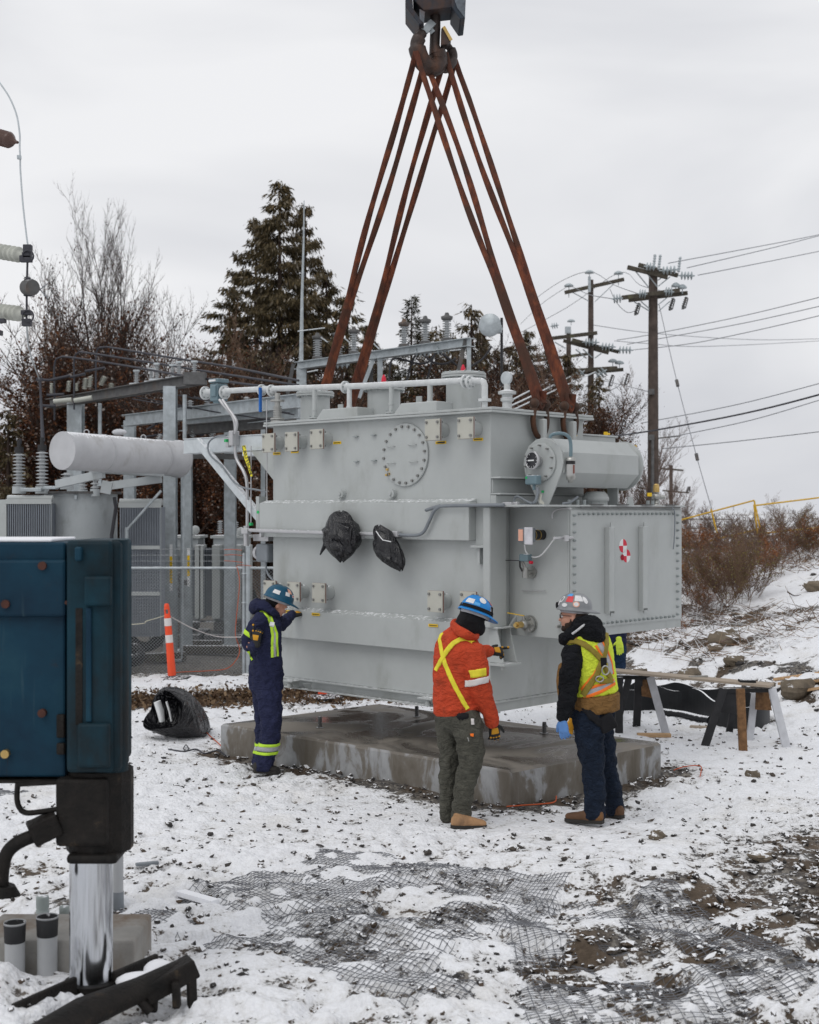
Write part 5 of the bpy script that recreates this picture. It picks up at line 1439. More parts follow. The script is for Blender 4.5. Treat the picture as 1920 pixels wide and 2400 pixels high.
spots = [(225, 39, 1.1), (275, 40, 1.15), (315, 41, .98), (385, 40, 1.05), (430, 41, .98), (20, 44, .55), (95, 46, .55), (160, 42, .72), (215, 38, .75), (300, 38, .70), (345, 36, .72), (410, 37, .80), (455, 34, .80), (480, 42, .95), (520, 36, .78), (560, 40, .88), (600, 36, .80), (640, 34, .80), (670, 40, .95), (720, 36, .82), (760, 40, .9), (820, 38, .85), (880, 40, .90), (930, 36, .72), (990, 42, .85), (1050, 38, .75), (1110, 42, .85), (1170, 40, .78), (1230, 42, .8), (1290, 40, .72), (1350, 42, .62)]
spots.sort()
for i, (px, D, s) in enumerate(spots):
    o = place((rusty, rusty2)[i % 2], px, D, s, 'rusty leaved tree in the thicket behind the substation, ' + (ORD[i] + ' from the left' if i < 16 else ORD[len(spots) - 1 - i] + ' from the right'), group=gr, wide=1.15)
place(bare2, 1375, 60, 0.55, 'small bare tree left of the big utility pole', group=None)
place(bare2, 1475, 56, 0.70, 'bare whippy tree just left of the big utility pole')
place(bare2, 1560, 62, 0.50, 'bare thin tree between the big utility pole and the distant one')
place(bare2, 1290, 55, 0.75, 'bare birch behind the third utility pole')

# undergrowth on the bank
brush1 = broadleaf(1.25, 0.8, 41, M['bush_leaf'], 1300, 'twig', stems=6, lean=0.55, leafz=(0.5, 1.2), twigs=3, name='autumn_bush', lsize=(0.025, 0.06))
brush2 = broadleaf(1.35, 0.8, 42, M['bush_olive'], 200, 'twig', stems=6, lean=0.5, leafz=(0.6, 1.2), twigs=3, name='bare_bush', lsize=(0.025, 0.05))
brush3 = broadleaf(1.1, 0.8, 43, None, 0, 'twig_grey', stems=7, lean=0.75, twigs=3, name='bare_bush')
labsb = ['orange brown bush', 'dark twiggy bush', 'grey bare bush']
g3 = np.random.default_rng(77)
nB = 0
# each row follows the band of brush on the bank (pixel columns, distance, height)
ROWN = ('along the crest behind the yellow rail', 'just in front of the yellow rail', 'halfway up the bank', 'below the middle of the bank', 'near the grey fence', 'by the lone clump', 'at the right end of the brush', 'in the low scrub by the cabinet corner', 'in the low scrub under the cabinet')
for ri, (x0, x1, D, s0, n, kinds) in enumerate(((1600, 1960, 34.0, 0.9, 9, (1, 2, 2)), (1590, 1960, 31.0, 0.45, 12, (1, 0, 2)), (1600, 1950, 28.5, 0.60, 11, (0, 1, 2)), (1595, 1850, 26.6, 0.62, 9, (2, 1, 0)), (1590, 1760, 25.2, 0.45, 9, (2, 2, 0)), (1670, 1770, 24.4, 0.70, 5, (0, 1, 1)), (1860, 1960, 27.8, 0.62, 4, (0, 0, 1)), (1570, 1680, 23.6, 0.34, 7, (2, 0, 2)), (1340, 1600, 24.5, 0.28, 6, (2, 0, 1)))):
    for k in range(n):
        px = x0 + (x1 - x0) * (k + g3.random()) / n
        kd = kinds[int(g3.integers(len(kinds)))]
        x = (px - 960) / FPX * D
        if px > 1840 and D < 27.5: continue
        place((brush1, brush2, brush3)[kd], px, D + g3.normal(0, 0.5), s0 * g3.uniform(0.75, 1.25), labsb[kd] + ' ' + ROWN[ri] + ', ' + ORD[k] + ' from left', 'bush', 'bushes covering the bank', wide=1.2); nB += 1
# twigs, dead grass and sticks lying on the bank
n = 5200
D_ = g3.uniform(20.0, 31, n); px = g3.uniform(1330, 1960, n); x = (px - 960) / FPX * D_
hh, s = hill(x, D_)
keepm = (s > 0.1) & ((s < 2.6 - 0.10 * (D_ - 20)) | (D_ > 25.5) | (g3.random(n) < 0.03))
x, D_ = x[keepm], D_[keepm]
z = ground_z(x, D_)
dirs = g3.normal(0, 1, (len(x), 3)); dirs[:, 2] = np.abs(dirs[:, 2]) * 0.35
dirs /= np.linalg.norm(dirs, axis=1)[:, None]
L = g3.uniform(0.08, 0.45, len(x))
A = np.stack([x, D_, z], -1); B = A + dirs * L[:, None]
V, F = segs_mesh(A, B, np.full(len(x), 0.006), np.full(len(x), 0.003))
t = NT('dead_stalks'); r_ = t.n.new("ShaderNodeNewGeometry").outputs["Random Per Island"]
M['stalk'] = t.out(t.ramp(r_, [(0.0, (0.07, 0.04, 0.025)), (0.45, (0.20, 0.12, 0.07)), (0.62, (0.30, 0.22, 0.14)), (0.63, (0.75, 0.76, 0.78)), (1.0, (0.8, 0.8, 0.82))]), 0.9)
tag(np_mesh('dead_grass', V, F, M['stalk']), 'dead stalks and twigs, partly snowed over, on the bank', kind='stuff')
# leaf litter strip below the fence
n = 5000
x = g3.uniform(-4.6, 0.9, n); y = 18.9 + 0.25 * x + g3.normal(0, 0.45, n)
C = np.stack([x, y, ground_z(x, y) + 0.02], -1); D = g3.normal(0, 1, (n, 3)); D[:, 2] = np.abs(D[:, 2]) * 0.5
V, F = sprays(C, D, g3.uniform(0.04, 0.10, n), g3.uniform(0.012, 0.03, n))
M['litter'] = leaf_mat('brown_leaf_litter', [(0.0, (0.05, 0.03, 0.02)), (0.5, (0.12, 0.075, 0.045)), (0.9, (0.25, 0.17, 0.10))])
tag(np_mesh('leaf_litter', V, F, M['litter']), 'brown leaf litter strip on the snow by the fence', kind='stuff')
def branch_thing(pts, r0, lab, mat='bark'):
    p = [P(*q) for q in pts]; m = MB(); m.tube(smooth_path(p, 4), [r0 * (1 - 0.8 * i / (4 * (len(p) - 1))) for i in range(4 * (len(p) - 1) + 1)], n=6)
    return tag(m.build('fallen_branch', M[mat]), lab, 'branch')
branch_thing([(1822, 1435, 23), (1850, 1412, 23.2), (1880, 1400, 23.3), (1902, 1386, 23.5)], 0.022, 'dark crooked branch on the snow slope near the right edge')
branch_thing([(1846, 1387, 23.5), (1862, 1396, 23.3), (1882, 1392, 23.4)], 0.014, 'short forked twig on the snow slope above the crooked branch')
branch_thing([(1690, 1504, 21), (1725, 1490, 21.4), (1763, 1468, 22)], 0.013, 'long thin straight stick lying on the smooth snow of the bank', 'twig_grey')
branch_thing([(1838, 1437, 22.8), (1862, 1430, 23), (1882, 1424, 23)], 0.05, 'thick dark log lying on the bank below the crooked branch')

# ---------------------------------------------------------------- insulators and poles
def ins_prof(n, r, pitch, core=0.45, cap=0.0):
    pr = [(r * core, 0)]
    for k in range(n):
        z = k * pitch
        pr += [(r * core, z + pitch * 0.15), (r, z + pitch * 0.35), (r * 0.97, z + pitch * 0.45), (r * core, z + pitch * 0.75)]
    pr.append((r * core, n * pitch)); return pr
def post_ins(base, h, r, n, mat, parent, axis=(0, 0, 1), world=True, name='insulator', cap=True):
    m = MB(); m.lathe(ins_prof(n, r, h / n), base, axis, n=12)
    o = m.build(name, M[mat], parent, world=world)
    return o

def gpole(px0, ytop, D, r, lab, zb=None, lean=0.0):
    x = (px0 - 960) / FPX * D
    zb = (float(ground_z(x, D)) if D < 60 else 0.0) if zb is None else zb
    t_ = thing('utility_pole', (x, D, zb), lab, 'utility pole')
    top = P(px0, ytop, D)
    m = MB(); m.tube([(x, D, zb - 1.0), (x, D, (zb + top.z) / 2), (x, D, top.z)], [r * 1.12, r * 1.0, r * 0.82], n=16); m.build('pole', M['polewood'], t_, world=True)
    return t_
def arm(tp, a, b, D, w=0.10, h=0.13, dy=0.0, mat='armwood'):
    m = MB(); m.beam(P(a[0], a[1], D + dy), P(b[0], b[1], D + dy), w, h); return m.build('crossarm', M[mat], tp, world=True, bevel=0.006)
def brace(tp, a, b, D, r=0.018, dy=-0.12):
    m = MB(); m.cyl(P(*a, D + dy), P(*b, D + dy), r, n=6); return m.build('brace', M['galv'], tp, world=True)
def string(tp, a, b, D, n=3, r=0.12, mat='glassins', dy=0.0, D2=None):
    A_, B_ = P(*a, D + dy), P(*b, (D2 or D) + dy); ax = B_ - A_
    m = MB(); pr = [(0.02, 0)]
    for k in range(n):
        z = ax.length * (0.12 + 0.76 * (k + 0.2) / n); pit = ax.length * 0.76 / n
        pr += [(0.02, z), (r * 0.45, z + pit * 0.1), (r, z + pit * 0.35), (r * 0.9, z + pit * 0.5), (0.03, z + pit * 0.55)]
    pr += [(0.02, ax.length)]
    m.lathe(pr, A_, ax, n=12); return m.build('insulator_string', M[mat], tp, world=True)
def pin(tp, q, D, r=0.13, dy=0.0, ph=0.16):
    b_ = P(q[0], q[1], D + dy)
    m = MB(); m.cyl(b_ - Vector((0, 0, ph)), b_, 0.015, n=6); m.lathe([(0.03, -0.02), (r, 0.0), (r, 0.05), (r * 0.6, 0.10), (r * 0.35, 0.12), (0, 0.13)], b_, n=14); return m.build('pin_insulator', M['glassins'], tp, world=True)
def cutout(tp, q, D, s=0.5, dy=0.0):
    a = P(q[0] + 5, q[1] - 10, D + dy); b = P(q[0] - 3, q[1] + 14, D + dy)
    m = MB(); m.lathe(ins_prof(5, 0.055, (b - a).length / 5, 0.6), a, b - a, n=8); c = P(q[0] + 9, q[1] - 6, D + dy); d = P(q[0] + 3, q[1] + 16, D + dy)
    m.cyl(c, d, 0.018, n=6); m.cyl(a, c, 0.02, n=6); m.cyl(b, d, 0.025, n=6); m.cyl(b, b + Vector((0, 0, -0.06)), 0.04, n=6)
    return m.build('fuse_cutout', M['galv_dark'], tp, world=True)
def wire(pts, r=0.008, mat='wire', n=4):
    p = smooth_path([P(*q) for q in pts], 5)
    m = MB(); m.tube(p, r, n=n); return m
def z4(x, y): return (1280 + x / 2.695, 580 + y / 2.695)
def z7(x, y): return (1420 + x / 7.1875, 620 + y / 7.1875)
def z5(x, y): return (1150 + x / 4.662, 600 + y / 4.662)

DP = 40.0
up1 = gpole(1531, 634, DP, 0.155, 'nearest and thickest wooden utility pole, right of the transformer')
arm(up1, z7(365, 45), z7(1040, 215), DP, dy=-0.20, h=0.12); arm(up1, z7(550, 5), z7(1215, 185), DP, dy=0.20, h=0.12)
arm(up1, z7(270, 560), z7(1245, 435), DP, dy=-0.20, h=0.12); arm(up1, z7(385, 600), z7(1375, 480), DP, dy=0.2, h=0.12)
for a, b in (((500, 110), (720, 380)), ((680, 130), (870, 380)), ((930, 230), (880, 265)), ((1085, 205), (885, 365)), ((480, 630), (730, 780)), ((590, 620), (730, 740)), ((1030, 560), (880, 680)), ((1080, 620), (890, 785))):
    brace(up1, z7(*a), z7(*b), DP)
string(up1, z7(640, 30), z7(850, 40), DP, 3, 0.13, dy=-0.3); string(up1, z7(900, 105), z7(1220, 85), DP, 4, 0.13, dy=-0.25); string(up1, z7(1215, 185), z7(1500, 190), DP, 4, 0.13, dy=-0.2)
string(up1, z7(290, 565), z7(100, 580), DP, 3, 0.14, dy=-0.3); string(up1, z7(700, 500), z7(540, 490), DP, 3, 0.14, dy=-0.4); string(up1, z7(1150, 460), z7(980, 455), DP, 3, 0.14, dy=-0.4)
pin(up1, z7(1180, 375), DP); pin(up1, z7(1290, 405), DP)
for q in ((520, 720), (1100, 640), (1320, 620)): cutout(up1, z7(*q), DP)
for q in ((800, 60), (890, 65), (1225, 100)):
    a = z7(*q); m = MB(); m.lathe(ins_prof(6, 0.05, 0.075, 0.65), P(a[0], a[1] + 4, DP - 0.1), (0.12, 0, 1), n=8); m.build('arrester', M['galv'], up1, world=True)
m = MB()
for q in (912, 1200): 
    a = z4(665, q); m.box(P(a[0], a[1], DP - 0.17), (0.16, 0.12, 0.16))
m.beam(P(*z4(710, 1205), DP - 0.1), P(*z4(845, 1190), DP - 0.1), 0.04, 0.04); m.cyl(P(*z4(672, 1210), DP - 0.17), P(*z4(672, 1620), DP - 0.17), 0.05, n=8)
m.build('pole_hardware', M['galv_dark'], up1, world=True)

up2 = gpole(1385, 656, 50, 0.115, 'second wooden utility pole with its top arm slanting up to the right')
arm(up2, z5(810, 400), z5(1458, 255), 50, dy=-0.15, h=0.13)
for a, b in (((900, 400), (1070, 490)), ((1340, 310), (1140, 500))): brace(up2, z5(*a), z5(*b), 50)
m = MB(); m.beam(P(*z5(1080, 395), 49.8), P(*z5(1080, 225), 49.8), 0.10, 0.05, up=(0, 1, 0)); m.build('top_bracket', M['galv'], up2, world=True)
for q in ((855, 335), (1080, 190), (1398, 200)): pin(up2, z5(*q), 50, r=0.17, ph=0.4)
arm(up2, z5(585, 910), z5(1165, 840), 50, dy=-0.15, h=0.13); arm(up2, z5(795, 925), z5(1290, 1060), 50, dy=0.2, h=0.12); arm(up2, z5(890, 915), z5(1400, 1050), 50, dy=-0.3, h=0.12)
arm(up2, z5(740, 1265), z5(1385, 1225), 50, dy=-0.15, h=0.15); arm(up2, z5(860, 1290), z5(1450, 1240), 50, dy=0.2, h=0.13)
string(up2, z5(1000, 940), z5(1190, 945), 50, 4, 0.15, dy=-0.4); string(up2, z5(1180, 985), z5(1370, 995), 50, 4, 0.15, dy=-0.4); string(up2, z5(1370, 1025), z5(1560, 1030), 50, 4, 0.15, dy=-0.4)
string(up2, z5(1270, 1240), z5(1150, 1330), 50, 3, 0.20, dy=-0.5); string(up2, z5(1030, 1250), z5(900, 1360), 50, 3, 0.20, dy=-0.5); string(up2, z5(800, 1280), z5(700, 1360), 50, 3, 0.20, dy=-0.5)
pin(up2, z5(1335, 1160), 50, r=0.17); pin(up2, z5(1408, 1180), 50, r=0.17)
for q in ((1310, 1345), (1480, 1330)): cutout(up2, z5(*q), 50)
for a, b in (((930, 1020), (1050, 1120)), ((1010, 1020), (1110, 1110)), ((1210, 1065), (1140, 1115))): brace(up2, z5(*a), z5(*b), 50, r=0.025)
up3 = gpole(1333, 770, 62, 0.13, 'third wooden utility pole, farther back behind the second one')
arm(up3, z5(460, 1150), z5(1060, 1070), 62, h=0.13); m = MB(); m.box(P(*z5(845, 810), 61.8), (0.25, 0.2, 0.3)); m.build('pole_cap', M['galv'], up3, world=True)
pin(up3, z5(880, 720), 62, r=0.18); string(up3, z5(650, 770), z5(745, 755), 62, 3, 0.15)
brace(up3, z5(700, 940), z5(820, 1010), 62, r=0.03)
up4 = gpole(1573, 1090, 90, 0.14, 'small distant utility pole right of the thickest one', zb=0)
arm(up4, z4(730, 1397), z4(868, 1408), 90, h=0.12, w=0.12); arm(up4, z4(735, 1535), z4(905, 1550), 90, h=0.1, w=0.1)
m = MB()
for q in ((815, 1525), (895, 1528)): a = z4(*q); m.cyl(P(a[0] - 2, a[1] + 6, 90), P(a[0] + 3, a[1] - 6, 90), 0.09, n=6); m.cyl(P(a[0] + 5, a[1] + 5, 90), P(a[0] + 5, a[1] - 7, 90), 0.05, n=6)
m.build('switch_gear', M['galv_dark'], up4, world=True)

lines = [
 ([(1566, 617, 40), (1766, 580, 44), (1920, 550, 48), (2100, 510, 55)], 'upper overhead wire leaving the thick pole to the right'),
 ([(1610, 628, 40), (1814, 580, 44), (1930, 550, 48), (2100, 508, 55)], 'second overhead wire leaving the thick pole to the right'),
 ([(1636, 645, 40), (1780, 617, 43), (1920, 589, 46), (2100, 552, 52)], 'third overhead wire leaving the thick pole to the right'),
 ([(1391, 762, 50), (1540, 782, 54), (1762, 796, 62), (1920, 794, 68), (2100, 788, 75)], 'long sagging wire crossing behind the thick pole'),
 ([(1440, 799, 50), (1517, 805, 54), (1651, 812, 60), (1920, 799, 70), (2100, 785, 76)], 'lower long sagging wire crossing behind the thick pole'),
 ([(1446, 797, 50), (1521, 785, 48), (1720, 745, 44), (1920, 697, 40), (2100, 650, 38)], 'upper of three wires crossing in front of the thick pole'),
 ([(1470, 807, 50), (1720, 762, 45), (1920, 718, 41), (2100, 675, 38)], 'middle of three wires crossing in front of the thick pole'),
 ([(1484, 820, 50), (1600, 808, 47), (1710, 788, 44), (1920, 740, 41), (2100, 690, 38)], 'lower of three wires crossing in front of the thick pole'),
 ([(1502, 992, 45), (1720, 950, 42), (1920, 899, 39), (2100, 850, 37)], 'faint wire above the dark service cable'),
 ([(1550, 1052, 45), (1720, 1035, 42), (1920, 1012, 39)], 'lowest faint wire leaving the thick pole'),
 ([(1594, 1020, 44), (1760, 985, 42), (1920, 938, 40)], 'faint wire just below the dark service cable'),
 ([(1220, 760, 70), (1270, 712, 62), (1331, 671, 50)], 'wire running down left from the second pole, lower left insulator'),
 ([(1240, 712, 62), (1310, 662, 55), (1381, 637, 50), (1440, 668, 46), (1495, 688, 41)], 'wire over the top insulator of the second pole'),
 ([(1200, 790, 66), (1330, 720, 56), (1449, 640, 50), (1500, 668, 45), (1556, 683, 40)], 'wire over the right insulator of the second pole'),
 ([(1333, 667, 50), (1380, 690, 46), (1434, 700, 40)], 'short wire from the second pole to the thick one'),
 ([(1545, 585 + 130, 40), (1588, 899, 38.5), (1633, 1070, 36.5), (1668, 1192, 34)], 'steel guy wire with clamps coming down right of the thick pole'),
]
for pts, lab in lines:
    guy = 'guy wire' in lab
    m = wire(pts, 0.011 if guy else 0.0125, 'wire')
    o = m.build('guy_wire' if guy else 'overhead_wire', M['wire'])
    tag(o, lab, 'wire', 'overhead wires on the right')
    if guy:
        m = MB()
        for a, b in (((1586, 891, 38.5), (1589, 905, 38.4)), ((1632, 1064, 36.5), (1635, 1078, 36.4))): m.cyl(P(*a), P(*b), 0.05, n=8)
        m.build('clamp', M['galv_dark'], o)
tag(wire([(1443, 1022, 34), (1543, 1007, 36), (1740, 970, 34), (1920, 925, 31), (2100, 870, 29)], 0.022, 'wire_dark').build('service_cable', M['wire_dark']), 'thick dark service cable crossing the sky low on the right', 'cable')
for pts, lab in (([(1200, 962, 30), (1300, 915, 38), (1395, 872, 49)], 'snow coated wire, lowest of three, rising to the second pole'), ([(1200, 950, 30), (1257, 923, 34), (1342, 880, 49)], 'snow coated wire, middle one, rising to the second pole'), ([(1195, 940, 30), (1250, 912, 36), (1300, 888, 49)], 'snow coated wire, highest of three, rising to the second pole')):
    tag(wire(pts, 0.02).build('overhead_wire', M['galv_bright']), lab, 'wire', 'snow coated wires between the slings and the pole')
tag(wire([(1430, 678, 40), (1446, 710, 40), (1470, 732, 40), (1490, 728, 40)], 0.009).build('overhead_wire', M['wire']), 'drooping jumper wire left of the thick pole', 'wire')
tag(wire([(1395, 892, 50), (1420, 915, 50), (1450, 905, 50), (1462, 885, 50)], 0.012).build('overhead_wire', M['wire']), 'drooping jumper wire below the fuses of the second pole', 'wire')
tag(wire([(1417, 893, 50), (1470, 905, 46), (1519, 918, 40)], 0.011).build('overhead_wire', M['wire']), 'wire from the second pole to the middle of the thick pole', 'wire')

# ---------------------------------------------------------------- yellow guard rail on the bank
def zy(x, y): return (1560 + x / 4.311, 1150 + y / 4.311)
rail = thing('guard_rail', P(1780, 1280, 32), 'thin yellow steel guard rail standing on top of the bank', 'guard rail')
for nm, a, b, D1, D2, r in (('top_rail', (100, 310), (895, 98), 33, 32, .019), ('bottom_rail', (100, 592), (950, 385), 33, 32, .022), ('post', (460, 185), (530, 470), 32.5, 32.5, .02), ('post', (895, 98), (995, 560), 32, 32, .02), ('post', (893, 140), (940, 520), 32, 32, .02), ('top_rail', (905, 150), (2000, 15), 32, 33.5, .02), ('bottom_rail', (930, 435), (2000, 325), 32, 33.5, .02), ('post', (160, 640), (165, 700), 33, 33, .03)):
    m = MB(); m.cyl(P(*zy(*a), D1), P(*zy(*b), D2), r, n=8); m.build(nm, M['yellow_rail'], rail, world=True)
# fence piece at the foot of the bank
rf = thing('chain_fence', P(1627, 1425, 27), 'grey chain link fence with an angled post between the transformer and the bushes', 'fence')
for nm, a, b, r in (('post', (290, 720), (290, 1160), .035), ('barb_arm', (285, 715), (395, 635), .018), ('top_rail', (-200, 745), (270, 745), .022), ('top_rail', (300, 745), (650, 760), .022), ('diagonal_brace', (560, 860), (350, 1000), .02), ('post', (655, 740), (660, 1000), .03), ('diagonal_brace', (590, 830), (520, 1050), .02)):
    m = MB(); m.cyl(P(*zy(*a), 27), P(*zy(*b), 27), r, n=8); m.build(nm, M['galv_bright'] if nm == 'top_rail' else M['galv'], rf, world=True)
def mesh_fabric(x0, x1, y0, y1, z0, z1, cell, r, parent, name='wire_mesh', y_of=None):
    """zigzag wires woven into diamonds, between two posts"""
    n = int((x1 - x0) / cell); nz = int((z1 - z0) / (cell * 0.5))
    A, B = [], []
    for i in range(n):
        for k in range(nz):
            s0 = cell / 2 * (1 if k % 2 else -1); s1 = -s0
            xa, xb = x0 + (i + 0.5) * cell + s0, x0 + (i + 0.5) * cell + s1
            za, zb = z0 + k * cell * 0.5, z0 + (k + 1) * cell * 0.5
            f = lambda x: y0 + (y1 - y0) * (x - x0) / (x1 - x0)
            A.append((xa, f(xa) + (0.004 if k % 2 else -0.004), za)); B.append((xb, f(xb) - (0.004 if k % 2 else -0.004), zb))
    A, B = np.array(A), np.array(B)
    V, F = segs_mesh(A, B, np.full(len(A), r), np.full(len(A), r))
    if parent is not None:
        inv = np.array(WM[parent.name].inverted()); V = V @ inv[:3, :3].T + inv[:3, 3]
    o = np_mesh(name, V, F, M['chainlink'], parent); o["kind"] = 'stuff'; return o
a = P(1470, 1400, 27); b = P(1712, 1400, 27)
mesh_fabric(a.x, b.x, 27, 27, 0.55, 1.42, 0.09, 0.004, rf)

# ---------------------------------------------------------------- long fence on the left
FD = 20.9
xc = (577 - 960) / FPX * FD
fence = thing('chain_fence', (xc, FD, 0), 'galvanised chain link fence with barbed wire on the left, behind the orange post', 'fence')
zt = CAM_H - (1331 - 1200) / FPX * FD
def fx(px): return (px - 960) / FPX * FD
mesh_fabric(-8.0, xc, FD, FD, 0.02, zt, 0.052, 0.0040, fence)
mesh_fabric(xc, fx(770), FD, FD + 0.1, 0.02, zt, 0.052, 0.0032, fence)
for px, r, top in ((582, 0.036, 1282), (572, 0.024, 1300), (300, 0.03, 1282), (-40, 0.03, 1282)):
    m = MB(); x = fx(px); m.cyl((x, FD - 0.03, -0.05), (x, FD - 0.03, CAM_H - (top - 1200) / FPX * FD), r, n=14); m.sphere((x, FD - 0.03, CAM_H - (top - 1200) / FPX * FD), r * 1.1, 10, 6); m.build('post', M['galv'], fence, world=True)
for x0, x1 in ((-8.0, xc - 0.03), (xc + 0.06, fx(770))):
    m = MB(); m.cyl((x0, FD - 0.03, zt), (x1, FD - 0.03, zt), 0.021, n=10); m.build('top_rail', M['galv_dark'] if False else M['galv'], fence, world=True)
    for py in (1287, 1301, 1315):
        z = CAM_H - (py - 1200) / FPX * FD
        m = MB(); m.cyl((x0, FD - 0.05, z), (x1, FD - 0.05, z), 0.0035, n=4)
        for k in range(int((x1 - x0) / 0.12)):
            x = x0 + 0.06 + k * 0.12; m.cyl((x, FD - 0.05, z - 0.015), (x + 0.012, FD - 0.06, z + 0.015), 0.002, n=3)
        m.build('barbed_wire', M['chainlink'], fence, world=True)
for y in (1490, 1413, 1345):
    m = MB(); z = CAM_H - (y - 1200) / FPX * FD; m.cyl((xc - 0.02, FD - 0.03, z), (xc - 0.02, FD - 0.03, z + 0.015), 0.05, n=12); m.build('clamp_band', M['galv_bright'], fence, world=True)
def zf(x, y): return (280 + x / 4.3125, 1200 + y / 4.3125)
m = MB(); p = [P(*zf(x, y), FD - 0.06) for x, y in ((1190, 560), (1215, 700), (1200, 900), (1180, 1100), (1175, 1250), (1215, 1380), (1190, 1480), (1090, 1580), (900, 1605), (600, 1620), (400, 1650))]
m.tube(smooth_path(p), 0.006, n=5); tag(m.build('extension_cord', M['orange_cord']), 'thin orange cord hanging on the fence and running along its foot', 'cord')
for k, pts in enumerate((((1060, 380), (1150, 378), (1240, 388)), ((1060, 436), (1150, 432), (1240, 440)), ((1060, 492), (1150, 498), (1250, 510)), ((1180, 560), (1210, 535), (1330, 545)))):
    m = MB(); m.tube(smooth_path([P(*zf(x, y), FD - 0.07) for x, y in pts]), 0.0045, n=4); m.build('copper_tie', M['orange_cord'], fence, world=True)

# ---------------------------------------------------------------- the substation behind it
gal = M['galv']
sub = thing('switch_gantry', P(400, 1530, 23.4), 'galvanised steel switch frame on the left carrying a dark beam with insulators', 'steel frame')
def col(px0, px1, y0, D, tp, zb=0.0, nm='column', mat=None):
    a = P((px0 + px1) / 2, y0, D); w = (px1 - px0) / FPX * D
    m = MB()
    m.box((a.x, D - w * 0.45, (a.z + zb) / 2), (w, 0.012, a.z - zb)); m.box((a.x, D + w * 0.45, (a.z + zb) / 2), (w, 0.012, a.z - zb)); m.box((a.x, D, (a.z + zb) / 2), (0.012, w * 0.86, a.z - zb))
    m.box((a.x, D, zb + 0.02), (w * 2, w * 2, 0.04))
    return m.build(nm, mat or gal, tp, world=True)
col(385, 414, 906, 23.0, sub)
col(161, 195, 945, 26.8, sub); col(231, 238, 945, 26.5, sub, zb=3.0); col(168, 176, 945, 27, sub)
m = MB(); A_ = P(452, 893, 22.7); B_ = P(118, 946, 27.6); A_.z = B_.z = 4.69
for dz in (-0.085, 0.085): m.beam(A_ + Vector((0, 0, dz)), B_ + Vector((0, 0, dz)), 0.20, 0.015)
m.beam(A_, B_, 0.02, 0.155); m.build('cross_beam', M['galv_dark'], sub, world=True)
m = MB(); e = A_ + Vector((0.05, -0.05, 0.02)); m.box(e, (0.35, 0.25, 0.20)); m.build('beam_end', M['galv_dark'], sub, world=True)
m = MB(); m.cyl(P(433, 925, 22.9), P(433, 1030, 22.9), 0.035, n=10); m.cyl(P(430, 1100, 22.9), P(425, 1545, 22.9), 0.03, n=8); m.build('earth_pipe', gal, sub, world=True)
for q, h, w in (((320, 898), 27, 7), ((355, 893), 26, 6), ((368, 888), 33, 7), ((405, 884), 26, 6), ((420, 882), 31, 7), ((456, 882), 32, 7)):
    D = 23.2 + (452 - q[0]) / 334 * 4; b_ = P(q[0], q[1], D); post_ins(b_, h / FPX * D, w / FPX * D, 7, 'porcelain', sub)
    m = MB(); m.box(b_ - Vector((0, 0, 0.02)), (0.22, 0.2, 0.03)); m.cyl(b_ + Vector((0, 0, h / FPX * D)), b_ + Vector((0, 0, h / FPX * D + 0.03)), 0.06, n=10); m.build('insulator_cap', M['galv_bright'], sub, world=True)
for (x0, y0, x1, y1, w) in ((121, 922, 121, 898, 5), (160, 918, 162, 893, 6), (198, 912, 202, 886, 7), (210, 908, 213, 882, 7), (236, 903, 246, 882, 7), (261, 912, 261, 898, 7), (180, 916, 180, 898, 5)):
    a = P(x0, y0, 26.5); b = P(x1, y1, 26.5); m = MB(); m.lathe(ins_prof(7, w / FPX * 26.5, (b - a).length / 7), a, b - a, n=10); m.build('insulator', M['porcelain_beige'], sub, world=True)
m = MB(); 
for a, b in (((86, 890), (118, 891)), ((118, 891), (165, 880)), ((165, 884), (200, 876)), ((200, 870), (246, 862)), ((110, 926), (150, 924)), ((92, 950), (130, 952))): m.cyl(P(*a, 26.3), P(*b, 26.3), 0.03, n=6)
m.build('switch_blade', M['wire_dark'], sub, world=True)
m = MB(); m.cyl(P(126, 941, 25.5), P(168, 937, 25.5), 0.045, n=12); m.build('fuse_tube', M['porcelain_beige'], sub, world=True)
m = MB(); m.cyl(P(174, 939, 25.5), P(216, 932, 25.5), 0.045, n=12); m.build('fuse_tube', M['porcelain_beige'], sub, world=True)
buses = (((128, 985, 26.5), (128, 930, 26.5), (128, 855, 26.5), (140, 838, 26.4), (170, 838, 26), (300, 858, 24.8), (455, 884, 23), (700, 916, 20.5)),
         ((174, 960, 26.3), (174, 900, 26.3), (174, 842, 26.3), (184, 827, 26.2), (205, 827, 26), (350, 849, 24.5), (500, 873, 22.8), (700, 903, 20.5)),
         ((225, 930, 26.3), (225, 850, 26.3), (228, 820, 26.3), (242, 814, 26.2), (270, 816, 26), (400, 838, 24.4), (540, 860, 22.8), (700, 892, 20.5)))
for k, pts in enumerate(buses):
    m = MB(); m.tube(smooth_path([P(*q) for q in pts], 4), 0.019, n=6)
    tag(m.build('bus_pipe', M['wire_dark']), ('black overhead bus pipe, lowest and leftmost of three above the left beam', 'black overhead bus pipe, middle one of three above the left beam', 'black overhead bus pipe, highest of three above the left beam')[k], 'bus pipe', 'black bus pipes over the substation')
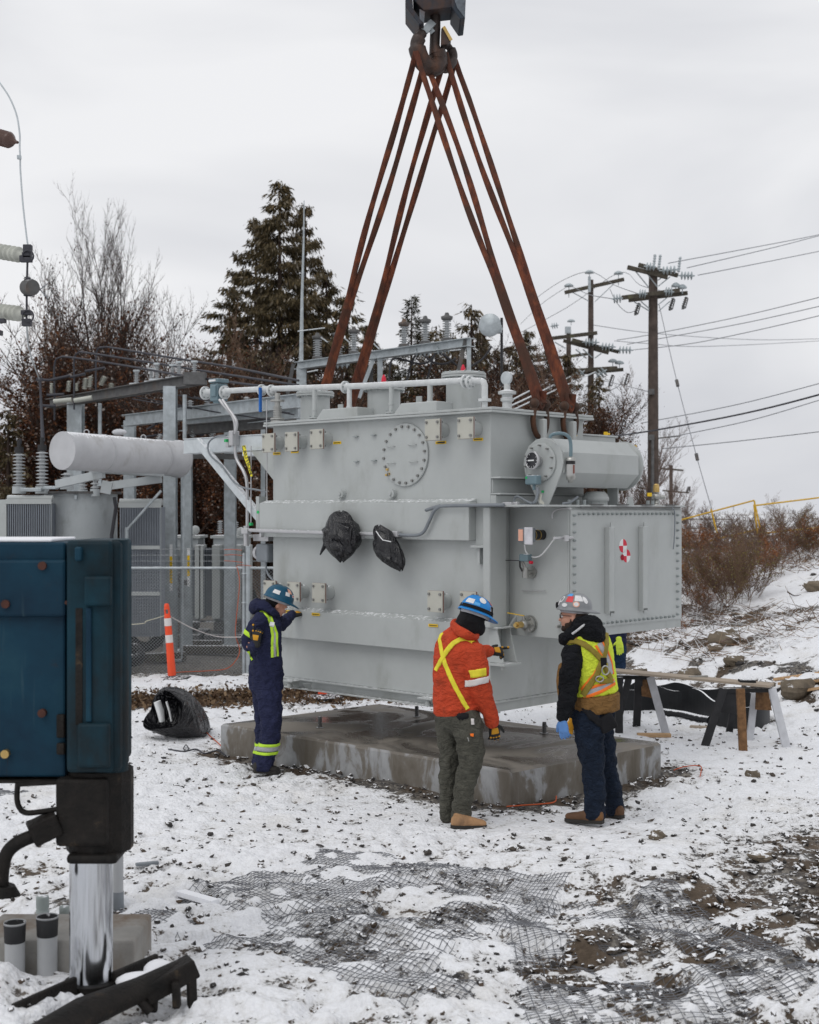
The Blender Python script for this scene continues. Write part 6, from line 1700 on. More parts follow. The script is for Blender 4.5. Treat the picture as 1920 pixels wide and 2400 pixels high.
for k, pts in enumerate((((290, 925, 25), (500, 965, 23), (640, 985, 22)), ((300, 905, 25), (520, 945, 23), (680, 968, 22)), ((455, 930, 24), (560, 950, 23), (690, 972, 22)), ((310, 935, 24), (450, 958, 23.5)))):
    m = MB(); m.tube([P(*q) for q in pts], 0.011, n=5); tag(m.build('bus_wire', M['wire_dark']), 'thin black bus wire passing under the left beam, ' + ('lowest', 'highest', 'right hand', 'short left')[k] + ' one', 'wire', 'thin bus wires')

fr2 = thing('bus_gantry', P(440, 1520, 25), 'second galvanised frame behind the first, with two long grey beams', 'steel frame')
col(426, 450, 1078, 24.4, fr2); col(527, 553, 962, 25.2, fr2); col(292, 317, 986, 27.5, fr2); col(612, 622, 1000, 25, fr2, mat=M['galv'])
for (a, b, h, mt) in (((295, 987, 25.6), (705, 938, 21.0), 0.20, gal), ((430, 1000, 25.6), (700, 962, 22), 0.20, gal), ((440, 1012, 24.6), (660, 984, 22.6), 0.16, M['galv_dark'])):
    m = MB(); A_, B_ = P(*a), P(*b); A_.z = B_.z = (A_.z + B_.z) / 2
    m.beam(A_, B_, 0.02, h); m.beam(A_ + Vector((0, 0, h / 2)), B_ + Vector((0, 0, h / 2)), 0.18, 0.015); m.beam(A_ - Vector((0, 0, h / 2)), B_ - Vector((0, 0, h / 2)), 0.18, 0.015); m.build('cross_beam', mt, fr2, world=True)
m = MB(); m.beam(P(437, 1068, 24.3), P(620, 1072, 24.3), 0.1, 0.1); m.build('cross_beam', M['galv_dark'], fr2, world=True)
for q in ((446, 950, 8), (487, 945, 9), (578, 942, 8), (537, 955, 7), (690, 935, 7)):
    b_ = P(q[0], q[1] + 4, 24); m = MB(); m.lathe(ins_prof(3, q[2] / FPX * 24, 0.04), b_, n=12); m.build('insulator', M['porcelain'], fr2, world=True)
for q in ((450, 1018), (495, 1018), (370, 1028), (385, 1025)):
    b_ = P(q[0], q[1] + 6, 24.5); m = MB(); m.lathe(ins_prof(4, 0.06, 0.035), b_, (0.5, 0, 1), n=10); m.build('insulator', M['porcelain'], fr2, world=True)
m = MB()
for a, b in (((344, 1007), (372, 990)), ((330, 1025), (420, 1012)), ((470, 1022), (500, 1002)), ((440, 1020), (530, 1010)), ((385, 1015), (400, 995))): m.cyl(P(*a, 24.6), P(*b, 24.6), 0.022, n=6)
m.build('switch_blade', M['wire_dark'], fr2, world=True)
m = MB(); c = P(280, 1013, 26); m.sphere(c, 0.14, 14, 8, sc=(1, 0.8, 0.45)); tag(m.build('yard_lamp', M['snow_obj']), 'white snow capped oval lamp above the old white conservator', 'lamp')

# frame with six tall insulators behind the transformer
fr3 = thing('insulator_gantry', P(890, 1500, 26), 'dark steel frame behind the transformer carrying six ribbed insulators', 'steel frame')
def zb_(x, y): return z1(x, y)
zbm = 2.5 + 398 * 24 / FPX
def bp(px):      # point on the beam axis seen in pixel column px
    A_ = P(1103, 802, 24); B_ = P(698, 853, 27.9); A_.z = B_.z = zbm
    t_ = 0.0
    lo, hi = -0.3, 1.3
    for _ in range(40):
        t_ = (lo + hi) / 2; q = A_.lerp(B_, t_); x = 960 + q.x / q.y * FPX
        if x > px: lo = t_
        else: hi = t_
    return q
A_, B_ = bp(1104), bp(698)
m = MB(); m.beam(A_, B_, 0.02, 0.13)
for dz in (-0.07, 0.07): m.beam(A_ + Vector((0, 0, dz)), B_ + Vector((0, 0, dz)), 0.18, 0.014)
m.build('cross_beam', M['galv'], fr3, world=True)
for px0, px1 in ((696, 718), (885, 897), (1094, 1104)):
    q = bp((px0 + px1) / 2); col(px0, px1, 860 if px0 < 800 else 815 if px0 > 1000 else 835, q.y, fr3)
for a, b in (((75, 700), (118, 480)), ((600, 730), (718, 415)), ((690, 620), (690, 500)), ((1325, 560), (1385, 300))):
    q = bp(z1(*b)[0]); m = MB(); m.beam(P(*z1(*a), q.y), P(*z1(*b), q.y), 0.07, 0.07); m.build('diagonal_brace', M['galv'] if a[0] == 600 else M['galv_dark'], fr3, world=True)
for x, h in ((295, 42), (445, 42), (563, 44), (932, 44), (1088, 44), (1247, 44)):
    q = bp(z1(x, 0)[0]) + Vector((0, 0, 0.08)); D = q.y; hh_ = h / FPX * D
    o = post_ins(q + Vector((0, 0, 0.04)), hh_, 11 / FPX * D, 8, 'porcelain', fr3)
    m = MB(); m.cyl(q, q + Vector((0, 0, 0.05)), 0.10, n=12); m.lathe([(0.07, 0), (0.10, 0.02), (0.11, 0.07), (0.05, 0.09), (0.03, 0.14), (0, 0.14)], q + Vector((0, 0, hh_ + 0.03)), n=12); m.build('insulator_cap', M['galv_dark'], fr3, world=True)
for a, b in (((395, 487), (530, 480)), ((1010, 395), (1130, 390)), ((1170, 385), (1270, 370))):
    q = bp(z1(*a)[0]); A1, B1 = P(*z1(*a), q.y), P(*z1(*b), q.y); m = MB(); m.lathe(ins_prof(4, 0.09, (B1 - A1).length / 4, 0.4), A1, B1 - A1, n=10); m.build('insulator_string', M['glassins'], fr3, world=True)
for pts in (((820, 610), (835, 470), (870, 440), (950, 455), (1040, 478), (1110, 465), (1160, 410), (1200, 400), (1260, 440), (1320, 490)), ((950, 600), (990, 470), (1020, 415), (1070, 410), (1130, 460), (1200, 480), (1260, 470), (1310, 440)), ((1100, 600), (1140, 450), (1160, 400)), ((1420, 500), (1500, 450), (1550, 390), (1575, 350))):
    m = MB(); m.tube(smooth_path([P(*z1(*q), 25.5) for q in pts], 4), 0.022, n=6); m.build('jumper_cable', M['black_cable'], fr3, world=True)
for a, b in (((150, 240), (350, 215)), ((320, 285), (370, 320)), ((470, 270), (540, 330)), ((660, 285), (750, 370)), ((780, 430), (1350, 375)), ((600, 460), (900, 440)), ((220, 540), (300, 525)), ((920, 350), (1340, 360))):
    m = MB(); m.cyl(P(*z1(*a), 26), P(*z1(*b), 26), 0.012, n=5); m.build('conductor', M['galv_bright'], fr3, world=True)
for q in ((783, 600), (1366, 525)):
    m = MB(); m.lathe([(0.035, 0), (0.03, 0.05), (0.012, 0.09), (0, 0.10)], P(*z1(q[0], q[1] + 12), 18), n=10); m.sphere(P(*z1(q[0], q[1] - 4), 18), 0.014, 8, 6); tag(m.build('red_cap', M['red']), 'small red cap sticking up behind the header pipe, ' + ('left one' if q[0] < 1000 else 'right one by the raised turret'), 'cap')
m = MB(); a = bp(706); m.tube([a + Vector((0, 0, 0.07)), P(708, 700, a.y), P(712, 560, a.y), P(713, 470, a.y)], [0.045, 0.03, 0.018, 0.008], n=8)
tag(m.build('lightning_mast', M['galv']), 'thin tall lightning mast in front of the tallest cedar', 'mast')
dish = thing('satellite_dish', P(1176, 900, 21), 'round grey satellite dish on a black pole right of the insulators', 'satellite dish')
c = P(1148, 762, 20.8); m = MB(); m.lathe([(0.0, -0.05), (0.09, -0.038), (0.172, 0.0), (0.177, 0.004), (0.09, -0.030), (0.0, -0.042)], c, (0.30, 0.9, 0.05), n=32); m.build('reflector', M['galv'], dish, world=True)
m = MB(); m.cyl(P(1176, 745, 21), P(1176, 905, 21), 0.022, n=10); m.build('pole', M['black_plastic'], dish, world=True)
m = MB(); m.box(P(1165, 772, 20.9), (0.14, 0.14, 0.12)); m.beam(P(1158, 785, 20.8), P(1178, 770, 20.9), 0.03, 0.03); m.build('mount', M['galv'], dish, world=True, bevel=0.01)

# ---- old transformer with the white conservator
old = thing('old_transformer', P(200, 1550, 22.5), 'old weathered transformer on the left with a big white cylindrical conservator', 'transformer')
cw = simple('weathered_white_paint', (0.47, 0.475, 0.49), 0.5, var=0.08, sc=4, dirt=(0.33, 0.32, 0.31), dirt_amt=0.25, snow=0.5)
A_, B_ = P(146, 1056, 20.4), P(424, 1076, 22.5); ax = B_ - A_
m = MB(); L = ax.length; rr = 0.288
m.lathe([(rr, 0), (rr, L * 0.96), (rr + 0.02, L * 0.962), (rr + 0.02, L * 0.985), (rr * 0.9, L), (rr * 0.5, L * 1.03), (0, L * 1.035)], A_, ax, n=40)
m.build('conservator', cw, old, world=True)
for t_ in (0.32, 0.80):
    c = A_ + ax * t_; m = MB(); m.cyl(c - ax.normalized() * 0.012, c + ax.normalized() * 0.012, rr + 0.008, n=40); m.build('strap', cw, old, world=True)
    m = MB(); x, y, d = basis(ax); m.lathe([(0.032, -0.012), (0.045, -0.012), (0.045, 0.012), (0.032, 0.012), (0.032, -0.012)], c + Vector((-0.25, 0, rr + 0.04)), (0, 1, 0), n=16); m.build('lifting_eye', cw, old, world=True)
m = MB(); m.beam(P(222, 1104, 21.2), P(372, 1114, 22.1), 0.30, 0.04); m.beam(P(133, 1135, 22.0), P(243, 1110, 21.2), 0.06, 0.13); m.beam(P(262, 1138, 22.4), P(378, 1122, 22.1), 0.06, 0.13); m.beam(P(238, 1140, 22), P(262, 1145, 22), 0.05, 0.2); m.build('cradle', M['paint_dim'], old, world=True)
c = P(190, 1200, 22.9); ro = 0.60
m = MB(); m.cyl((c.x, c.y, 0.35), (c.x, c.y, 2.80), ro, n=48); m.build('tank', M['paint_dim'], old, world=True)
m = MB(); m.cyl((c.x, c.y, 2.80), (c.x, c.y, 2.84), ro + 0.07, n=48); m.build('tank_lid', M['galv_dark'], old, world=True)
for (px, y0, y1, w, n, D) in ((45, 1140, 1062, 15, 10, 22.6), (99, 1140, 1057, 15, 10, 22.4), (195, 1148, 1125, 10, 3, 22.6), (223, 1146, 1120, 11, 3, 22.4), (157, 1130, 1108, 15, 3, 23)):
    a = P(px, y0, D); b = P(px, y1, D); post_ins(a, (b - a).length, w / FPX * D, n, 'porcelain', old)
    m = MB(); m.cyl(a - Vector((0, 0, 0.12)), a, w * 1.05 / FPX * D, n=16); m.build('bushing_base', M['paint_dim'], old, world=True)
    if n == 10:
        m = MB(); m.cyl(b, b + Vector((0, 0, 0.10)), 0.075, n=12); m.cyl(b + Vector((0, 0, 0.10)), b + Vector((0, 0, 0.22)), 0.035, n=8); m.build('bushing_cap', M['black_rubber'], old, world=True)
m = MB(); m.tube([P(101, 1035, 22.4), P(98, 980, 22.6), P(95, 910, 22.8), P(93, 888, 22.8)], [0.035, 0.025, 0.02, 0.03], n=8); m.box(P(93, 889, 22.8), (0.10, 0.06, 0.05)); m.build('bushing_lead', M['wire_dark'], old, world=True)
m = MB(); m.tube([P(47, 1040, 22.6), P(49, 1028, 22.6)], [0.03, 0.02], n=8); m.tube([P(268, 1165, 21.6), P(272, 1190, 21.6), P(262, 1255, 21.6), P(262, 1300, 21.6)], 0.03, n=8); m.build('dark_lead', M['black_cable'], old, world=True)
def radiator(px0, px1, D, ztop, zbot, nf, side=0.0, wp=True):
    x0, x1 = P(px0, 0, D).x, P(px1, 0, D).x
    m = MB()
    for k in range(nf):
        x = x0 + (x1 - x0) * (k + 0.5) / nf; m.bb((x - 0.008, D, zbot), (x + 0.008, D + 0.5, ztop))
    tag(m.build('fins', M['fin'], old, world=True), kind='stuff')
    m = MB(); m.cyl((x0 - 0.02, D + 0.1, ztop + 0.08), (x1 + 0.02, D + 0.1, ztop + 0.08), 0.055, n=14); m.bb((x0 - 0.02, D - 0.01, ztop - 0.01), (x1 + 0.02, D + 0.02, ztop + 0.07)); m.build('header', M['paint_plain'], old, world=True)
    m = MB(); m.bb((x0 - 0.01, D + 0.05, zbot), (x1 + 0.01, D + 0.06, ztop)); m.build('radiator_web', M['paint_dim'], old, world=True)
    return x0, x1
M['fin'] = simple('grey_radiator_fin', (0.20, 0.22, 0.25), 0.6, var=0.1)
radiator(17, 118, 22.0, 2.64, 0.8, 20)
x0, x1 = radiator(281, 375, 21.9, 2.58, 0.5, 24)
m = MB()
for z in (1.93, 1.19): m.bb((x0, 21.885, z - 0.03), (x1, 21.898, z + 0.03))
m.build('radiator_bar', M['paint_plain'], old, world=True)
m = MB(); a = P(-60, 1165, 22.0); b = P(15, 1165, 22.0); m.bb((a.x, 22.0, 0.8), (b.x, 22.5, 2.70)); m.build('radiator_side', M['paint_plain'], old, world=True)
m = MB(); m.cyl(P(299, 1240, 21.7), P(378, 1150, 21.7), 0.022, n=8); m.cyl(P(297, 1236, 21.7), P(297, 1290, 21.7), 0.028, n=8); m.build('brace_pipe', M['galv'], old, world=True)
m = MB(); m.box(P(75, 1148, 22.1), (0.35, 0.2, 0.06)); m.box(P(120, 1143, 22.1), (0.2, 0.2, 0.05)); m.box(P(178, 1165, 22.28), (0.05, 0.04, 0.09)); m.build('lid_fittings', M['galv'], old, world=True, bevel=0.01)

# ---- two smaller transformers behind the fence
def small_tr(px0, px1, D, lab, rad):
    a, b = P(px0, 1262, D), P(px1, 1262, D)
    t_ = thing('distribution_transformer', ((a.x + b.x) / 2, D, 0), lab, 'transformer')
    m = MB(); m.bb((a.x, D, 0.42), (b.x, D + 0.9, 2.0)); m.build('tank', M['paint_dim'], t_, world=True, bevel=0.01)
    m = MB(); m.bb((a.x - 0.05, D - 0.06, 2.0), (b.x + 0.05, D + 0.95, 2.05)); m.build('lid', M['paint_plain'], t_, world=True)
    m = MB(); m.bb((a.x - 0.1, D - 0.5, 0.0), (b.x + 0.1, D + 1.0, 0.2)); m.build('base_slab', M['galv_dark'], t_, world=True)
    m = MB(); m.bb((a.x + 0.05, D - 0.3, 0.25), (b.x - 0.05, D + 0.6, 0.42)); m.build('base_frame', M['galv_dark'], t_, world=True)
    for (p0, p1, fill) in rad:
        xa, xb = P(p0, 0, D).x, P(p1, 0, D).x
        if fill:
            n = max(3, int((xb - xa) / 0.035)); m = MB()
            for k in range(n): x = xa + (xb - xa) * (k + .5) / n; m.bb((x - 0.005, D - 0.42, 0.55), (x + 0.005, D - 0.05, 1.82))
            tag(m.build('fins', M['fin'], t_, world=True), kind='stuff')
            m = MB(); m.bb((xa, D - 0.04, 0.55), (xb, D - 0.03, 1.82)); m.build('fin_back', M['black_rubber'], t_, world=True)
        else:
            m = MB(); m.bb((xa, D - 0.44, 0.50), (xb, D - 0.0, 1.88)); m.build('radiator_end', M['paint_plain'], t_, world=True, bevel=0.008)
    return t_
s1 = small_tr(374, 464, 26, 'left one of two smaller grey transformers behind the fence', [(378, 384, 0), (384, 402, 1), (402, 414, 0), (448, 465, 1), (465, 475, 0)])
s2 = small_tr(500, 575, 26, 'right one of two smaller grey transformers behind the fence', [(478, 485, 0), (485, 505, 1), (505, 523, 0), (548, 572, 0), (586, 592, 0)])
for tp, lst in ((s1, ((411, 1250, 1224, 7),)), (s2, ((516, 1250, 1220, 7), (553, 1250, 1222, 7)))):
    for px, y0, y1, w in lst: post_ins(P(px, y0, 26.3), (y0 - y1) / FPX * 26.3, w / FPX * 26, 6, 'porcelain', tp)
for tp, q in ((s1, (458, 1242)), (s2, (565, 1246)), (s1, (378, 1246))):
    m = MB(); c = P(*q, 26.1); m.sphere(c, 0.085, 12, 8); m.cyl(c, c - Vector((0.08, 0, 0.1)), 0.05, n=8); m.build('vent_elbow', M['paint_plain'], tp, world=True)
m = MB()
for q in ((421, 1348), (432, 1365), (412, 1380), (425, 1395), (405, 1392)): m.box(P(*q, 24.0), (0.10, 0.1, 0.09))
m.tube([P(415, 1350, 24), P(425, 1372, 24), (P(420, 1400, 24))], 0.02, n=6); tag(m.build('switch_operator', M['galv_dark']), 'dark switch mechanism with cables behind the fence between two columns', 'switch gear')
# yellow marker strips on the columns
for (px, y0, y1, D, lab, sy) in ((401, 1276, 1385, 22.7, 'white and yellow marker strip on the left column behind the fence', (1304, 1367)), (442, 1285, 1375, 24.0, 'white and yellow marker strip on the right column behind the fence', (1302, 1350))):
    x = P(px, 0, D).x
    r_ = thing('marker_strip', (x, D, P(px, y1, D).z), lab, 'marker')
    m = MB(); m.bb((x - 0.024, D, P(px, y1, D).z), (x + 0.024, D + 0.008, P(px, y0, D).z)); m.build('backing_strip', M['white'], r_, world=True)
    za, zb2 = P(px, sy[1], D).z, P(px, sy[0], D).z
    m = MB(); m.bb((x - 0.022, D - 0.004, za), (x + 0.022, D - 0.0005, zb2)); m.build('yellow_plate', M['label'], r_, world=True)
    s_ = '25 KV LINE 2' if px == 401 else '25 KV N2'
    inv = WM[r_.name].inverted()
    text_mesh(s_, 0.052 if px == 401 else 0.052, M['ink'], 'lettering', r_, inv @ face_M((x, D - 0.006, (za + zb2) / 2), (0, 0, -1), (1, 0, 0)))
# tyres and timber behind the fence
def tyre(px, py, D, r_, w, lab, axis=(0.5, -1, 0.15)):
    c = P(px, py, D); t_ = thing('tyre', (c.x, c.y, c.z - r_), lab, 'tyre')
    m = MB(); m.lathe([(r_ * 0.55, -w / 2), (r_ * 0.9, -w / 2), (r_, -w * 0.3), (r_, w * 0.3), (r_ * 0.9, w / 2), (r_ * 0.55, w / 2), (r_ * 0.55, -w / 2)], c, axis, n=32); m.build('rubber', M['black_rubber'], t_, world=True)
    return t_
ty = tyre(338, 1477, 22.4, 0.36, 0.24, 'big black tyre leaning behind the chain link fence')
m = MB(); m.cyl(P(348, 1470, 22.0), P(362, 1490, 22.0), 0.055, n=12); m.build('white_sleeve', M['white'], ty, world=True)
tyre(310, 1535, 21.6, 0.20, 0.2, 'small black rubber ring on the ground behind the fence, by the blue outrigger', axis=(0.1, -0.6, 1))
for (a, b, lab) in (((335, 1521, 22.6), (432, 1524, 23.0), 'dark timber on the gravel behind the orange post'), ((430, 1492, 24.0), (560, 1498, 24.0), 'long dark timber lying behind the fence at the right'), ((450, 1478, 25), (520, 1480, 25), 'grey timber skid under the small transformer')):
    m = MB(); A_, B_ = P(*a), P(*b); A_.z = B_.z = 0.08; m.beam(A_, B_, 0.18, 0.14); tag(m.build('timber', M['armwood']), lab, 'timber')
for q, lab in (((467, 1450), 'small white board lying behind the fence, left one'), ((487, 1456), 'larger white board lying behind the fence, right one')):
    c = P(q[0], q[1], 25.75); m = MB(); m.box((c.x, 25.78, 0.436), (0.22 if q[0] < 480 else 0.28, 0.16, 0.025)); tag(m.build('white_board', M['snow_obj']), lab, 'board')

# ---- insulator arms reaching in at the left edge
sw = thing('hanging_switch', P(62, 740, 15), 'vertical dark switch rod at the left edge hung between two ribbed grey insulators', 'switch')
def zs(x, y): return (x / 2.694, 180 + y / 2.694)
for (x0, y0, x1, y1) in ((-260, 1060, 160, 1130), (-260, 1450, 160, 1500)):
    a, b = P(*zs(x0, y0), 15.6), P(*zs(x1, y1), 15); ax = b - a; L = ax.length; n = 15; r_ = 0.088
    pr = []
    for k in range(n): pr += [(r_ * 0.72, L * k / n), (r_, L * (k + 0.45) / n), (r_ * 0.98, L * (k + 0.6) / n), (r_ * 0.72, L * (k + 0.7) / n)]
    pr = [p for p in pr if p[1] < L * 0.93] + [(r_ * 0.5, L * 0.95), (0.03, L)]
    m = MB(); m.lathe(pr, a, ax, n=24); m.build('ribbed_insulator', M['porcelain_beige'], sw, world=True)
m = MB(); m.tube([P(*zs(177, 1085), 15), P(*zs(170, 1300), 15), P(*zs(168, 1560), 15)], 0.012, n=8); m.build('rod', M['wire_dark'], sw, world=True)
m = MB()
for q, s_ in (((176, 1090), (0.09, 0.08, 0.10)), ((172, 1128), (0.10, 0.08, 0.06)), ((165, 1150), (0.13, 0.08, 0.07)), ((168, 1490), (0.11, 0.08, 0.05)), ((170, 1552), (0.10, 0.08, 0.08)), ((175, 1300), (0.06, 0.06, 0.12)), ((178, 1365), (0.09, 0.06, 0.07))): m.box(P(*zs(*q), 15), s_)
for q in ((178, 1132), (178, 1510)): m.lathe([(0.06, -0.01), (0.072, -0.01), (0.072, 0.01), (0.06, 0.01), (0.06, -0.01)], P(*zs(*q), 14.95), (0.2, 1, 0.1), n=16)
m.build('clamps', M['wire_dark'], sw, world=True, bevel=0.012)
m = MB(); m.cyl(P(*zs(168, 1330), 15), P(*zs(208, 1330), 14.9), 0.085, n=20); m.cyl(P(*zs(163, 1330), 15), P(*zs(168, 1330), 15), 0.10, n=20); m.build('rotor_hub', M['galv_dark'], sw, world=True)
m = MB(); m.tube([P(*zs(185, 1275), 15), P(*zs(208, 1278), 15), P(*zs(255, 1345), 15), P(*zs(305, 1403), 15)], 0.006, n=5); m.tube([P(*zs(190, 1382), 15), P(*zs(208, 1387), 15), P(*zs(255, 1342), 15), P(*zs(300, 1305), 15)], 0.006, n=5); m.build('arcing_horn', M['wire'], sw, world=True)
m = MB(); m.tube(smooth_path([P(*zs(*q), 15) for q in ((-20, 20), (0, 40), (60, 130), (105, 240), (125, 360), (125, 440), (128, 510), (130, 600), (145, 800), (165, 980), (178, 1075))]), 0.010, n=6); m.build('lead_wire', M['galv_bright'], sw, world=True)
m = MB(); m.tube(smooth_path([P(*q) for q in ((63, 765, 15), (67, 810, 16.5), (78, 850, 19), (92, 888, 22.5))]), 0.010, n=6); m.build('lead_wire', M['galv_bright'], sw, world=True)
m = MB(); m.box(P(*zs(122, 508), 14.95), (0.04, 0.04, 0.04)); m.build('wire_clamp', M['galv'], sw, world=True)
m = MB(); a, b = P(-60, 305, 15.3), P(42, 334, 15); ax = b - a; L = ax.length
pr = [(0.085, 0)]
for k in range(16): pr += [(0.078, L * 0.82 * k / 16), (0.092, L * 0.82 * (k + 0.5) / 16)]
pr += [(0.075, L * 0.84), (0.06, L * 0.86), (0.02, L * 0.95), (0.015, L)]
m.lathe(pr, a, ax, n=20); tag(m.build('brown_insulator', M['porcelain_brown']), 'dark brown ribbed insulator poking in high at the left edge', 'insulator')
m = MB(); m.box(P(2, 752, 15), (0.10, 0.1, 0.04)); m.box(P(-2, 780, 15), (0.06, 0.1, 0.05)); tag(m.build('steel_bracket', M['wire_dark']), 'tiny dark steel bracket at the left edge below the lower insulator', 'bracket')
# ---------------------------------------------------------------- blue outrigger in the left foreground
t = NT('teal_blue_paint'); v = t.pos()
n = t.noise(v, 2.2, 5, 0.6)
c = t.ramp(n, [(0.3, (0.002, 0.018, 0.038)), (0.55, (0.003, 0.034, 0.062)), (0.8, (0.012, 0.055, 0.080))])
rs = t.step(t.noise(v, 5.0, 7, 0.72), 0.60, 0.74)
c = t.mix(rs, c, (0.030, 0.022, 0.020)); c = t.mix(t.step(t.noise(t.mapping(v, (30, 30, 1.5)), 1.0, 5, 0.7), 0.66, 0.72), c, (0.02, 0.014, 0.012)); c = t.mix(t.step(t.noise(t.mapping(v, (9, 9, 0.5)), 2.0, 4, 0.6), 0.62, 0.8), c, (0.05, 0.09, 0.105))
t.bump(t.noise(v, 30, 4, 0.6), 0.15, 0.01)
M['teal'] = t.out(c, 0.6, 0.0, 0.22)
M['teal2'] = simple('grimy_teal_paint', (0.004, 0.030, 0.046), 0.6, var=0.5, sc=3, dirt=(0.012, 0.011, 0.010), dirt_amt=0.7, bump=0.2, bsc=25, spec=0.2, dsc=1.6)
t = NT('greasy_steel'); v = t.tex("Object")
c = t.ramp(t.noise(v, 9, 6, 0.65), [(0.35, (0.005, 0.0045, 0.004)), (0.62, (0.016, 0.013, 0.011)), (0.78, (0.10, 0.07, 0.04))])
t.bump(t.noise(v, 25, 5, 0.65), 0.6, 0.02)
M['grease'] = t.out(c, 0.6, 0.1, 0.25)
M['rustspot'] = simple('rust_bolt', (0.065, 0.022, 0.014), 0.7, var=0.3, sc=20)
t = NT('hydraulic_chrome'); t.bump(t.noise(t.mapping(t.tex("Object"), (1, 1, 0.02)), 30, 3, 0.5), 0.015, 0.01)
M['chrome'] = t.out((0.62, 0.64, 0.67), 0.14, 1.0)
OD = 6.8
def zo(x, y): return (x / 3.266, 1240 + y / 3.266)
orr = thing('crane_outrigger', P(215, 2376, OD), 'big teal blue crane outrigger with a chrome jack in the left foreground', 'outrigger')
def quad_box(x0, y0, x1, y1, D0, D1, nm, mat, par=orr, bev=0.012, z_=zo):
    a = P(*z_(x0, y0), D0); b = P(*z_(x1, y1), D0)
    m = MB(); m.bb((a.x, D0, b.z), (b.x, D1, a.z)); return m.build(nm, M[mat], par, world=True, bevel=bev)
quad_box(-1400, 100, 500, 1900, OD + 0.02, OD + 0.55, 'beam_box', 'teal')
quad_box(505, 85, 862, 1870, OD - 0.06, OD + 0.42, 'jack_housing', 'teal2', bev=0.02)
a = P(*zo(862, 85), OD - 0.02); b = P(*zo(975, 1870), OD - 0.02)
m = MB(); m.cyl((a.x - 0.012, OD + 0.06, b.z), (a.x - 0.012, OD + 0.06, a.z), 0.073, n=32); m.bb((a.x - 0.06, OD - 0.035, b.z), (b.x - 0.03, OD + 0.2, a.z)); m.build('jack_tube', M['teal2'], orr, world=True, bevel=0.03, seg=3)
quad_box(-400, 235, 503, 672, OD - 0.012, OD + 0.018, 'cover_plate', 'teal', bev=0.02)
quad_box(-1400, 1925, 440, 1948, OD - 0.0, OD + 0.55, 'lower_flange', 'grease', bev=0.004)
quad_box(640, 360, 850, 590, OD - 0.10, OD - 0.061, 'raised_pad', 'teal2', bev=0.014)
quad_box(590, 1490, 840, 1830, OD - 0.095, OD - 0.061, 'raised_pad', 'teal2', bev=0.014)
quad_box(578, 605, 632, 1500, OD - 0.064, OD - 0.0605, 'slot', 'grease', bev=0.002)
quad_box(655, 600, 700, 1480, OD - 0.075, OD - 0.0605, 'wear_strip', 'teal', bev=0.012)
quad_box(430, 1420, 495, 1600, OD - 0.01, OD + 0.018, 'hinge', 'grease', bev=0.008)
quad_box(430, 1640, 495, 1730, OD - 0.01, OD + 0.018, 'hinge', 'grease', bev=0.008)
for (x, y, mt) in ((333, 280, 'rustspot'), (52, 572, 'rustspot'), (322, 1410, 'rustspot'), (40, 1722, 'brass'), (522, 560, 'rustspot')):
    p = P(*zo(x, y), OD - 0.0); m = MB(); r_ = 0.021 if x != 522 else 0.010; d0 = 0.03 if y < 700 else 0.01
    m.cyl(p + Vector((0, 0.02, 0)), p - Vector((0, d0, 0)), r_, n=14); m.build('bolt_head', M[mt], orr, world=True, bevel=0.004)
m = MB(); p = P(*zo(605, 190), OD - 0.07); m.box(p, (0.035, 0.05, 0.07)); m.build('latch', M['teal'], orr, world=True, bevel=0.01)
quad_box(-1400, 72, 400, 99, OD + 0.03, OD + 0.52, 'snow_cover', 'snow_obj', bev=0.012)
# collar, chrome rod
def zr(x, y): return (x / 4.3125, 1900 + y / 4.3125)
a = P(139, 1812, OD); b = P(298, 2005, OD)
m = MB(); cx = (a.x + b.x) / 2; w = (b.x - a.x) / 2
m.lathe([(w * 0.98, 0), (w, 0.015), (w, a.z - b.z - 0.03), (w * 0.98, a.z - b.z)], (cx, OD + 0.15, b.z), n=14, smooth=False)
m.box((cx - 0.05, OD - 0.0, b.z + 0.22), (0.26, 0.08, 0.34)); m.box((cx, OD + 0.1, b.z - 0.012), (w * 1.5, 0.28, 0.05))
m.build('collar', M['grease'], orr, world=True, bevel=0.02)
rx = P(214, 0, OD + 0.15).x; zt = b.z; zb = P(0, 2318, OD).z - 0.01
m = MB(); m.cyl((rx, OD + 0.15, zb), (rx, OD + 0.15, zt + 0.05), 0.109, n=48); m.build('chrome_rod', M['chrome'], orr, world=True)
m = MB(); m.cyl((rx, OD + 0.15, zb - 0.07), (rx, OD + 0.15, zb + 0.004), 0.135, n=32); m.build('rod_foot', M['grease'], orr, world=True)
m = MB(); m.beam(P(*zr(590, 110), OD), P(*zr(310, 245), OD - 0.05), 0.12, 0.115); m.tube(smooth_path([P(*zr(420, 230), OD - 0.03), P(*zr(250, 290), OD - 0.05), P(*zr(120, 370), OD - 0.06), P(*zr(50, 480), OD - 0.06), P(*zr(22, 640), OD - 0.06), P(*zr(20, 760), OD - 0.06)]), 0.034, n=14); m.cyl(P(*zr(30, 840), OD - 0.06), P(*zr(40, 750), OD - 0.06), 0.085, 0.055, n=20); m.build('pin_arm', M['grease'], orr, world=True, bevel=0.01)
m = MB(); m.tube(smooth_path([P(42, 1835, OD), P(40, 1870, OD), P(46, 1893, OD), P(62, 1905, OD), P(100, 1902, OD), P(142, 1895, OD)]), 0.014, n=10); m.beam(P(45, 1838, OD), P(142, 1833, OD), 0.03, 0.02); m.build('grab_handle', M['grease'], orr, world=True)
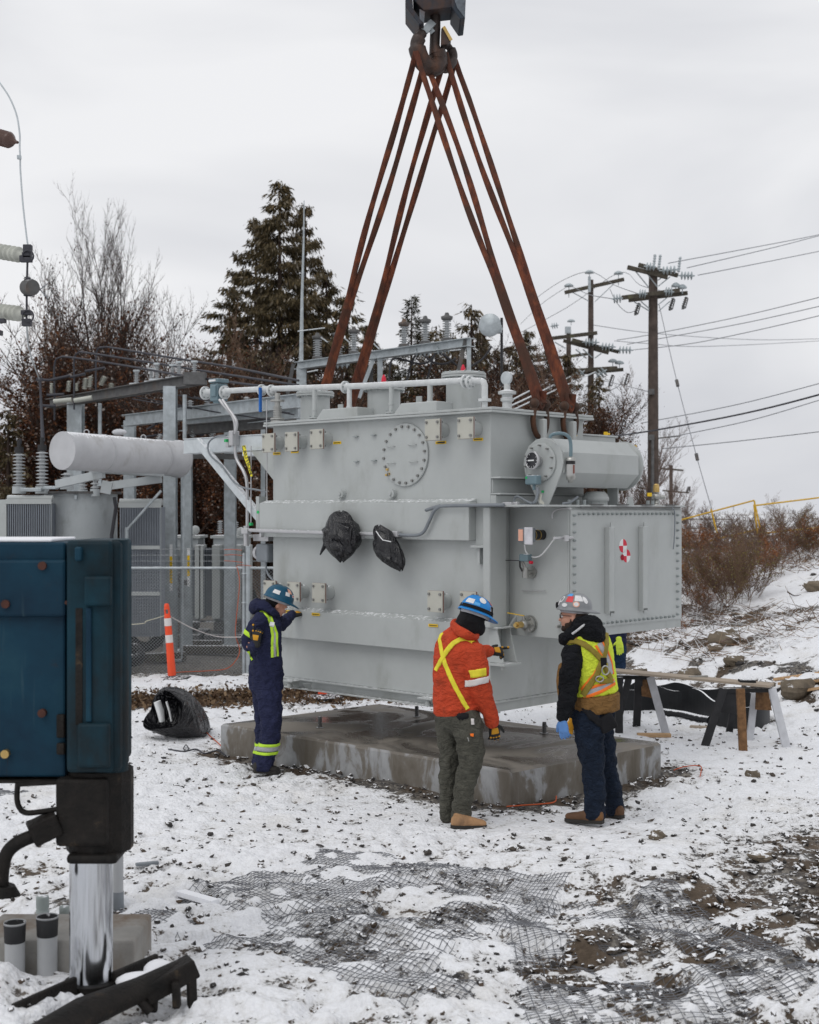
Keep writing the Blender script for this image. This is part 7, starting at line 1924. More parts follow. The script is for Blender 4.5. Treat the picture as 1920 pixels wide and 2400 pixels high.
# float under the rod
fl = thing('outrigger_float', P(240, 2376, OD), 'greasy dark steel frame lying in the snow under the chrome jack', 'steel frame')
m = MB(); m.beam(P(30, 2385, OD - 0.35), P(178, 2318, OD + 0.02), 0.03, 0.13); m.beam(P(265, 2296, OD + 0.12), P(368, 2252, OD + 0.4), 0.03, 0.08); m.build('side_flange', M['grease'], fl, world=True, bevel=0.01)
m = MB(); m.tube([P(90, 2440, OD - 0.5), P(200, 2372, OD - 0.22), P(330, 2318, OD + 0.0), P(430, 2268, OD + 0.12)], [0.10, 0.095, 0.075, 0.06], n=14, flat=0.75); m.build('cross_tube', M['grease'], fl, world=True)
m = MB(); m.beam(P(335, 2330, OD + 0.0), P(455, 2262, OD + 0.12), 0.12, 0.10); m.beam(P(448, 2262, OD + 0.08), P(452, 2395, OD + 0.06), 0.05, 0.035); m.beam(P(362, 2320, OD), P(360, 2372, OD), 0.04, 0.04); m.beam(P(412, 2300, OD), P(415, 2362, OD), 0.05, 0.04); m.build('end_bracket', M['grease'], fl, world=True, bevel=0.01)
m = MB(); m.tube([P(305, 2322, OD - 0.05), P(335, 2352, OD - 0.05), P(352, 2372, OD - 0.05)], 0.025, n=8); m.build('locking_pin', M['grease'], fl, world=True)
m = MB(); m.sphere(P(330, 2300, OD + 0.12), 0.10, 14, 8, sc=(1.3, 0.8, 0.45)); m.sphere(P(372, 2275, OD + 0.22), 0.08, 14, 8, sc=(1.0, 0.9, 0.7)); m.build('snow_cover', M['snow_obj'], fl, world=True)
# conduits and concrete block behind the outrigger
blk = thing('concrete_block', G(200, 2285), 'low grey concrete block with conduits standing in it, lower left corner', 'concrete block')
M['conc2'] = simple('weathered_concrete', (0.30, 0.29, 0.27), 0.85, var=0.15, sc=5, dirt=(0.17, 0.12, 0.08), dirt_amt=0.5, bump=0.3)
a = G(315, 2292); b = G(-60, 2292)
m = MB(); m.bb((b.x, a.y, -0.1), (a.x, a.y + 0.50, 0.20)); m.build('block', M['conc2'], blk, world=True, bevel=0.015)
for (px, y0, y1, w, lab, D) in ((35, 2162, 2300, 50, 'grey pvc conduit with black rim at the lower left, left one', 7.25), (111, 2148, 2300, 50, 'grey pvc conduit with black rim at the lower left, right one', 7.3)):
    top = P(px, y0, D); r_ = w / 2 / FPX * D
    pc = thing('pvc_conduit', (top.x, D, 0), lab, 'conduit', group='grey conduits with black rims')
    m = MB(); m.cyl((top.x, D, -0.1), (top.x, D, top.z - 0.09), r_ * 0.93, n=28); m.build('pipe', M['pvc'], pc, world=True)
    m = MB(); m.lathe([(r_ * 0.80, -0.06), (r_ * 0.92, 0), (r_ * 0.97, -0.002), (r_ * 1.02, -0.01), (r_ * 0.96, -0.10), (r_ * 0.90, -0.105)], (top.x, D, top.z), n=28, caps=False); m.build('black_coupler', M['black_rubber'], pc, world=True)
    m = MB(); m.cyl((top.x, D, top.z - 0.10), (top.x, D, top.z - 0.06), r_ * 0.85, n=24); m.build('inside', M['black_plastic'], pc, world=True)
    m = MB(); m.lathe([(r_ * 0.98, -0.004), (r_ * 1.03, 0.0), (r_ * 1.03, -0.012), (r_ * 0.98, -0.004)], (top.x, D, top.z + 0.004), n=28, caps=False); m.build('rim', M['pvc'], pc, world=True)
for (px, y0, y1, w, D, lab) in ((100, 2100, 2146, 30, 8.3, 'grey green conduit stub with a cap behind the black rimmed conduits'), (152, 2124, 2200, 26, 7.9, 'grey green threaded stub just left of the chrome jack'), (2, 2158, 2230, 26, 7.7, 'grey green stub cut by the left edge')):
    top = P(px, y0, D); r_ = w / 2 / FPX * D
    m = MB(); m.lathe([(r_ * 0.85, -0.5), (r_ * 0.85, -0.13), (r_ * 1.0, -0.125), (r_, -0.085), (r_ * 0.9, -0.08), (r_, -0.07), (r_, -0.01), (r_ * 0.9, 0.0), (0, 0.004)], top, n=18); tag(m.build('conduit_stub', M['pvc_green']), lab, 'conduit')
top = P(277, 1985, 8.6); m = MB(); m.cyl((top.x, 8.6, 0.09), (top.x, 8.6, top.z + 0.25), 0.033, n=18); o = m.build('standpipe', M['pvc']); tag(o, 'thin grey vertical pipe standing right behind the chrome jack', 'pipe')
m = MB(); m.cyl((top.x, 8.6, 0.0), (top.x, 8.6, 0.11), 0.036, n=18); m.build('pipe_base', M['flexgrey'], o)

# ---------------------------------------------------------------- bin bag, markers, tape
bgm = MB(); n = 36
zq = lambda x, y: (260 + x / 3.45, 1250 + y / 3.45)
BD = 15.2
A_, B_ = P(*zq(415, 1445), BD - 0.30), P(*zq(800, 1600), BD + 0.25)
secs = [(0.0, 0.262, 0.03), (0.03, 0.275, .03), (0.15, 0.285, .04), (0.32, 0.285, .03), (0.50, 0.265, 0.01), (0.66, 0.215, -0.02), (0.80, 0.145, -0.05), (0.90, 0.075, -0.06), (0.96, 0.035, -0.05), (1.0, 0.05, -0.01)]
vs = []
ax = (B_ - A_)
bx_, by_, bd_ = basis(ax)
def ringpts(t_, r_, dz, inner=False, off=0.0):
    c = A_ + ax * t_ + Vector((0, 0, dz)); o_ = []
    for k in range(n):
        a = 2 * math.pi * k / n
        w = 1 + 0.30 * (float(vnoise(math.cos(a) * 2.2 + 5, math.sin(a) * 2.2 + t_ * 3.2, 61)) - 0.5) + 0.10 * (float(vnoise(math.cos(a) * 7 + 5, math.sin(a) * 7 + t_ * 7, 67)) - 0.5)
        p = c + (bx_ * math.cos(a) + by_ * math.sin(a) * 0.95) * (r_ * w + off) + bd_ * (0.06 * math.sin(a * 2 + 1) if t_ < 0.1 else 0)
        p.z = max(p.z, 0.01 + 0.01 * math.sin(a * 3)); o_.append(p)
    return o_
rows = [ringpts(*s_) for s_ in secs]
inner = [ringpts(t_, r_, dz, off=-0.012) for t_, r_, dz in ((0.0, 0.27, 0), (0.15, 0.24, 0), (0.35, 0.15, 0.02), (0.38, 0.01, 0.02))]
allr = inner[::-1] + rows
for r_ in allr: vs += r_
bgm.add(vs, [(i * n + k, i * n + (k + 1) % n, (i + 1) * n + (k + 1) % n, (i + 1) * n + k) for i in range(len(allr) - 1) for k in range(n)], True)
bb_ = thing('bin_bag', (A_.x, BD, 0), 'open black bin bag lying on the snow left of the pad with white sheeting inside', 'bin bag')
o = bgm.build('bag', M['bag'], bb_, world=True); ss = o.modifiers.new('sub', 'SUBSURF'); ss.levels = ss.render_levels = 1
for x0, w in ((395, 0.075), (470, 0.025)):
    m = MB(); m.tube([P(*zq(x0 - 20, 1360), BD - 0.27), P(*zq(x0 + 5, 1440), BD - 0.27), P(*zq(x0 + 20, 1520), BD - 0.27)], [w, w, w * 0.8], n=12, flat=0.5); m.build('white_sheeting', M['white'], bb_, world=True)
def delineator(loc, lab, h=1.13):
    t_ = thing('delineator_post', loc, lab, 'marker post', group='orange marker posts')
    m = MB(); m.lathe([(0.062, 0.03), (0.050, 0.90 * h / 1.1), (0.046, 0.93 * h / 1.1)], (0, 0, 0), n=24); m.lathe([(0.046, 0.93), (0.04, 0.96), (0.034, 0.98)], (0, 0, 0), n=24)
    m.bb((-0.040, -0.02, 0.96), (-0.018, 0.02, 1.05)); m.bb((0.018, -0.02, 0.96), (0.040, 0.02, 1.05)); m.lathe([(0.042, 1.045), (0.038, 1.10), (0.030, 1.13), (0, 1.135)], (0, 0, 0), n=20)
    m.build('post', M['orange_plastic'], t_)
    for z in (0.80, 0.55):
        m = MB(); m.lathe([(0.0535 + (0.9 - z) * 0.010, z), (0.0530 + (0.9 - z) * 0.010, z + 0.115)], (0, 0, 0), n=24, caps=False); m.build('reflective_band', M['reflect_white'], t_)
    m = MB(); m.lathe([(0.29, 0.0), (0.285, 0.025), (0.10, 0.045), (0.06, 0.06)], (0, 0, 0), n=8, smooth=False); m.build('rubber_base', M['black_rubber'], t_)
    return t_
g_ = G(404, 1592, 0.01)
d1 = delineator(g_, 'orange marker post with white bands on a black base by the fence')
d1.rotation_euler = (R(1.0), R(-4.2), 0)
g_ = G(756, 1636, 0.0); delineator(g_, 'orange marker post seen under the left end of the hanging transformer')
m = MB(); pts = [P(-60, 1475, 20.5), P(299, 1464, 20.4), P(345, 1455, 20.4), P(393, 1441, 20.35)]; m.tube(smooth_path(pts), 0.022, n=6, flat=0.25)
tag(m.build('flagging_tape', M['tape_flag']), 'pale flagging tape running left from the orange post', 'tape')
m = MB(); pts = [P(394, 1441, 20.35), P(412, 1452, 20.4), P(450, 1472, 20.5), P(490, 1487, 20.6), P(520, 1493, 20.7), P(570, 1493, 20.8)]; m.tube(smooth_path(pts), 0.024, n=6, flat=0.25)
tag(m.build('flagging_tape', M['reflect_white']), 'white flagging tape sagging from the orange post to the fence corner', 'tape')
def cord(pts, lab, r=0.004, mat='orange_cord', z=0.02, nm='cord'):
    p = []
    for q in pts:
        g_ = G(*q); zz = float(ground_z(g_.x, g_.y)) + z; p.append(Vector((g_.x, g_.y, zz)))
    m = MB(); m.tube(smooth_path(p), r, n=6); return tag(m.build(nm, M[mat]), lab, 'cord')
cord([(1580, 1812), (1600, 1807), (1625, 1804), (1643, 1806), (1643, 1818), (1641, 1829)], 'thin red cord on the snow right of the pad corner', 0.005)
cord([(1188, 1898), (1230, 1893), (1270, 1889), (1300, 1884), (1304, 1868)], 'orange cord on the snow between the man in orange and the man in the vest', 0.006)
cord([(474, 1714), (490, 1730), (506, 1740), (520, 1752)], 'orange cord running from the bin bag to the pad', 0.006)
cord([(395, 1760), (430, 1765), (460, 1758), (480, 1768), (510, 1762), (530, 1775)], 'tangle of dark wire on the snow below the bin bag', 0.008, 'wire_dark')
cord([(430, 1758), (436, 1750), (442, 1758), (436, 1764), (430, 1758)], 'small loop of dark wire on the snow below the bin bag', 0.006, 'wire_dark')
def slab_on_ground(px, py, l, w, h, rz, mat, lab, nm='wood_offcut', cat='wood', z0=0.0):
    g_ = G(px, py); zz = float(ground_z(g_.x, g_.y))
    m = MB(); m.box((g_.x, g_.y, zz + h / 2 + z0), (l, w, h), Matrix.Rotation(rz, 3, 'Z')); return tag(m.build(nm, M[mat], bevel=0.003), lab, cat)
slab_on_ground(1533, 1727, 0.37, 0.09, 0.038, -0.05, 'lumber', 'short fresh timber offcut on the snow just behind the pad', z0=-0.005)
slab_on_ground(1640, 1706, 0.22, 0.08, 0.03, -0.35, 'plank', 'grey brown scrap of wood on the snow left of the right sawhorse', z0=-0.005)
for k, (a, b) in enumerate((((1815, 1629), (1960, 1640)), ((1828, 1634), (1960, 1652)), ((1850, 1645), (1960, 1659)))):
    A_, B_ = G(*a), G(*b); A_.z = float(ground_z(A_.x, A_.y)) + 0.03; B_.z = float(ground_z(B_.x, B_.y)) + 0.03
    m = MB(); m.beam(A_, B_, 0.09, 0.035); tag(m.build('lumber_strip', M['lumber']), ('long lumber strip on the ground at the right edge, farthest of three', 'long lumber strip at the right edge, middle of three', 'long lumber strip at the right edge, nearest of three')[k], 'lumber', 'lumber strips at the right edge')
slab_on_ground(455, 2075 + 30, 0.42, 0.07, 0.035, -0.72, 'snow_obj', 'snow covered white strip lying on the geogrid in the left foreground', nm='white_strip', cat='strip', z0=0.015)
slab_on_ground(345, 2028, 0.16, 0.04, 0.02, 0.4, 'flexgrey', 'grey slate sliver on the snow right of the chrome jack', nm='slate_piece', cat='stone')

# ---------------------------------------------------------------- sawhorses and plank
def z9(x, y): return (1380 + x / 3.194, 1360 + y / 3.194)
def leg(tp, a, b, Da, w, th, mat):
    """leg whose foot stands on the ground at pixel b"""
    B1 = G(*z9(*b)); B1.z = float(ground_z(B1.x, B1.y)) - 0.01; A1 = P(*z9(*a), Da)
    d = (A1 - B1).normalized()
    m = MB(); m.beam(B1, A1, w, th, up=(0, 1, 0)); return m.build('leg', M[mat], tp, world=True, bevel=0.003)
s1 = thing('sawhorse', G(*z9(1170, 1240)), 'black sawhorse with frosted legs under the right end of the plank', 'sawhorse')
leg(s1, (1010, 815), (870, 1243), 14.75, 0.085, 0.035, 'horse_black'); leg(s1, (1372, 812), (1483, 1258), 14.7, 0.085, 0.035, 'frost')
leg(s1, (1245, 835), (1203, 1205), 15.1, 0.075, 0.035, 'frost'); leg(s1, (1108, 830), (1050, 1120), 15.2, 0.075, 0.035, 'horse_black')
m = MB(); m.prism([P(*z9(x, y), 14.78) for x, y in ((1005, 815), (1125, 815), (1125, 1003), (948, 985))], (0, 0.03, 0)); m.build('gusset', M['horse_black'], s1, world=True)
m = MB(); m.prism([P(*z9(x, y), 14.9) for x, y in ((1255, 830), (1345, 830), (1372, 975), (1250, 968))], (0, 0.03, 0)); m.build('gusset', M['lumber_brown'], s1, world=True)
m = MB(); m.beam(P(*z9(975, 822), 14.85), P(*z9(1412, 818), 14.75), 0.14, 0.045); m.build('cross_bar', M['horse_black'], s1, world=True, bevel=0.004)
s2 = thing('sawhorse', G(*z9(470, 1120)), 'black sawhorse partly hidden by the man in the vest, left end of the plank', 'sawhorse')
leg(s2, (375, 735), (358, 1112), 15.5, 0.085, 0.035, 'horse_black'); leg(s2, (462, 725), (580, 1143), 15.4, 0.085, 0.035, 'frost'); leg(s2, (300, 735), (225, 1050), 15.8, 0.075, 0.035, 'horse_black')
m = MB(); m.prism([P(*z9(x, y), 15.52) for x, y in ((385, 725), (440, 725), (482, 882), (400, 868))], (0, 0.03, 0)); m.build('gusset', M['lumber_brown'], s2, world=True)
m = MB(); m.beam(P(*z9(190, 722), 15.6), P(*z9(470, 724), 15.5), 0.14, 0.045); m.build('cross_bar', M['horse_black'], s2, world=True)
m = MB(); A_, B_ = P(*z9(150, 672), 15.5), P(*z9(1370, 787), 14.7); m.beam(A_, B_, 0.24, 0.026); tag(m.build('plank', M['plank'], bevel=0.003), 'long tan plank lying across the two black sawhorses', 'plank')
m = MB(); m.beam(P(*z9(750, 725), 15.05), P(*z9(890, 718), 15.1), 0.03, 0.02); tag(m.build('metal_bar', M['steel']), 'short metal bar lying on the plank', 'bar')
m = MB(); m.box(P(*z9(1185, 757), 14.8), (0.17, 0.12, 0.045)); tag(m.build('black_block', M['horse_black'], bevel=0.006), 'small black block lying on the right end of the plank', 'block')
def stake(a, b, w, mat, lab, D):
    B1 = G(*z9(*b)); B1.z = -0.05; A1 = P(*z9(*a), B1.y); m = MB(); m.beam(B1, A1, w, 0.045, up=(0, 1, 0)); return tag(m.build('wooden_stake', M[mat], bevel=0.004), lab, 'stake')
stake((1135, 812), (1158, 1293), 0.045 * 1.9, 'lumber_brown', 'brown weathered wooden stake standing in front of the right sawhorse', 0)
stake((226, 725), (227, 1165), 0.085, 'horse_black', 'black stake standing just behind the man in the vest', 0)
# black plastic strip bent into a loop on the snow, corrugated hose
def band(pts, h, th, nm, mat, lab):
    p = smooth_path([G(*z9(*q)) for q in pts], 6)
    vs = []
    for i, q in enumerate(p):
        t_ = (p[min(i + 1, len(p) - 1)] - p[max(i - 1, 0)]).normalized(); s_ = Vector((-t_.y, t_.x, 0)) * th / 2
        z0 = float(ground_z(q.x, q.y)) - 0.01; hh = h * (1 + 0.10 * math.sin(i * 0.5))
        vs += [(q.x - s_.x, q.y - s_.y, z0), (q.x + s_.x, q.y + s_.y, z0), (q.x + s_.x * 0.8, q.y + s_.y * 0.8, z0 + hh), (q.x - s_.x * 0.8, q.y - s_.y * 0.8, z0 + hh)]
    m = MB(); N_ = len(p)
    m.add(vs, [(4 * i + k, 4 * i + (k + 1) % 4, 4 * i + 4 + (k + 1) % 4, 4 * i + 4 + k) for i in range(N_ - 1) for k in range(4)], False)
    return m.build(nm, M[mat])
M['edging'] = simple('black_plastic_edging', (0.015, 0.016, 0.018), 0.5, var=0.3, snow=0.9)
b_ = band([(150, 1000), (260, 993), (400, 985), (540, 975), (700, 985), (850, 1025), (960, 1075), (1080, 1098), (1200, 1112), (1290, 1105), (1345, 1075), (1330, 1035), (1240, 1010), (1100, 990), (900, 965), (700, 950), (540, 945), (400, 952), (300, 960)], 0.30, 0.03, 'plastic_edging', 'edging', '')
tag(b_, 'black plastic edging bent into a long loop on the snow behind the sawhorses', 'edging')
m = MB(); pts = smooth_path([G(*z9(x, y)) + Vector((0, 0, 0.04)) for x, y in ((560, 1010), (640, 1020), (720, 1032), (800, 1052), (905, 1072))], 12)
m.tube(pts, [0.038 if i % 2 else 0.045 for i in range(len(pts))], n=10); tag(m.build('corrugated_hose', M['edging']), 'short black corrugated hose lying inside the loop of edging, frosted on top', 'hose')
# ---------------------------------------------------------------- people
tex_w = bpy.data.textures.new("cloth_folds", 'CLOUDS'); tex_w.noise_scale = 0.075; tex_w.noise_depth = 2
def cloth(name, c, var=0.12, rough=0.85, fold=0.6, dirt=None, da=0.0, sc=9, fsc=9):
    t = NT(name); v = t.tex("Object")
    lo = tuple(x * (1 - var) for x in c); hi = tuple(min(1, x * (1 + var)) for x in c)
    col = t.ramp(t.noise(v, sc, 4, 0.6), [(0.3, lo), (0.7, hi)])
    if dirt: col = t.mix(t.step(t.noise(v, 5, 5, 0.6), 0.60 - da, 0.80 - da), col, dirt)
    h = t.math('ADD', t.math('MULTIPLY', t.noise(t.mapping(v, (1, 1, 1.9)), fsc, 4, 0.5, 2.0), 1.0), t.math('MULTIPLY', t.noise(v, 130, 2, 0.5), 0.10))
    t.bump(h, fold, 0.10)
    return t.out(col, rough, 0, 0.2)
M['navy'] = cloth('navy_coverall_cloth', (0.022, 0.026, 0.065), 0.2)
M['orange_cloth'] = cloth('orange_jacket_cloth', (0.56, 0.070, 0.028), 0.12, dirt=(0.28, 0.045, 0.02), da=0.03)
M['olive'] = cloth('olive_work_trousers', (0.098, 0.096, 0.078), 0.2, fold=0.8)
M['jeans'] = cloth('dark_jeans', (0.012, 0.020, 0.038), 0.3, fold=0.8)
M['black_cloth'] = cloth('black_jacket_cloth', (0.010, 0.011, 0.014), 0.3, fold=0.8)
M['duck'] = cloth('brown_duck_cloth', (0.24, 0.13, 0.045), 0.15)
M['vest'] = cloth('lime_vest_cloth', (0.68, 0.80, 0.06), 0.08, fold=0.45)
M['jeans_blue'] = cloth('blue_jeans', (0.018, 0.040, 0.085), 0.3)

def osec(m, secs, side, n=22, capr=0.6):
    """closed limb: secs = [(point, half width along side, half depth)]"""
    pts = [Vector(s[0]) for s in secs]; side = Vector(side)
    t0 = (pts[0] - pts[1]).normalized(); t1 = (pts[-1] - pts[-2]).normalized()
    full = []
    r0, r1 = secs[0], secs[-1]
    for f, g in ((0.95, 0.30), (0.55, 0.80)): full.append((pts[0] + t0 * min(r0[1], r0[2]) * f * capr, r0[1] * g, r0[2] * g))
    full += [(p, s[1], s[2]) for p, s in zip(pts, secs)]
    for f, g in ((0.55, 0.80), (0.95, 0.30)): full.append((pts[-1] + t1 * min(r1[1], r1[2]) * f * capr, r1[1] * g, r1[2] * g))
    vs = []; N_ = len(full)
    for i, (p, ra, rb) in enumerate(full):
        t_ = (full[min(i + 1, N_ - 1)][0] - full[max(i - 1, 0)][0]).normalized()
        x = side - t_ * side.dot(t_); x.normalize(); y = t_.cross(x)
        for k in range(n):
            a = 2 * math.pi * k / n
            vs.append(p + x * (math.cos(a) * ra) + y * (math.sin(a) * rb))
    fs = [(i * n + k, i * n + (k + 1) % n, (i + 1) * n + (k + 1) % n, (i + 1) * n + k) for i in range(N_ - 1) for k in range(n)]
    fs += [tuple(range(n - 1, -1, -1)), tuple(range((N_ - 1) * n, N_ * n))]
    m.add(vs, fs, True)
def refine(secs, n=4):
    """catmull-rom through sections"""
    out = []
    for i in range(len(secs) - 1):
        q = [secs[max(i - 1, 0)], secs[i], secs[i + 1], secs[min(i + 2, len(secs) - 1)]]
        for k in range(n):
            t_ = k / n; w = (-.5 * t_ ** 3 + t_ ** 2 - .5 * t_, 1.5 * t_ ** 3 - 2.5 * t_ ** 2 + 1, -1.5 * t_ ** 3 + 2 * t_ ** 2 + .5 * t_, .5 * t_ ** 3 - .5 * t_ ** 2)
            p = sum((Vector(s[0]) * ww for s, ww in zip(q, w)), Vector()); out.append((p, sum(s[1] * ww for s, ww in zip(q, w)), sum(s[2] * ww for s, ww in zip(q, w))))
    out.append(secs[-1]); return out
def fuse(m, name, mat, parent, vox=0.011, smooth=4, folds=0.0, world=True):
    o = m.build(name, mat, parent, world=world)
    r_ = o.modifiers.new('fuse', 'REMESH'); r_.mode = 'VOXEL'; r_.voxel_size = vox; r_.use_smooth_shade = True
    if smooth: s_ = o.modifiers.new('relax', 'SMOOTH'); s_.iterations = smooth; s_.factor = 0.6
    if folds:
        d = o.modifiers.new('folds', 'DISPLACE'); d.texture = tex_w; d.strength = folds; d.mid_level = 0.5; d.texture_coords = 'LOCAL'
    return o
def bvh_of(o):
    dg = bpy.context.evaluated_depsgraph_get(); dg.update()
    e = o.evaluated_get(dg); me = e.to_mesh()
    mw = e.matrix_world.copy()
    vs = [mw @ v.co for v in me.vertices]; ps = [tuple(p.vertices) for p in me.polygons]
    t_ = BVHTree.FromPolygons(vs, ps); e.to_mesh_clear(); return t_
def ray_px(bv, px, py):
    o = Vector((0, 0, CAM_H)); d = Vector(((px - 960) / FPX, 1, -(py - 1200) / FPX)).normalized()
    h = bv.ray_cast(o, d)
    return (h[0], h[1]) if h[0] is not None else None
def strap(bv, pts, w, name, mat, parent, off=0.006, nacross=4, step=8):
    """band lying on the clothing, following the points"""
    dense = []
    for i in range(len(pts) - 1):
        for k in range(step): dense.append((pts[i][0] + (pts[i + 1][0] - pts[i][0]) * k / step, pts[i][1] + (pts[i + 1][1] - pts[i][1]) * k / step))
    dense.append(pts[-1])
    hits = [h for h in (ray_px(bv, *q) for q in dense) if h]
    if len(hits) < 3: return None
    m = MB(); rows = []
    for i, (p, nn) in enumerate(hits):
        t_ = (hits[min(i + 1, len(hits) - 1)][0] - hits[max(i - 1, 0)][0])
        if t_.length < 1e-5: continue
        s_ = t_.normalized().cross(nn).normalized(); row = []
        for j in range(nacross + 1):
            q = p + s_ * w * (j / nacross - 0.5); f = bv.find_nearest(q)
            row.append(f[0] + f[1] * off)
        rows.append((row, nn))
    vs = [v for r_, _ in rows for v in r_] + [v - nn * (off * 1.6) for r_, nn in rows for v in r_]
    a = nacross + 1; N_ = len(rows)
    fs = [(i * a + j, i * a + j + 1, (i + 1) * a + j + 1, (i + 1) * a + j) for i in range(N_ - 1) for j in range(nacross)]
    o_ = N_ * a
    fs += [(i * a, (i + 1) * a, o_ + (i + 1) * a, o_ + i * a) for i in range(N_ - 1)] + [(i * a + nacross, o_ + i * a + nacross, o_ + (i + 1) * a + nacross, (i + 1) * a + nacross) for i in range(N_ - 1)]
    m.add(vs, fs, True)
    return m.build(name, M[mat], parent, world=True)
def ring(bv, c, axis, w, name, mat, parent, off=0.006, n=36, rmax=0.4, nacross=3):
    x, y, d = basis(axis); rows = []
    for k in range(n):
        a = 2 * math.pi * k / n; dr = x * math.cos(a) + y * math.sin(a); row = []
        for j in range(nacross + 1):
            o = Vector(c) + d * w * (j / nacross - 0.5); h = bv.ray_cast(o, dr, rmax)
            row.append((h[0] + dr * off) if h[0] is not None else o + dr * 0.1)
        rows.append(row)
    a = nacross + 1; vs = [v for r_ in rows for v in r_]
    m = MB(); m.add(vs, [(i * a + j, ((i + 1) % n) * a + j, ((i + 1) % n) * a + j + 1, i * a + j + 1) for i in range(n) for j in range(nacross)], True)
    o = m.build(name, M[mat], parent, world=True); s_ = o.modifiers.new('thick', 'SOLIDIFY'); s_.thickness = 0.003
    return o
def frame(f, u):
    f = Vector(f).normalized(); u = Vector(u); l = u.cross(f).normalized(); u = f.cross(l).normalized()
    return Matrix((f, l, u)).transposed()
def add_head(m, c, f, u, s=1.0, neck=None):
    Rm = frame(f, u); T = lambda x, y, z: Vector(c) + Rm @ (Vector((x, y, z)) * s)
    def ell(p, r, sc): m.sphere(T(*p), r * s, 20, 14, sc=sc, rot=Rm)
    ell((-0.012, 0, 0.02), 0.098, (1.0, 0.80, 0.98)); ell((0.028, 0, -0.035), 0.074, (0.92, 0.86, 1.0)); ell((0.050, 0, -0.082), 0.040, (1.0, 0.95, 0.75))
    ell((0.078, 0, 0.022), 0.035, (0.5, 1.5, 0.45)); ell((0.093, 0, -0.018), 0.020, (0.8, 0.62, 1.35)); ell((0.104, 0, -0.030), 0.0135, (1, 1.05, 0.8))
    ell((0.082, 0, -0.060), 0.020, (0.7, 1.25, 0.42)); ell((0.080, 0, -0.072), 0.018, (0.75, 1.1, 0.45)); ell((0.072, 0, -0.094), 0.022, (0.8, 0.9, 0.7))
    for sg in (-1, 1):
        ell((0.062, sg * 0.036, -0.030), 0.028, (0.8, 0.8, 0.9)); ell((-0.006, sg * 0.080, -0.018), 0.026, (0.62, 0.35, 1.15))
    if neck is not None: osec(m, [(T(-0.02, 0, -0.06), 0.056 * s, 0.058 * s), (Vector(neck), 0.062, 0.064)], Rm @ Vector((0, 1, 0)))
    return T, Rm
def eyes(T, Rm, parent, s=1.0):
    for sg in (-1, 1):
        m = MB(); m.sphere(T(0.0845, sg * 0.030, 0.002), 0.0105 * s, 10, 8); m.build('eye', M['white'], parent, world=True)
        m = MB(); m.sphere(T(0.0925, sg * 0.030, 0.001), 0.0055 * s, 8, 6); m.build('iris', M['hair'], parent, world=True)
        m = MB(); m.tube([T(0.092, sg * 0.014, 0.021), T(0.094, sg * 0.030, 0.026), T(0.082, sg * 0.047, 0.021)], 0.0045 * s, n=6, flat=0.7); m.build('eyebrow', M['hair'], parent, world=True)
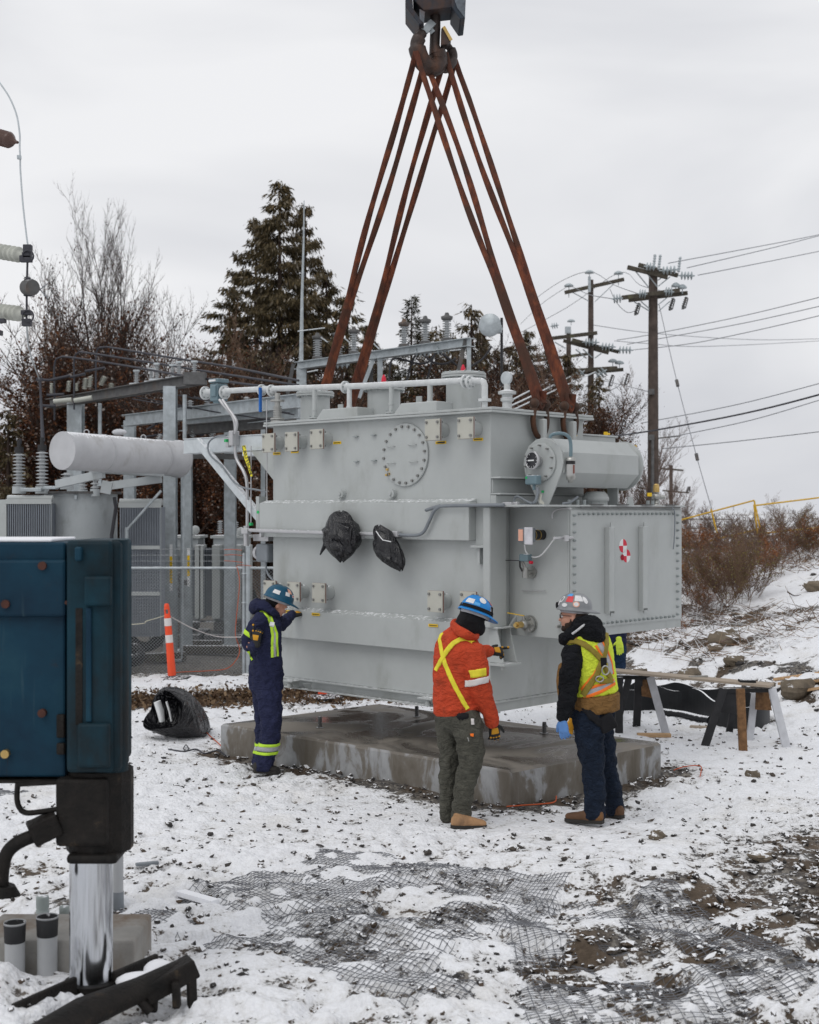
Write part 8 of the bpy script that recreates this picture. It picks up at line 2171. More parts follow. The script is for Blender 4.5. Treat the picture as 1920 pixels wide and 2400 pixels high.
def helmet(c, f, u, mat, parent, stickers, brim=1, s=1.0, lamp=False, band=None):
    Rm = frame(f, u); T = lambda x, y, z: Vector(c) + Rm @ (Vector((x, y, z)) * s)
    a_, b_, h_ = 0.142, 0.117, 0.128
    m = MB(); n = 40; rows = 13; vs = []
    for i in range(rows):
        th = math.pi / 2 * i / (rows - 1)
        for k in range(n):
            an = 2 * math.pi * k / n; q = math.sin(th) ** 0.9 if i else 0
            ridge = 0.004 * max(0, math.cos(an * 0 + 0)) * max(0, 1 - abs(math.sin(an)) * 6) * (1 if th > 0.1 else 0)
            vs.append(T(math.cos(an) * (a_ * q + ridge), math.sin(an) * (b_ * q), h_ * math.cos(th) ** 0.92 + ridge * 1.2))
    fs = [(i * n + k, (i + 1) * n + k, (i + 1) * n + (k + 1) % n, i * n + (k + 1) % n) for i in range(rows - 1) for k in range(n)]
    # rim and peak
    for (gr, gz, pk, pz) in ((1.05, -0.002, 0.0, 0.0), (1.09, -0.010, 1.0, -0.010), (1.085, -0.016, 1.0, -0.013), (0.98, -0.012, 0, 0)):
        for k in range(n):
            an = 2 * math.pi * k / n; cc = math.cos(an); front = max(0.0, cc) ** 3 * 0.062 * brim * pk
            vs.append(T(cc * a_ * gr + front * cc, math.sin(an) * b_ * gr + front * math.sin(an) * 0.5, gz + pz * max(0, cc) ** 2))
    for i in range(rows - 1, rows + 3): fs += [(i * n + k, (i + 1) * n + k, (i + 1) * n + (k + 1) % n, i * n + (k + 1) % n) for k in range(n)]
    m.add(vs, fs, True); sh = m.build('helmet', M[mat], parent, world=True)
    m = MB(); N2 = 28; vv = []
    for z, g in ((-0.004, 0.90), (-0.035, 0.86)):
        for k in range(N2): an = 2 * math.pi * k / N2; vv.append(T(math.cos(an) * a_ * g, math.sin(an) * b_ * g, z))
    m.add(vv, [(k, N2 + k, N2 + (k + 1) % N2, (k + 1) % N2) for k in range(N2)], True); m.build('headband', M['silver_tape'] if band is None else M[band], sh, world=False) if False else m.build('headband', M['silver_tape'], parent, world=True)
    if band:
        m = MB(); vv = []
        for z0, g in ((0.006, 1.035), (0.034, 1.005)):
            for k in range(N2): an = 2 * math.pi * k / N2; vv.append(T(math.cos(an) * a_ * g, math.sin(an) * b_ * g, z0))
        m.add(vv, [(k, (k + 1) % N2, N2 + (k + 1) % N2, N2 + k) for k in range(N2)], True); m.build('elastic_band', M[band], parent, world=True)
    for (az, el, wa, he, mt, rd) in stickers:        # azimuth from the front, elevation, size in degrees
        m = MB(); vv = [] ; g = 8
        if rd:
            ring_ = [(0, 0)] + [(math.cos(k * math.pi / 6) * wa / 2, math.sin(k * math.pi / 6) * he / 2) for k in range(12)]
            fsx = [(0, 1 + k, 1 + (k + 1) % 12) for k in range(12)]
        else:
            ring_ = [(wa * (i / 3 - .5), he * (j / 3 - .5)) for j in range(4) for i in range(4)]
            fsx = [(j * 4 + i, j * 4 + i + 1, (j + 1) * 4 + i + 1, (j + 1) * 4 + i) for j in range(3) for i in range(3)]
        for (da, de) in ring_:
            aa, ee = R(az + da), R(el + de); vv.append(T(math.cos(aa) * a_ * math.cos(ee) ** 0.9 * 1.022, math.sin(aa) * b_ * math.cos(ee) ** 0.9 * 1.022, h_ * math.sin(ee) ** 0.92 * 1.022 if ee > 0 else 0))
        m.add(vv, fsx, True); m.build('sticker', M[mt], parent, world=True)
    return T, Rm
def hand(wrist, d, nrm, mat, parent, curl=(0.35, 0.4, 0.45, 0.5), thumb=1, s=1.0, point=None, knuckle=None, thumb_open=0.5, name='glove', spread=0.10):
    """five separate fingers on a palm; d: direction of the hand, nrm: out of the back of the hand"""
    d = Vector(d).normalized(); nrm = Vector(nrm); nrm = (nrm - d * nrm.dot(d)).normalized(); sd = d.cross(nrm) * thumb   # sd towards the thumb
    w = Vector(wrist); m = MB()
    osec(m, refine([(w - d * 0.03, 0.035 * s, 0.030 * s), (w + d * 0.01, 0.036 * s, 0.027 * s), (w + d * 0.05 * s, 0.046 * s, 0.024 * s), (w + d * 0.092 * s, 0.046 * s, 0.020 * s)], 2), sd, 14)
    tips = []
    for k, (off, L) in enumerate(((0.034, 0.078), (0.0115, 0.086), (-0.0115, 0.080), (-0.033, 0.064))):
        base = w + d * 0.088 * s + sd * off * s; c = curl[k]
        if point is not None and k == 0: c = point
        pts = [base - d * 0.02 * s, base]; dir_ = (d + sd * off * spread * 18).normalized(); p = base
        for seg, fr in ((0, 0.45), (1, 0.32), (2, 0.25)):
            ang = c * (0.75, 1.1, 0.8)[seg]
            ax = dir_.cross(nrm).normalized(); dir_ = Quaternion(ax, -ang) @ dir_
            p = p + dir_ * L * fr * s; pts.append(p)
        rr = [0.0125, 0.0125, 0.0115, 0.0105, 0.0085]
        osec(m, [(q, rr[i] * s, rr[i] * s) for i, q in enumerate(pts)], sd, 10); tips.append(pts)
    b0 = w + d * 0.025 * s + sd * 0.030 * s; d1 = (d * (1 - thumb_open) + sd * (0.5 + thumb_open) - nrm * 0.35).normalized(); d2 = (d * 1.0 + sd * (0.25 + thumb_open * 0.6) - nrm * 0.35).normalized()
    tp = [b0, b0 + d1 * 0.038 * s, b0 + d1 * 0.038 * s + d2 * 0.032 * s, b0 + d1 * 0.038 * s + d2 * 0.058 * s]
    osec(m, [(q, r_ * s, r_ * s) for q, r_ in zip(tp, (0.019, 0.0145, 0.0125, 0.010))], nrm, 10)
    o = fuse(m, name, M[mat], parent, 0.0045, 2)
    if knuckle:
        mm = MB()
        for pts in tips:
            for a, b in ((1, 2), (3, 4)): c = (pts[a] + pts[b]) / 2 + nrm * 0.010 * s; mm.sphere(c, 0.0095 * s, 8, 6, sc=(1, 1, 1))
        osec(mm, [(w + d * 0.03 + nrm * 0.022, 0.026, 0.006), (w + d * 0.075 + nrm * 0.020, 0.034, 0.006)], sd, 12)
        mm.build('glove_patches', M[knuckle], parent, world=True)
    return o
def boot(toe, heel, ankle, mat, parent, s=1.0, name='boot'):
    toe, heel = Vector(toe), Vector(heel); d = (toe - heel); L = d.length; d.normalize(); up_ = Vector((0, 0, 1)); sd = up_.cross(d).normalized()
    m = MB(); b = heel
    osec(m, refine([(b + d * 0.02 + up_ * 0.055, 0.036, 0.050), (b + d * L * 0.30 + up_ * 0.060, 0.040, 0.055), (b + d * L * 0.58 + up_ * 0.050, 0.047, 0.042), (b + d * L * 0.82 + up_ * 0.042, 0.048, 0.034), (b + d * L * 0.95 + up_ * 0.038, 0.036, 0.028)], 2), sd, 18)
    osec(m, [(b + d * L * 0.22 + up_ * 0.05, 0.045, 0.055), (Vector(ankle), 0.052, 0.058)], sd, 18)
    o = fuse(m, name, M[mat], parent, 0.007, 3, folds=0.01)
    m = MB(); pl = []
    for t_, w in ((0.0, 0.022), (0.03, 0.034), (0.30, 0.034), (0.6, 0.048), (0.82, 0.050), (0.96, 0.036), (1.02, 0.014)): pl.append((b + d * L * t_, w))
    poly = [p + sd * w for p, w in pl] + [p - sd * w for p, w in pl][::-1]
    m.prism([q + up_ * 0.0 for q in poly], up_ * 0.030); m.build('sole', M['sole'], o, world=False) if False else m.build('sole', M['sole'], parent, world=True, bevel=0.004)
    return o

class Pose:
    def __init__(s, ox, oy, sc, D): s.ox, s.oy, s.sc, s.D = ox, oy, sc, D
    def px(s, x, y): return (s.ox + x / s.sc, s.oy + y / s.sc)
    def __call__(s, x, y, dd=0.0): a = s.px(x, y); return P(a[0], a[1], s.D + dd)

# ---- the man in the navy coverall
q = Pose(520, 1340, 4.147, 13.07)
pr = thing('person', q(420, 1960), 'man in navy coverall and teal helmet on the left, one hand on the transformer', 'person')
SA = Vector((-0.55, 0.83, 0))                          # from his right to his left shoulder
tors = refine([(q(450, 375), 0.075, 0.075), (q(440, 430), 0.150, 0.095), (q(432, 520), 0.205, 0.125), (q(432, 680), 0.195, 0.135), (q(432, 860), 0.178, 0.140), (q(430, 1010), 0.190, 0.160), (q(432, 1130), 0.185, 0.160)], 3)
armR = refine([(q(400, 455, -0.14), 0.085, 0.080), (q(330, 530, -0.18), 0.076, 0.072), (q(262, 655, -0.17), 0.066, 0.066), (q(278, 720, -0.22), 0.062, 0.062), (q(330, 712, -0.33), 0.048, 0.048)], 3)
armL = refine([(q(505, 450, 0.12), 0.080, 0.078), (q(560, 505, 0.30), 0.070, 0.068), (q(610, 490, 0.46), 0.062, 0.060), (q(655, 440, 0.60), 0.052, 0.050), (q(695, 415, 0.70), 0.044, 0.042)], 3)
legR = refine([(q(455, 1100, -0.07), 0.115, 0.130), (q(470, 1300, -0.09), 0.108, 0.118), (q(478, 1500, -0.09), 0.098, 0.105), (q(462, 1660, -0.08), 0.095, 0.096), (q(420, 1820, -0.06), 0.098, 0.092), (q(395, 1890, -0.05), 0.096, 0.090)], 3)
legL = refine([(q(410, 1100, 0.08), 0.110, 0.120), (q(412, 1300, 0.10), 0.095, 0.105), (q(412, 1500, 0.12), 0.082, 0.088), (q(405, 1660, 0.13), 0.082, 0.082), (q(385, 1800, 0.13), 0.080, 0.080), (q(370, 1860, 0.13), 0.078, 0.078)], 3)
sh = lambda secs, k=0.72: [(s_[0], s_[1] * k, s_[2] * k) for s_ in secs[:-2]]
m = MB()
for S_ in (tors, armR, armL, legR, legL): osec(m, sh(S_), SA)
T, Rm = add_head(m, q(540, 318), (0.80, 0.30, -0.52), (0.42, 0.1, 0.9), 1.0, neck=q(470, 400))
fuse(m, 'body', M['skin'], pr, 0.008, 2); eyes(T, Rm, pr)
m = MB()
for S_ in (tors, armR, armL, legR, legL): osec(m, S_, SA)
ja = fuse(m, 'coverall', M['navy'], pr, 0.011, 4, folds=0.045)
m = MB(); m.tube(smooth_path([q(300, 375, 0.0), q(330, 330, -0.1), q(420, 340, -0.14), (q(500, 400, -0.10)), q(530, 420, 0.02), q(490, 350, 0.14), q(400, 310, 0.16), q(320, 310, 0.08), q(300, 375, 0.0)], 4), 0.042, n=12, flat=1.1); osec(m, [(q(330, 360, 0.02), 0.07, 0.05), (q(420, 370, 0.02), 0.09, 0.06)], SA); hd = fuse(m, 'hood', M['navy'], pr, 0.012, 3, folds=0.03)
bv = bvh_of(ja)
X = q.px
strap(bv, [X(300, 400), X(345, 375), X(400, 385), X(450, 440), X(482, 530), X(495, 620), X(490, 720), X(492, 832)], 0.026, 'lime_stripe', 'hivis', pr)
strap(bv, [X(430, 395), X(475, 440), X(505, 520), X(535, 600), X(535, 700), X(545, 822)], 0.022, 'lime_stripe', 'hivis', pr)
strap(bv, [X(360, 372), X(415, 385), X(462, 435), X(495, 520), X(515, 610), X(513, 700), X(518, 828)], 0.026, 'silver_stripe', 'silver_tape', pr, off=0.004)
strap(bv, [X(255, 770), X(275, 815), X(300, 858)], 0.026, 'lime_stripe', 'hivis', pr)
strap(bv, [X(465, 505), X(510, 510)], 0.04, 'radio_clip', 'white', pr, off=0.02)
ar = [s_[0] for s_ in armR]
c = ar[len(ar) // 2 - 1]; ring(bv, c.lerp(ar[4], 0.2), ar[5] - ar[3], 0.040, 'lime_stripe', 'hivis', pr, rmax=0.14)
for i, w, mt, off in ((9.3, 0.028, 'hivis', 0.006), (9.9, 0.05, 'silver_tape', 0.004), (10.7, 0.028, 'hivis', 0.006)):
    for lg in (legR, legL):
        a = lg[int(i)][0].lerp(lg[int(i) + 1][0], i - int(i)); ring(bv, a, (0, 0, 1), w, 'leg_stripe', mt, pr, off=off, rmax=0.125)
hand(q(338, 690, -0.34), (0.05, -0.12, 1), (-0.4, -0.9, 0), 'glove_black', pr, curl=(0.2, 1.2, 1.3, 1.3), thumb=-1, knuckle='glove_yellow', point=0.05, s=1.05)
hand(q(690, 420, 0.69), (0.75, 0.6, 0.12), (-0.1, -0.35, 0.9), 'glove_black', pr, curl=(0.30, 0.35, 0.4, 0.45), thumb=-1, knuckle='glove_yellow', thumb_open=0.9, s=1.1)
boot(q(560, 1965, -0.02), q(305, 1955, -0.10), q(385, 1880, -0.08), 'boot_black', pr)
boot(q(470, 1925, 0.22), q(300, 1915, 0.12), q(365, 1850, 0.12), 'boot_black', pr)
Th, Rh = helmet(q(556, 262), (0.86, 0.28, -0.34), (0.30, 0.06, 0.9), 'helmet_teal', pr, [(-55, 48, 26, 26, 'sticker_peach', 0), (-70, 30, 22, 18, 'sticker_white', 0), (-25, 28, 36, 12, 'sticker_white', 0), (-120, 24, 30, 18, 'sticker_white', 0), (-28, 28, 22, 5, 'sticker_red', 0)])
m = MB(); m.sphere(q(520, 300), 0.102, 18, 12, sc=(1.0, 0.86, 0.72), rot=Rm); osec(m, [(q(470, 300), 0.05, 0.06), (q(478, 335), 0.05, 0.03)], SA); fuse(m, 'knit_cap', M['knit'], pr, 0.008, 3)

# ---- the man in the orange jacket
q = Pose(980, 1360, 3.593, 10.88)
pr = thing('person', q(330, 2085), 'man in a bright orange jacket and blue helmet seen from behind, pointing at the transformer', 'person')
SA = Vector((-0.86, 0.51, 0))
tors = refine([(q(400, 400), 0.075, 0.075), (q(375, 450), 0.135, 0.095), (q(350, 540), 0.200, 0.135), (q(325, 700), 0.200, 0.145), (q(310, 880), 0.186, 0.148), (q(312, 1010), 0.184, 0.150), (q(318, 1085), 0.186, 0.155)], 3)
armR = refine([(q(470, 590, -0.12), 0.090, 0.092), (q(500, 720, -0.15), 0.088, 0.088), (q(520, 870, -0.14), 0.082, 0.085), (q(560, 1010, -0.10), 0.076, 0.076), (q(615, 1150, -0.05), 0.062, 0.064), (q(632, 1205, -0.03), 0.056, 0.056)], 3)
armL = refine([(q(250, 520, 0.12), 0.085, 0.085), (q(380, 600, 0.26), 0.075, 0.075), (q(500, 610, 0.38), 0.064, 0.064), (q(575, 600, 0.44), 0.056, 0.056), (q(612, 598, 0.47), 0.050, 0.050)], 3)
legR = refine([(q(405, 1150, -0.07), 0.125, 0.130), (q(430, 1320, -0.08), 0.115, 0.118), (q(446, 1510, -0.07), 0.098, 0.100), (q(405, 1680, -0.04), 0.088, 0.094), (q(375, 1850, -0.01), 0.076, 0.080), (q(362, 2005, 0.0), 0.080, 0.082)], 3)
legL = refine([(q(265, 1150, 0.07), 0.115, 0.125), (q(265, 1320, 0.09), 0.098, 0.105), (q(268, 1510, 0.10), 0.082, 0.088), (q(255, 1680, 0.12), 0.078, 0.082), (q(250, 1850, 0.13), 0.064, 0.070), (q(252, 2000, 0.13), 0.060, 0.062)], 3)
m = MB()
for S_ in (tors, armR, armL, legR, legL): osec(m, sh(S_), SA)
T, Rm = add_head(m, q(455, 325), (0.75, 0.46, -0.46), (0.36, 0.2, 0.9), 1.0, neck=q(410, 430))
fuse(m, 'body', M['skin'], pr, 0.008, 2)
m = MB()
for S_ in (legR, legL): osec(m, S_, SA)
osec(m, [(q(320, 1040), 0.165, 0.135), (q(328, 1150), 0.178, 0.150), (q(335, 1200), 0.15, 0.14)], SA)
tr = fuse(m, 'trousers', M['olive'], pr, 0.011, 4, folds=0.045)
m = MB()
for S_ in (tors, armR, armL): osec(m, S_, SA)
osec(m, [(q(315, 1060), 0.192, 0.160), (q(318, 1100), 0.190, 0.158)], SA)
ja = fuse(m, 'jacket', M['orange_cloth'], pr, 0.011, 4, folds=0.03)
m = MB(); m.tube(smooth_path([q(300, 390, 0.0), q(335, 420, -0.10), q(400, 455, -0.15), q(465, 490, -0.08), q(470, 450, 0.06), q(400, 380, 0.14), q(320, 365, 0.08), q(300, 390, 0.0)], 4), 0.030, n=10, flat=1.5); fuse(m, 'collar', M['orange_cloth'], pr, 0.010, 2)
bv = bvh_of(ja); X = q.px
strap(bv, [X(205, 430), X(180, 500), X(195, 580), X(225, 700), X(275, 820), X(330, 930), X(385, 1030), X(418, 1085)], 0.036, 'yellow_band', 'yellow_tape', pr)
strap(bv, [X(470, 525), X(420, 495), X(360, 495), X(300, 530), X(250, 585), X(205, 660), X(165, 730), X(150, 760)], 0.038, 'yellow_band', 'yellow_tape', pr, off=0.009)
strap(bv, [X(442, 790), X(505, 783), X(572, 772)], 0.062, 'yellow_patch', 'yellow_tape', pr)
strap(bv, [X(392, 872), X(460, 866), X(520, 852), X(592, 835)], 0.050, 'silver_band', 'reflect_white', pr)
bvt = bvh_of(tr)
strap(bvt, [X(440, 1302), X(466, 1303)], 0.022, 'orange_knife', 'orange_tape', pr, off=0.012)
strap(bvt, [X(455, 1165), X(458, 1215)], 0.02, 'pocket_tool', 'reflect_white', pr, off=0.012)
strap(bvt, [X(420, 1320), X(428, 1350)], 0.006, 'pocket_clip', 'steel', pr, off=0.010)
strap(bvt, [X(345, 1140), X(420, 1145)], 0.035, 'belt_pouch', 'knit', pr, off=0.02)
hand(q(636, 1210, -0.03), (0.10, 0.15, -1), (0.3, -0.95, 0.0), 'glove_black', pr, curl=(0.5, 0.55, 0.6, 0.6), thumb=-1, knuckle='glove_yellow', s=1.02)
hand(q(612, 600, 0.48), (0.95, 0.30, -0.02), (-0.25, -0.7, 0.65), 'glove_black', pr, curl=(0.0, 1.1, 1.25, 1.3), point=0.04, thumb=-1, knuckle='glove_yellow', s=1.05)
boot(q(568, 2088, 0.03), q(285, 2093, -0.12), q(352, 1990, -0.04), 'boot_tan', pr)
boot(q(330, 2065, 0.36), q(225, 2078, 0.13), q(250, 1985, 0.13), 'boot_brown', pr)
Th, Rh = helmet(q(487, 268), (0.80, 0.42, -0.34), (0.30, 0.16, 0.9), 'helmet_blue', pr, [(-100, 48, 34, 34, 'sticker_white', 1), (-38, 50, 34, 24, 'sticker_red', 0), (-38, 50, 18, 12, 'sticker_peach', 0), (-40, 22, 44, 16, 'sticker_white', 0), (-150, 28, 34, 20, 'sticker_white', 0), (-5, 40, 20, 18, 'sticker_white', 1), (-120, 22, 22, 12, 'sticker_sky', 0)], band='knit')
m = MB(); m.sphere(q(455, 315), 0.112, 22, 14, sc=(1.0, 0.86, 1.12), rot=Rm); m.sphere(q(490, 400, 0.02), 0.078, 18, 12, sc=(1.05, 0.9, 0.85), rot=Rm)
osec(m, refine([(q(345, 330, 0.0), 0.055, 0.04), (q(400, 360, 0.0), 0.105, 0.085), (q(450, 420, 0.0), 0.10, 0.085)], 2), SA); osec(m, [(q(400, 370), 0.09, 0.09), (q(395, 430), 0.085, 0.085)], SA)
fuse(m, 'balaclava', M['knit'], pr, 0.009, 3, folds=0.02)
m = MB(); m.box(q(615, 262, -0.02), (0.03, 0.05, 0.07)); m.build('headlamp', M['knit'], pr, world=True, bevel=0.008)

# ---- the man in the hi-vis vest
q = Pose(1260, 1360, 3.593, 10.93)
pr = thing('person', q(470, 2050), 'bearded man in a lime and orange safety vest with a grey helmet worn backwards', 'person')
SA = Vector((-0.72, -0.69, 0))
tors = refine([(q(395, 400), 0.075, 0.075), (q(405, 455), 0.140, 0.100), (q(430, 540), 0.205, 0.140), (q(455, 700), 0.200, 0.150), (q(480, 860), 0.188, 0.152), (q(495, 980), 0.186, 0.156), (q(500, 1080), 0.182, 0.155)], 3)
armL = refine([(q(300, 590, -0.13), 0.088, 0.088), (q(285, 720, -0.17), 0.086, 0.084), (q(272, 870, -0.16), 0.080, 0.080), (q(245, 1010, -0.16), 0.070, 0.070), (q(215, 1130, -0.15), 0.050, 0.050), (q(212, 1165, -0.15), 0.046, 0.046)], 3)
armR = refine([(q(560, 560, 0.13), 0.085, 0.085), (q(540, 720, 0.24), 0.078, 0.078), (q(450, 900, 0.36), 0.068, 0.068), (q(350, 1080, 0.34), 0.055, 0.055), (q(300, 1160, 0.30), 0.048, 0.048)], 3)
legL = refine([(q(425, 1140, -0.07), 0.122, 0.128), (q(440, 1330, -0.07), 0.112, 0.116), (q(465, 1560, -0.06), 0.090, 0.096), (q(480, 1740, -0.05), 0.080, 0.086), (q(485, 1880, -0.04), 0.078, 0.080), (q(487, 1985, -0.03), 0.080, 0.084)], 3)
legR = refine([(q(520, 1140, 0.08), 0.112, 0.118), (q(545, 1330, 0.12), 0.100, 0.104), (q(580, 1540, 0.18), 0.080, 0.085), (q(622, 1740, 0.22), 0.072, 0.078), (q(645, 1860, 0.23), 0.072, 0.076), (q(652, 1940, 0.23), 0.074, 0.078)], 3)
m = MB()
for S_ in (tors, armR, armL, legR, legL): osec(m, sh(S_), SA)
T, Rm = add_head(m, q(302, 300), (-0.97, 0.22, -0.03), (-0.02, 0.0, 1), 1.04, neck=q(370, 420))
fuse(m, 'body', M['skin'], pr, 0.0075, 2); eyes(T, Rm, pr, 1.04)
m = MB()
for S_ in (legR, legL): osec(m, S_, SA)
osec(m, [(q(495, 1030), 0.165, 0.135), (q(480, 1140), 0.176, 0.150), (q(478, 1190), 0.15, 0.14)], SA)
tr = fuse(m, 'jeans', M['jeans'], pr, 0.011, 4, folds=0.045)
m = MB()
for S_ in (tors[:-4], armR, armL): osec(m, S_, SA)
ja = fuse(m, 'jacket', M['black_cloth'], pr, 0.011, 4, folds=0.045)
m = MB(); osec(m, [(q(498, 960), 0.200, 0.172), (q(505, 1100), 0.192, 0.165)], SA, capr=0.15); sj = fuse(m, 'jacket_hem', M['duck'], pr, 0.011, 3, folds=0.03)
m = MB(); osec(m, refine([(q(235, 720, 0.02), 0.05, 0.06), (q(225, 850, 0.03), 0.06, 0.07), (q(235, 1010, 0.04), 0.05, 0.06)], 2), SA); fuse(m, 'jacket_front', M['duck'], pr, 0.011, 3)
m = MB(); vt = [(p, a + 0.016, b + 0.016) for p, a, b in tors[4:-4]]
osec(m, [(vt[0][0] + Vector((0, 0, 0.03)), vt[0][1] * 0.86, vt[0][2] * 0.9)] + vt, SA, capr=0.25); ve = fuse(m, 'safety_vest', M['vest'], pr, 0.010, 4, folds=0.022)
m = MB(); osec(m, refine([(q(300, 455, -0.08), 0.07, 0.05), (q(360, 425, -0.08), 0.11, 0.075), (q(430, 430, -0.10), 0.13, 0.085), (q(490, 470, -0.09), 0.10, 0.075), (q(535, 500, -0.05), 0.05, 0.05)], 3), Vector((0, -0.3, 1)))
osec(m, refine([(q(232, 500, -0.02), 0.055, 0.05), (q(290, 465, -0.10), 0.06, 0.06), (q(380, 400, -0.07), 0.06, 0.06)], 2), Vector((0, -0.3, 1)))
osec(m, [(q(385, 370), 0.085, 0.08), (q(390, 440), 0.10, 0.09)], SA); hd = fuse(m, 'hood', M['black_cloth'], pr, 0.010, 3, folds=0.045)
m = MB(); m.tube(smooth_path([q(292, 452, -0.19), q(330, 425, -0.20), q(380, 385, -0.18), q(432, 348, -0.13)]), 0.009, n=8); m.build('fleece_edge', M['fleece'], pr, world=True)
bv = bvh_of(ve); X = q.px
strap(bv, [X(268, 505), X(300, 492), X(330, 492)], 0.035, 'orange_stripe', 'orange_tape', pr)
strap(bv, [X(395, 985), X(460, 965), X(540, 935), X(600, 900), X(650, 868)], 0.024, 'orange_stripe', 'orange_tape', pr, off=0.007)
strap(bv, [X(372, 925), X(420, 915), X(480, 895), X(560, 870), X(640, 838)], 0.020, 'orange_stripe', 'orange_tape', pr, off=0.007)
strap(bv, [X(380, 958), X(440, 945), X(520, 918), X(590, 880), X(648, 850)], 0.052, 'silver_stripe', 'silver_tape', pr, off=0.005)
strap(bv, [X(520, 530), X(560, 600), X(600, 690), X(622, 790)], 0.046, 'silver_stripe', 'silver_tape', pr, off=0.005)
strap(bv, [X(490, 550), X(530, 620), X(575, 710), X(605, 800)], 0.018, 'orange_stripe', 'orange_tape', pr, off=0.007)
strap(bv, [X(545, 520), X(590, 600), X(622, 690), X(638, 790)], 0.018, 'orange_stripe', 'orange_tape', pr, off=0.007)
strap(bv, [X(545, 640), X(520, 720), X(470, 800), X(410, 870), X(370, 920)], 0.018, 'orange_stripe', 'orange_tape', pr, off=0.007)
H = lambda pts, w=0.042, off=0.013: strap(bv, [X(*p_) for p_ in pts], w, 'harness_strap', 'harness', pr, off=off)
H([(255, 520), (320, 512), (400, 545), (470, 600), (540, 670)]); H([(572, 440), (578, 520), (570, 600), (545, 680)]); H([(545, 690), (580, 760), (615, 830)]); H([(540, 690), (500, 790), (440, 880), (385, 965)], 0.046); H([(520, 850), (580, 850), (628, 845)], 0.040)
m = MB(); h_ = ray_px(bv, *X(542, 690)); p_ = h_[0] + h_[1] * 0.02
m.box(p_, (0.05, 0.02, 0.075)); mm_ = m.build('back_plate', M['knit'], pr, world=True, bevel=0.006)
m = MB(); c1 = p_ + Vector((0.012, -0.02, -0.03)); m.tube([c1 + Vector((0.028 * math.cos(a_ * math.pi / 8), -0.002, 0.035 * math.sin(a_ * math.pi / 8) - 0.03)) for a_ in range(17)], 0.006, n=8)
h2 = ray_px(bv, *X(515, 830)); c2 = h2[0] + h2[1] * 0.02; m.tube([c2 + Vector((0.03 * math.cos(a_ * math.pi / 8), -0.004, 0.022 * math.sin(a_ * math.pi / 8))) for a_ in range(17)], 0.006, n=8); m.build('d_ring', M['steel'], pr, world=True)
bvt = bvh_of(tr)
strap(bvt, [X(395, 1075), X(450, 1140), X(520, 1200), X(590, 1240)], 0.055, 'harness_leg_strap', 'knit', pr, off=0.015)
m = MB(); hh_ = ray_px(bvt, *X(560, 1195)); m.box(hh_[0] + hh_[1] * 0.03, (0.14, 0.06, 0.13), Matrix.Rotation(-0.5, 3, 'Y')); m.build('tool_pouch', M['knit'], pr, world=True, bevel=0.02)
hand(q(212, 1180, -0.15), (0.10, 0.05, -1), (-0.55, -0.8, 0.0), 'blue_glove', pr, curl=(0.25, 0.35, 0.45, 0.5), thumb=1, s=0.98, spread=0.10, thumb_open=0.25)
hand(q(292, 1180, 0.28), (-0.35, 0.0, -1), (-0.3, -0.8, 0), 'glove_yellow', pr, curl=(0.6, 0.6, 0.6, 0.6), thumb=-1, s=0.8)
boot(q(238, 2030, 0.06), q(556, 2052, -0.10), q(490, 1975, -0.05), 'boot_brown', pr)
boot(q(450, 1992, 0.42), q(720, 2008, 0.14), q(655, 1935, 0.22), 'boot_brown', pr)
Th, Rh = helmet(q(316, 238), (0.985, -0.16, -0.06), (0.03, 0.0, 1), 'helmet_grey', pr, [(-155, 34, 30, 30, 'sticker_white', 1), (-155, 34, 18, 18, 'helmet_grey', 1), (-125, 62, 34, 20, 'sticker_sky', 0), (-112, 38, 28, 28, 'sticker_red', 0), (-75, 45, 34, 30, 'sticker_white', 0), (-45, 38, 24, 34, 'sticker_white', 1), (-85, 18, 24, 22, 'sticker_peach', 1), (-85, 18, 17, 15, 'sticker_white', 1), (-128, 12, 24, 14, 'sticker_white', 1), (-170, 20, 24, 22, 'sticker_white', 0)], s=0.95)
m = MB(); m.cyl(q(195, 210, 0.04), q(163, 210, 0.03), 0.026, n=14); m.box(q(190, 205, 0.04), (0.03, 0.05, 0.05)); m.build('headlamp', M['knit'], pr, world=True, bevel=0.006)
# hair, beard, glasses
m = MB(); m.sphere(T(-0.045, 0, -0.01), 0.088, 18, 12, sc=(0.85, 0.98, 1.05), rot=Rm); m.sphere(T(-0.06, 0, -0.06), 0.055, 14, 10, sc=(0.8, 1.1, 0.9), rot=Rm); fuse(m, 'hair', M['hair'], pr, 0.007, 2, folds=0.012)
m = MB()
for (p0, r_, sc_) in (((0.050, 0, -0.088), 0.050, (1.0, 0.98, 0.72)), ((0.076, 0, -0.098), 0.030, (0.8, 1.0, 0.8)), ((0.088, 0, -0.050), 0.016, (0.5, 1.5, 0.5))): m.sphere(T(*p0), r_, 16, 10, sc=sc_, rot=Rm)
for sg in (-1, 1): m.sphere(T(0.030, sg * 0.050, -0.066), 0.034, 14, 10, sc=(1.1, 0.55, 1.0), rot=Rm); m.sphere(T(0.005, sg * 0.066, -0.035), 0.020, 10, 8, sc=(0.8, 0.45, 1.6), rot=Rm)
fuse(m, 'beard', M['hair'], pr, 0.006, 2, folds=0.01)
m = MB()
for sg in (-1, 1): m.tube([T(0.100, sg * 0.012, 0.006), T(0.104, sg * 0.040, 0.012), T(0.085, sg * 0.062, 0.010), T(0.0, sg * 0.080, 0.004)], 0.0025, n=5); m.sphere(T(0.098, sg * 0.032, -0.002), 0.018, 10, 8, sc=(0.25, 1.1, 0.8), rot=Rm)
m.build('safety_glasses', M['black_plastic'], pr, world=True)

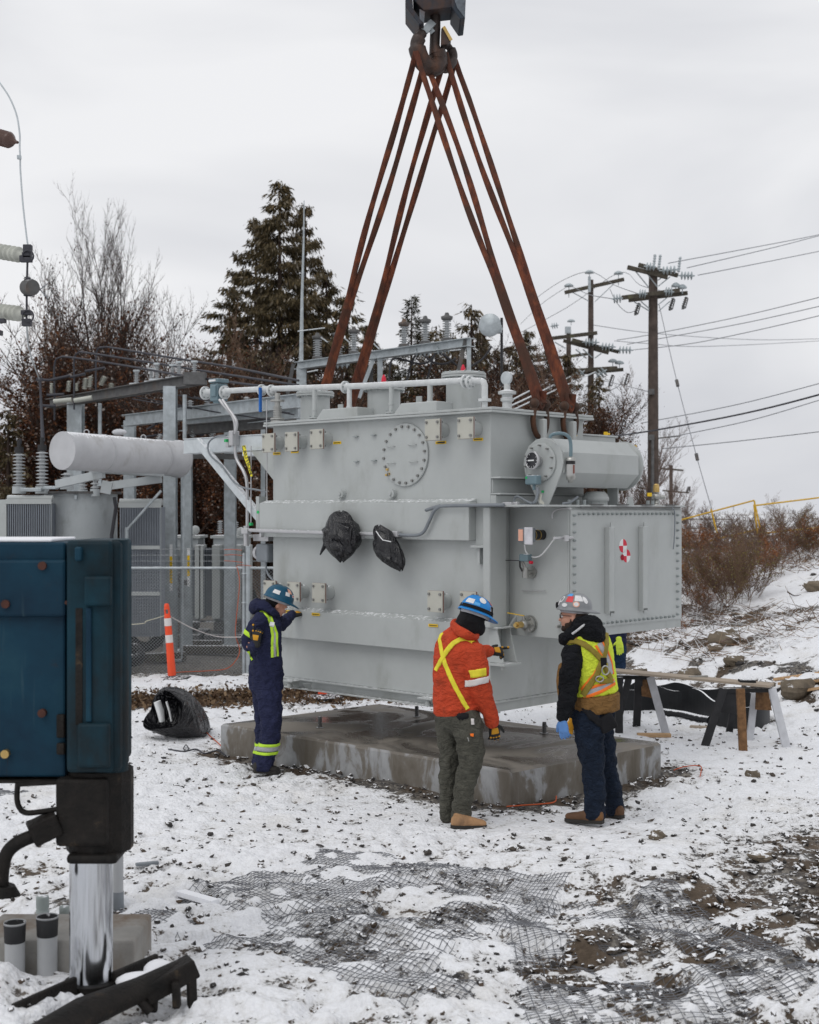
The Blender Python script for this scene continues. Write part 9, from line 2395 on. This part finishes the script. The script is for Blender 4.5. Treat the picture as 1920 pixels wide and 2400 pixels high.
# ---- the man mostly hidden behind the vest and the cabinet
PD = 16.3
B0 = Vector(((1436 - 960) / FPX * PD, PD, 0))
pr = thing('person', B0, 'person hidden behind the man in the vest, lime glove in the jeans pocket', 'person')
V3 = lambda x, y, z: B0 + Vector((x, y, z))
SA = Vector((-1, 0.1, 0))
tors = refine([(V3(0, 0, 1.48), 0.07, 0.07), (V3(0, 0, 1.40), 0.16, 0.10), (V3(0, 0, 1.25), 0.19, 0.13), (V3(0, 0, 1.05), 0.165, 0.13), (V3(0, 0, 0.92), 0.165, 0.14)], 3)
lg = [refine([(V3(x0, 0, 0.90), 0.10, 0.115), (V3(x0, 0, 0.65), 0.085, 0.095), (V3(x0 * 0.8, 0.02, 0.45), 0.07, 0.075), (V3(x0 * 0.7, 0, 0.10), 0.06, 0.065)], 3) for x0 in (-0.075, 0.070)]
arms = [refine([(V3(sg * 0.17, 0, 1.38), 0.07, 0.07), (V3(sg * 0.20, -0.02 + 0.2, 1.15), 0.06, 0.06), (V3(sg * 0.10, 0.34, 1.15), 0.045, 0.045)], 3) for sg in (-1, 1)]
m = MB()
for S_ in [tors] + lg + arms: osec(m, sh(S_), SA)
T, Rm = add_head(m, V3(0, 0.02, 1.64), (0.2, 0.95, -0.1), (0, 0, 1), 1.0, neck=V3(0, 0, 1.48)); fuse(m, 'body', M['skin'], pr, 0.010, 2); eyes(T, Rm, pr)
m = MB(); [osec(m, s_, SA) for s_ in lg]; osec(m, [(V3(0, 0, 1.0), 0.15, 0.12), (V3(0, 0, 0.86), 0.16, 0.13)], SA); tr = fuse(m, 'jeans', M['jeans_blue'], pr, 0.011, 3, folds=0.03)
m = MB(); [osec(m, s_, SA) for s_ in [tors] + arms]; fuse(m, 'jacket', M['navy'], pr, 0.011, 3, folds=0.03)
for sg in (-1, 1): hand(V3(sg * 0.09, 0.37, 1.15), (-sg * 0.3, 1, 0), (0, 0, 1), 'glove_black', pr, thumb=-sg); boot(V3(sg * 0.06, 0.20, 0), V3(sg * 0.06, -0.07, 0), V3(sg * 0.055, -0.01, 0.1), 'boot_black', pr)
hand(V3(0.055, -0.135, 0.98), (0.12, -0.02, -1), (0.1, -1, 0), 'hivis_vest', pr, curl=(0.1, 0.1, 0.12, 0.12), thumb=1, name='spare_glove', spread=0.05)
helmet(V3(0, 0.02, 1.70), (0.2, 0.95, -0.05), (0, 0, 1), 'helmet_grey', pr, [])

# fittings too small to pick apart stay joined
for o in bpy.data.objects:
    if o.type == 'MESH' and o.name.split('.')[0] in ('switch_blade', 'tags', 'mounting_clips', 'conduit_fittings', 'green_tags', 'cover_fittings', 'clamps', 'earth_studs', 'lid_fittings', 'roof_clips', 'pole_hardware', 'insulator_cap', 'glove_patches', 'lettering', 'branches', 'gauge_needle', 'brass_fitting', 'clamp', 'd_ring', 'breather'):
        o['kind'] = 'stuff'
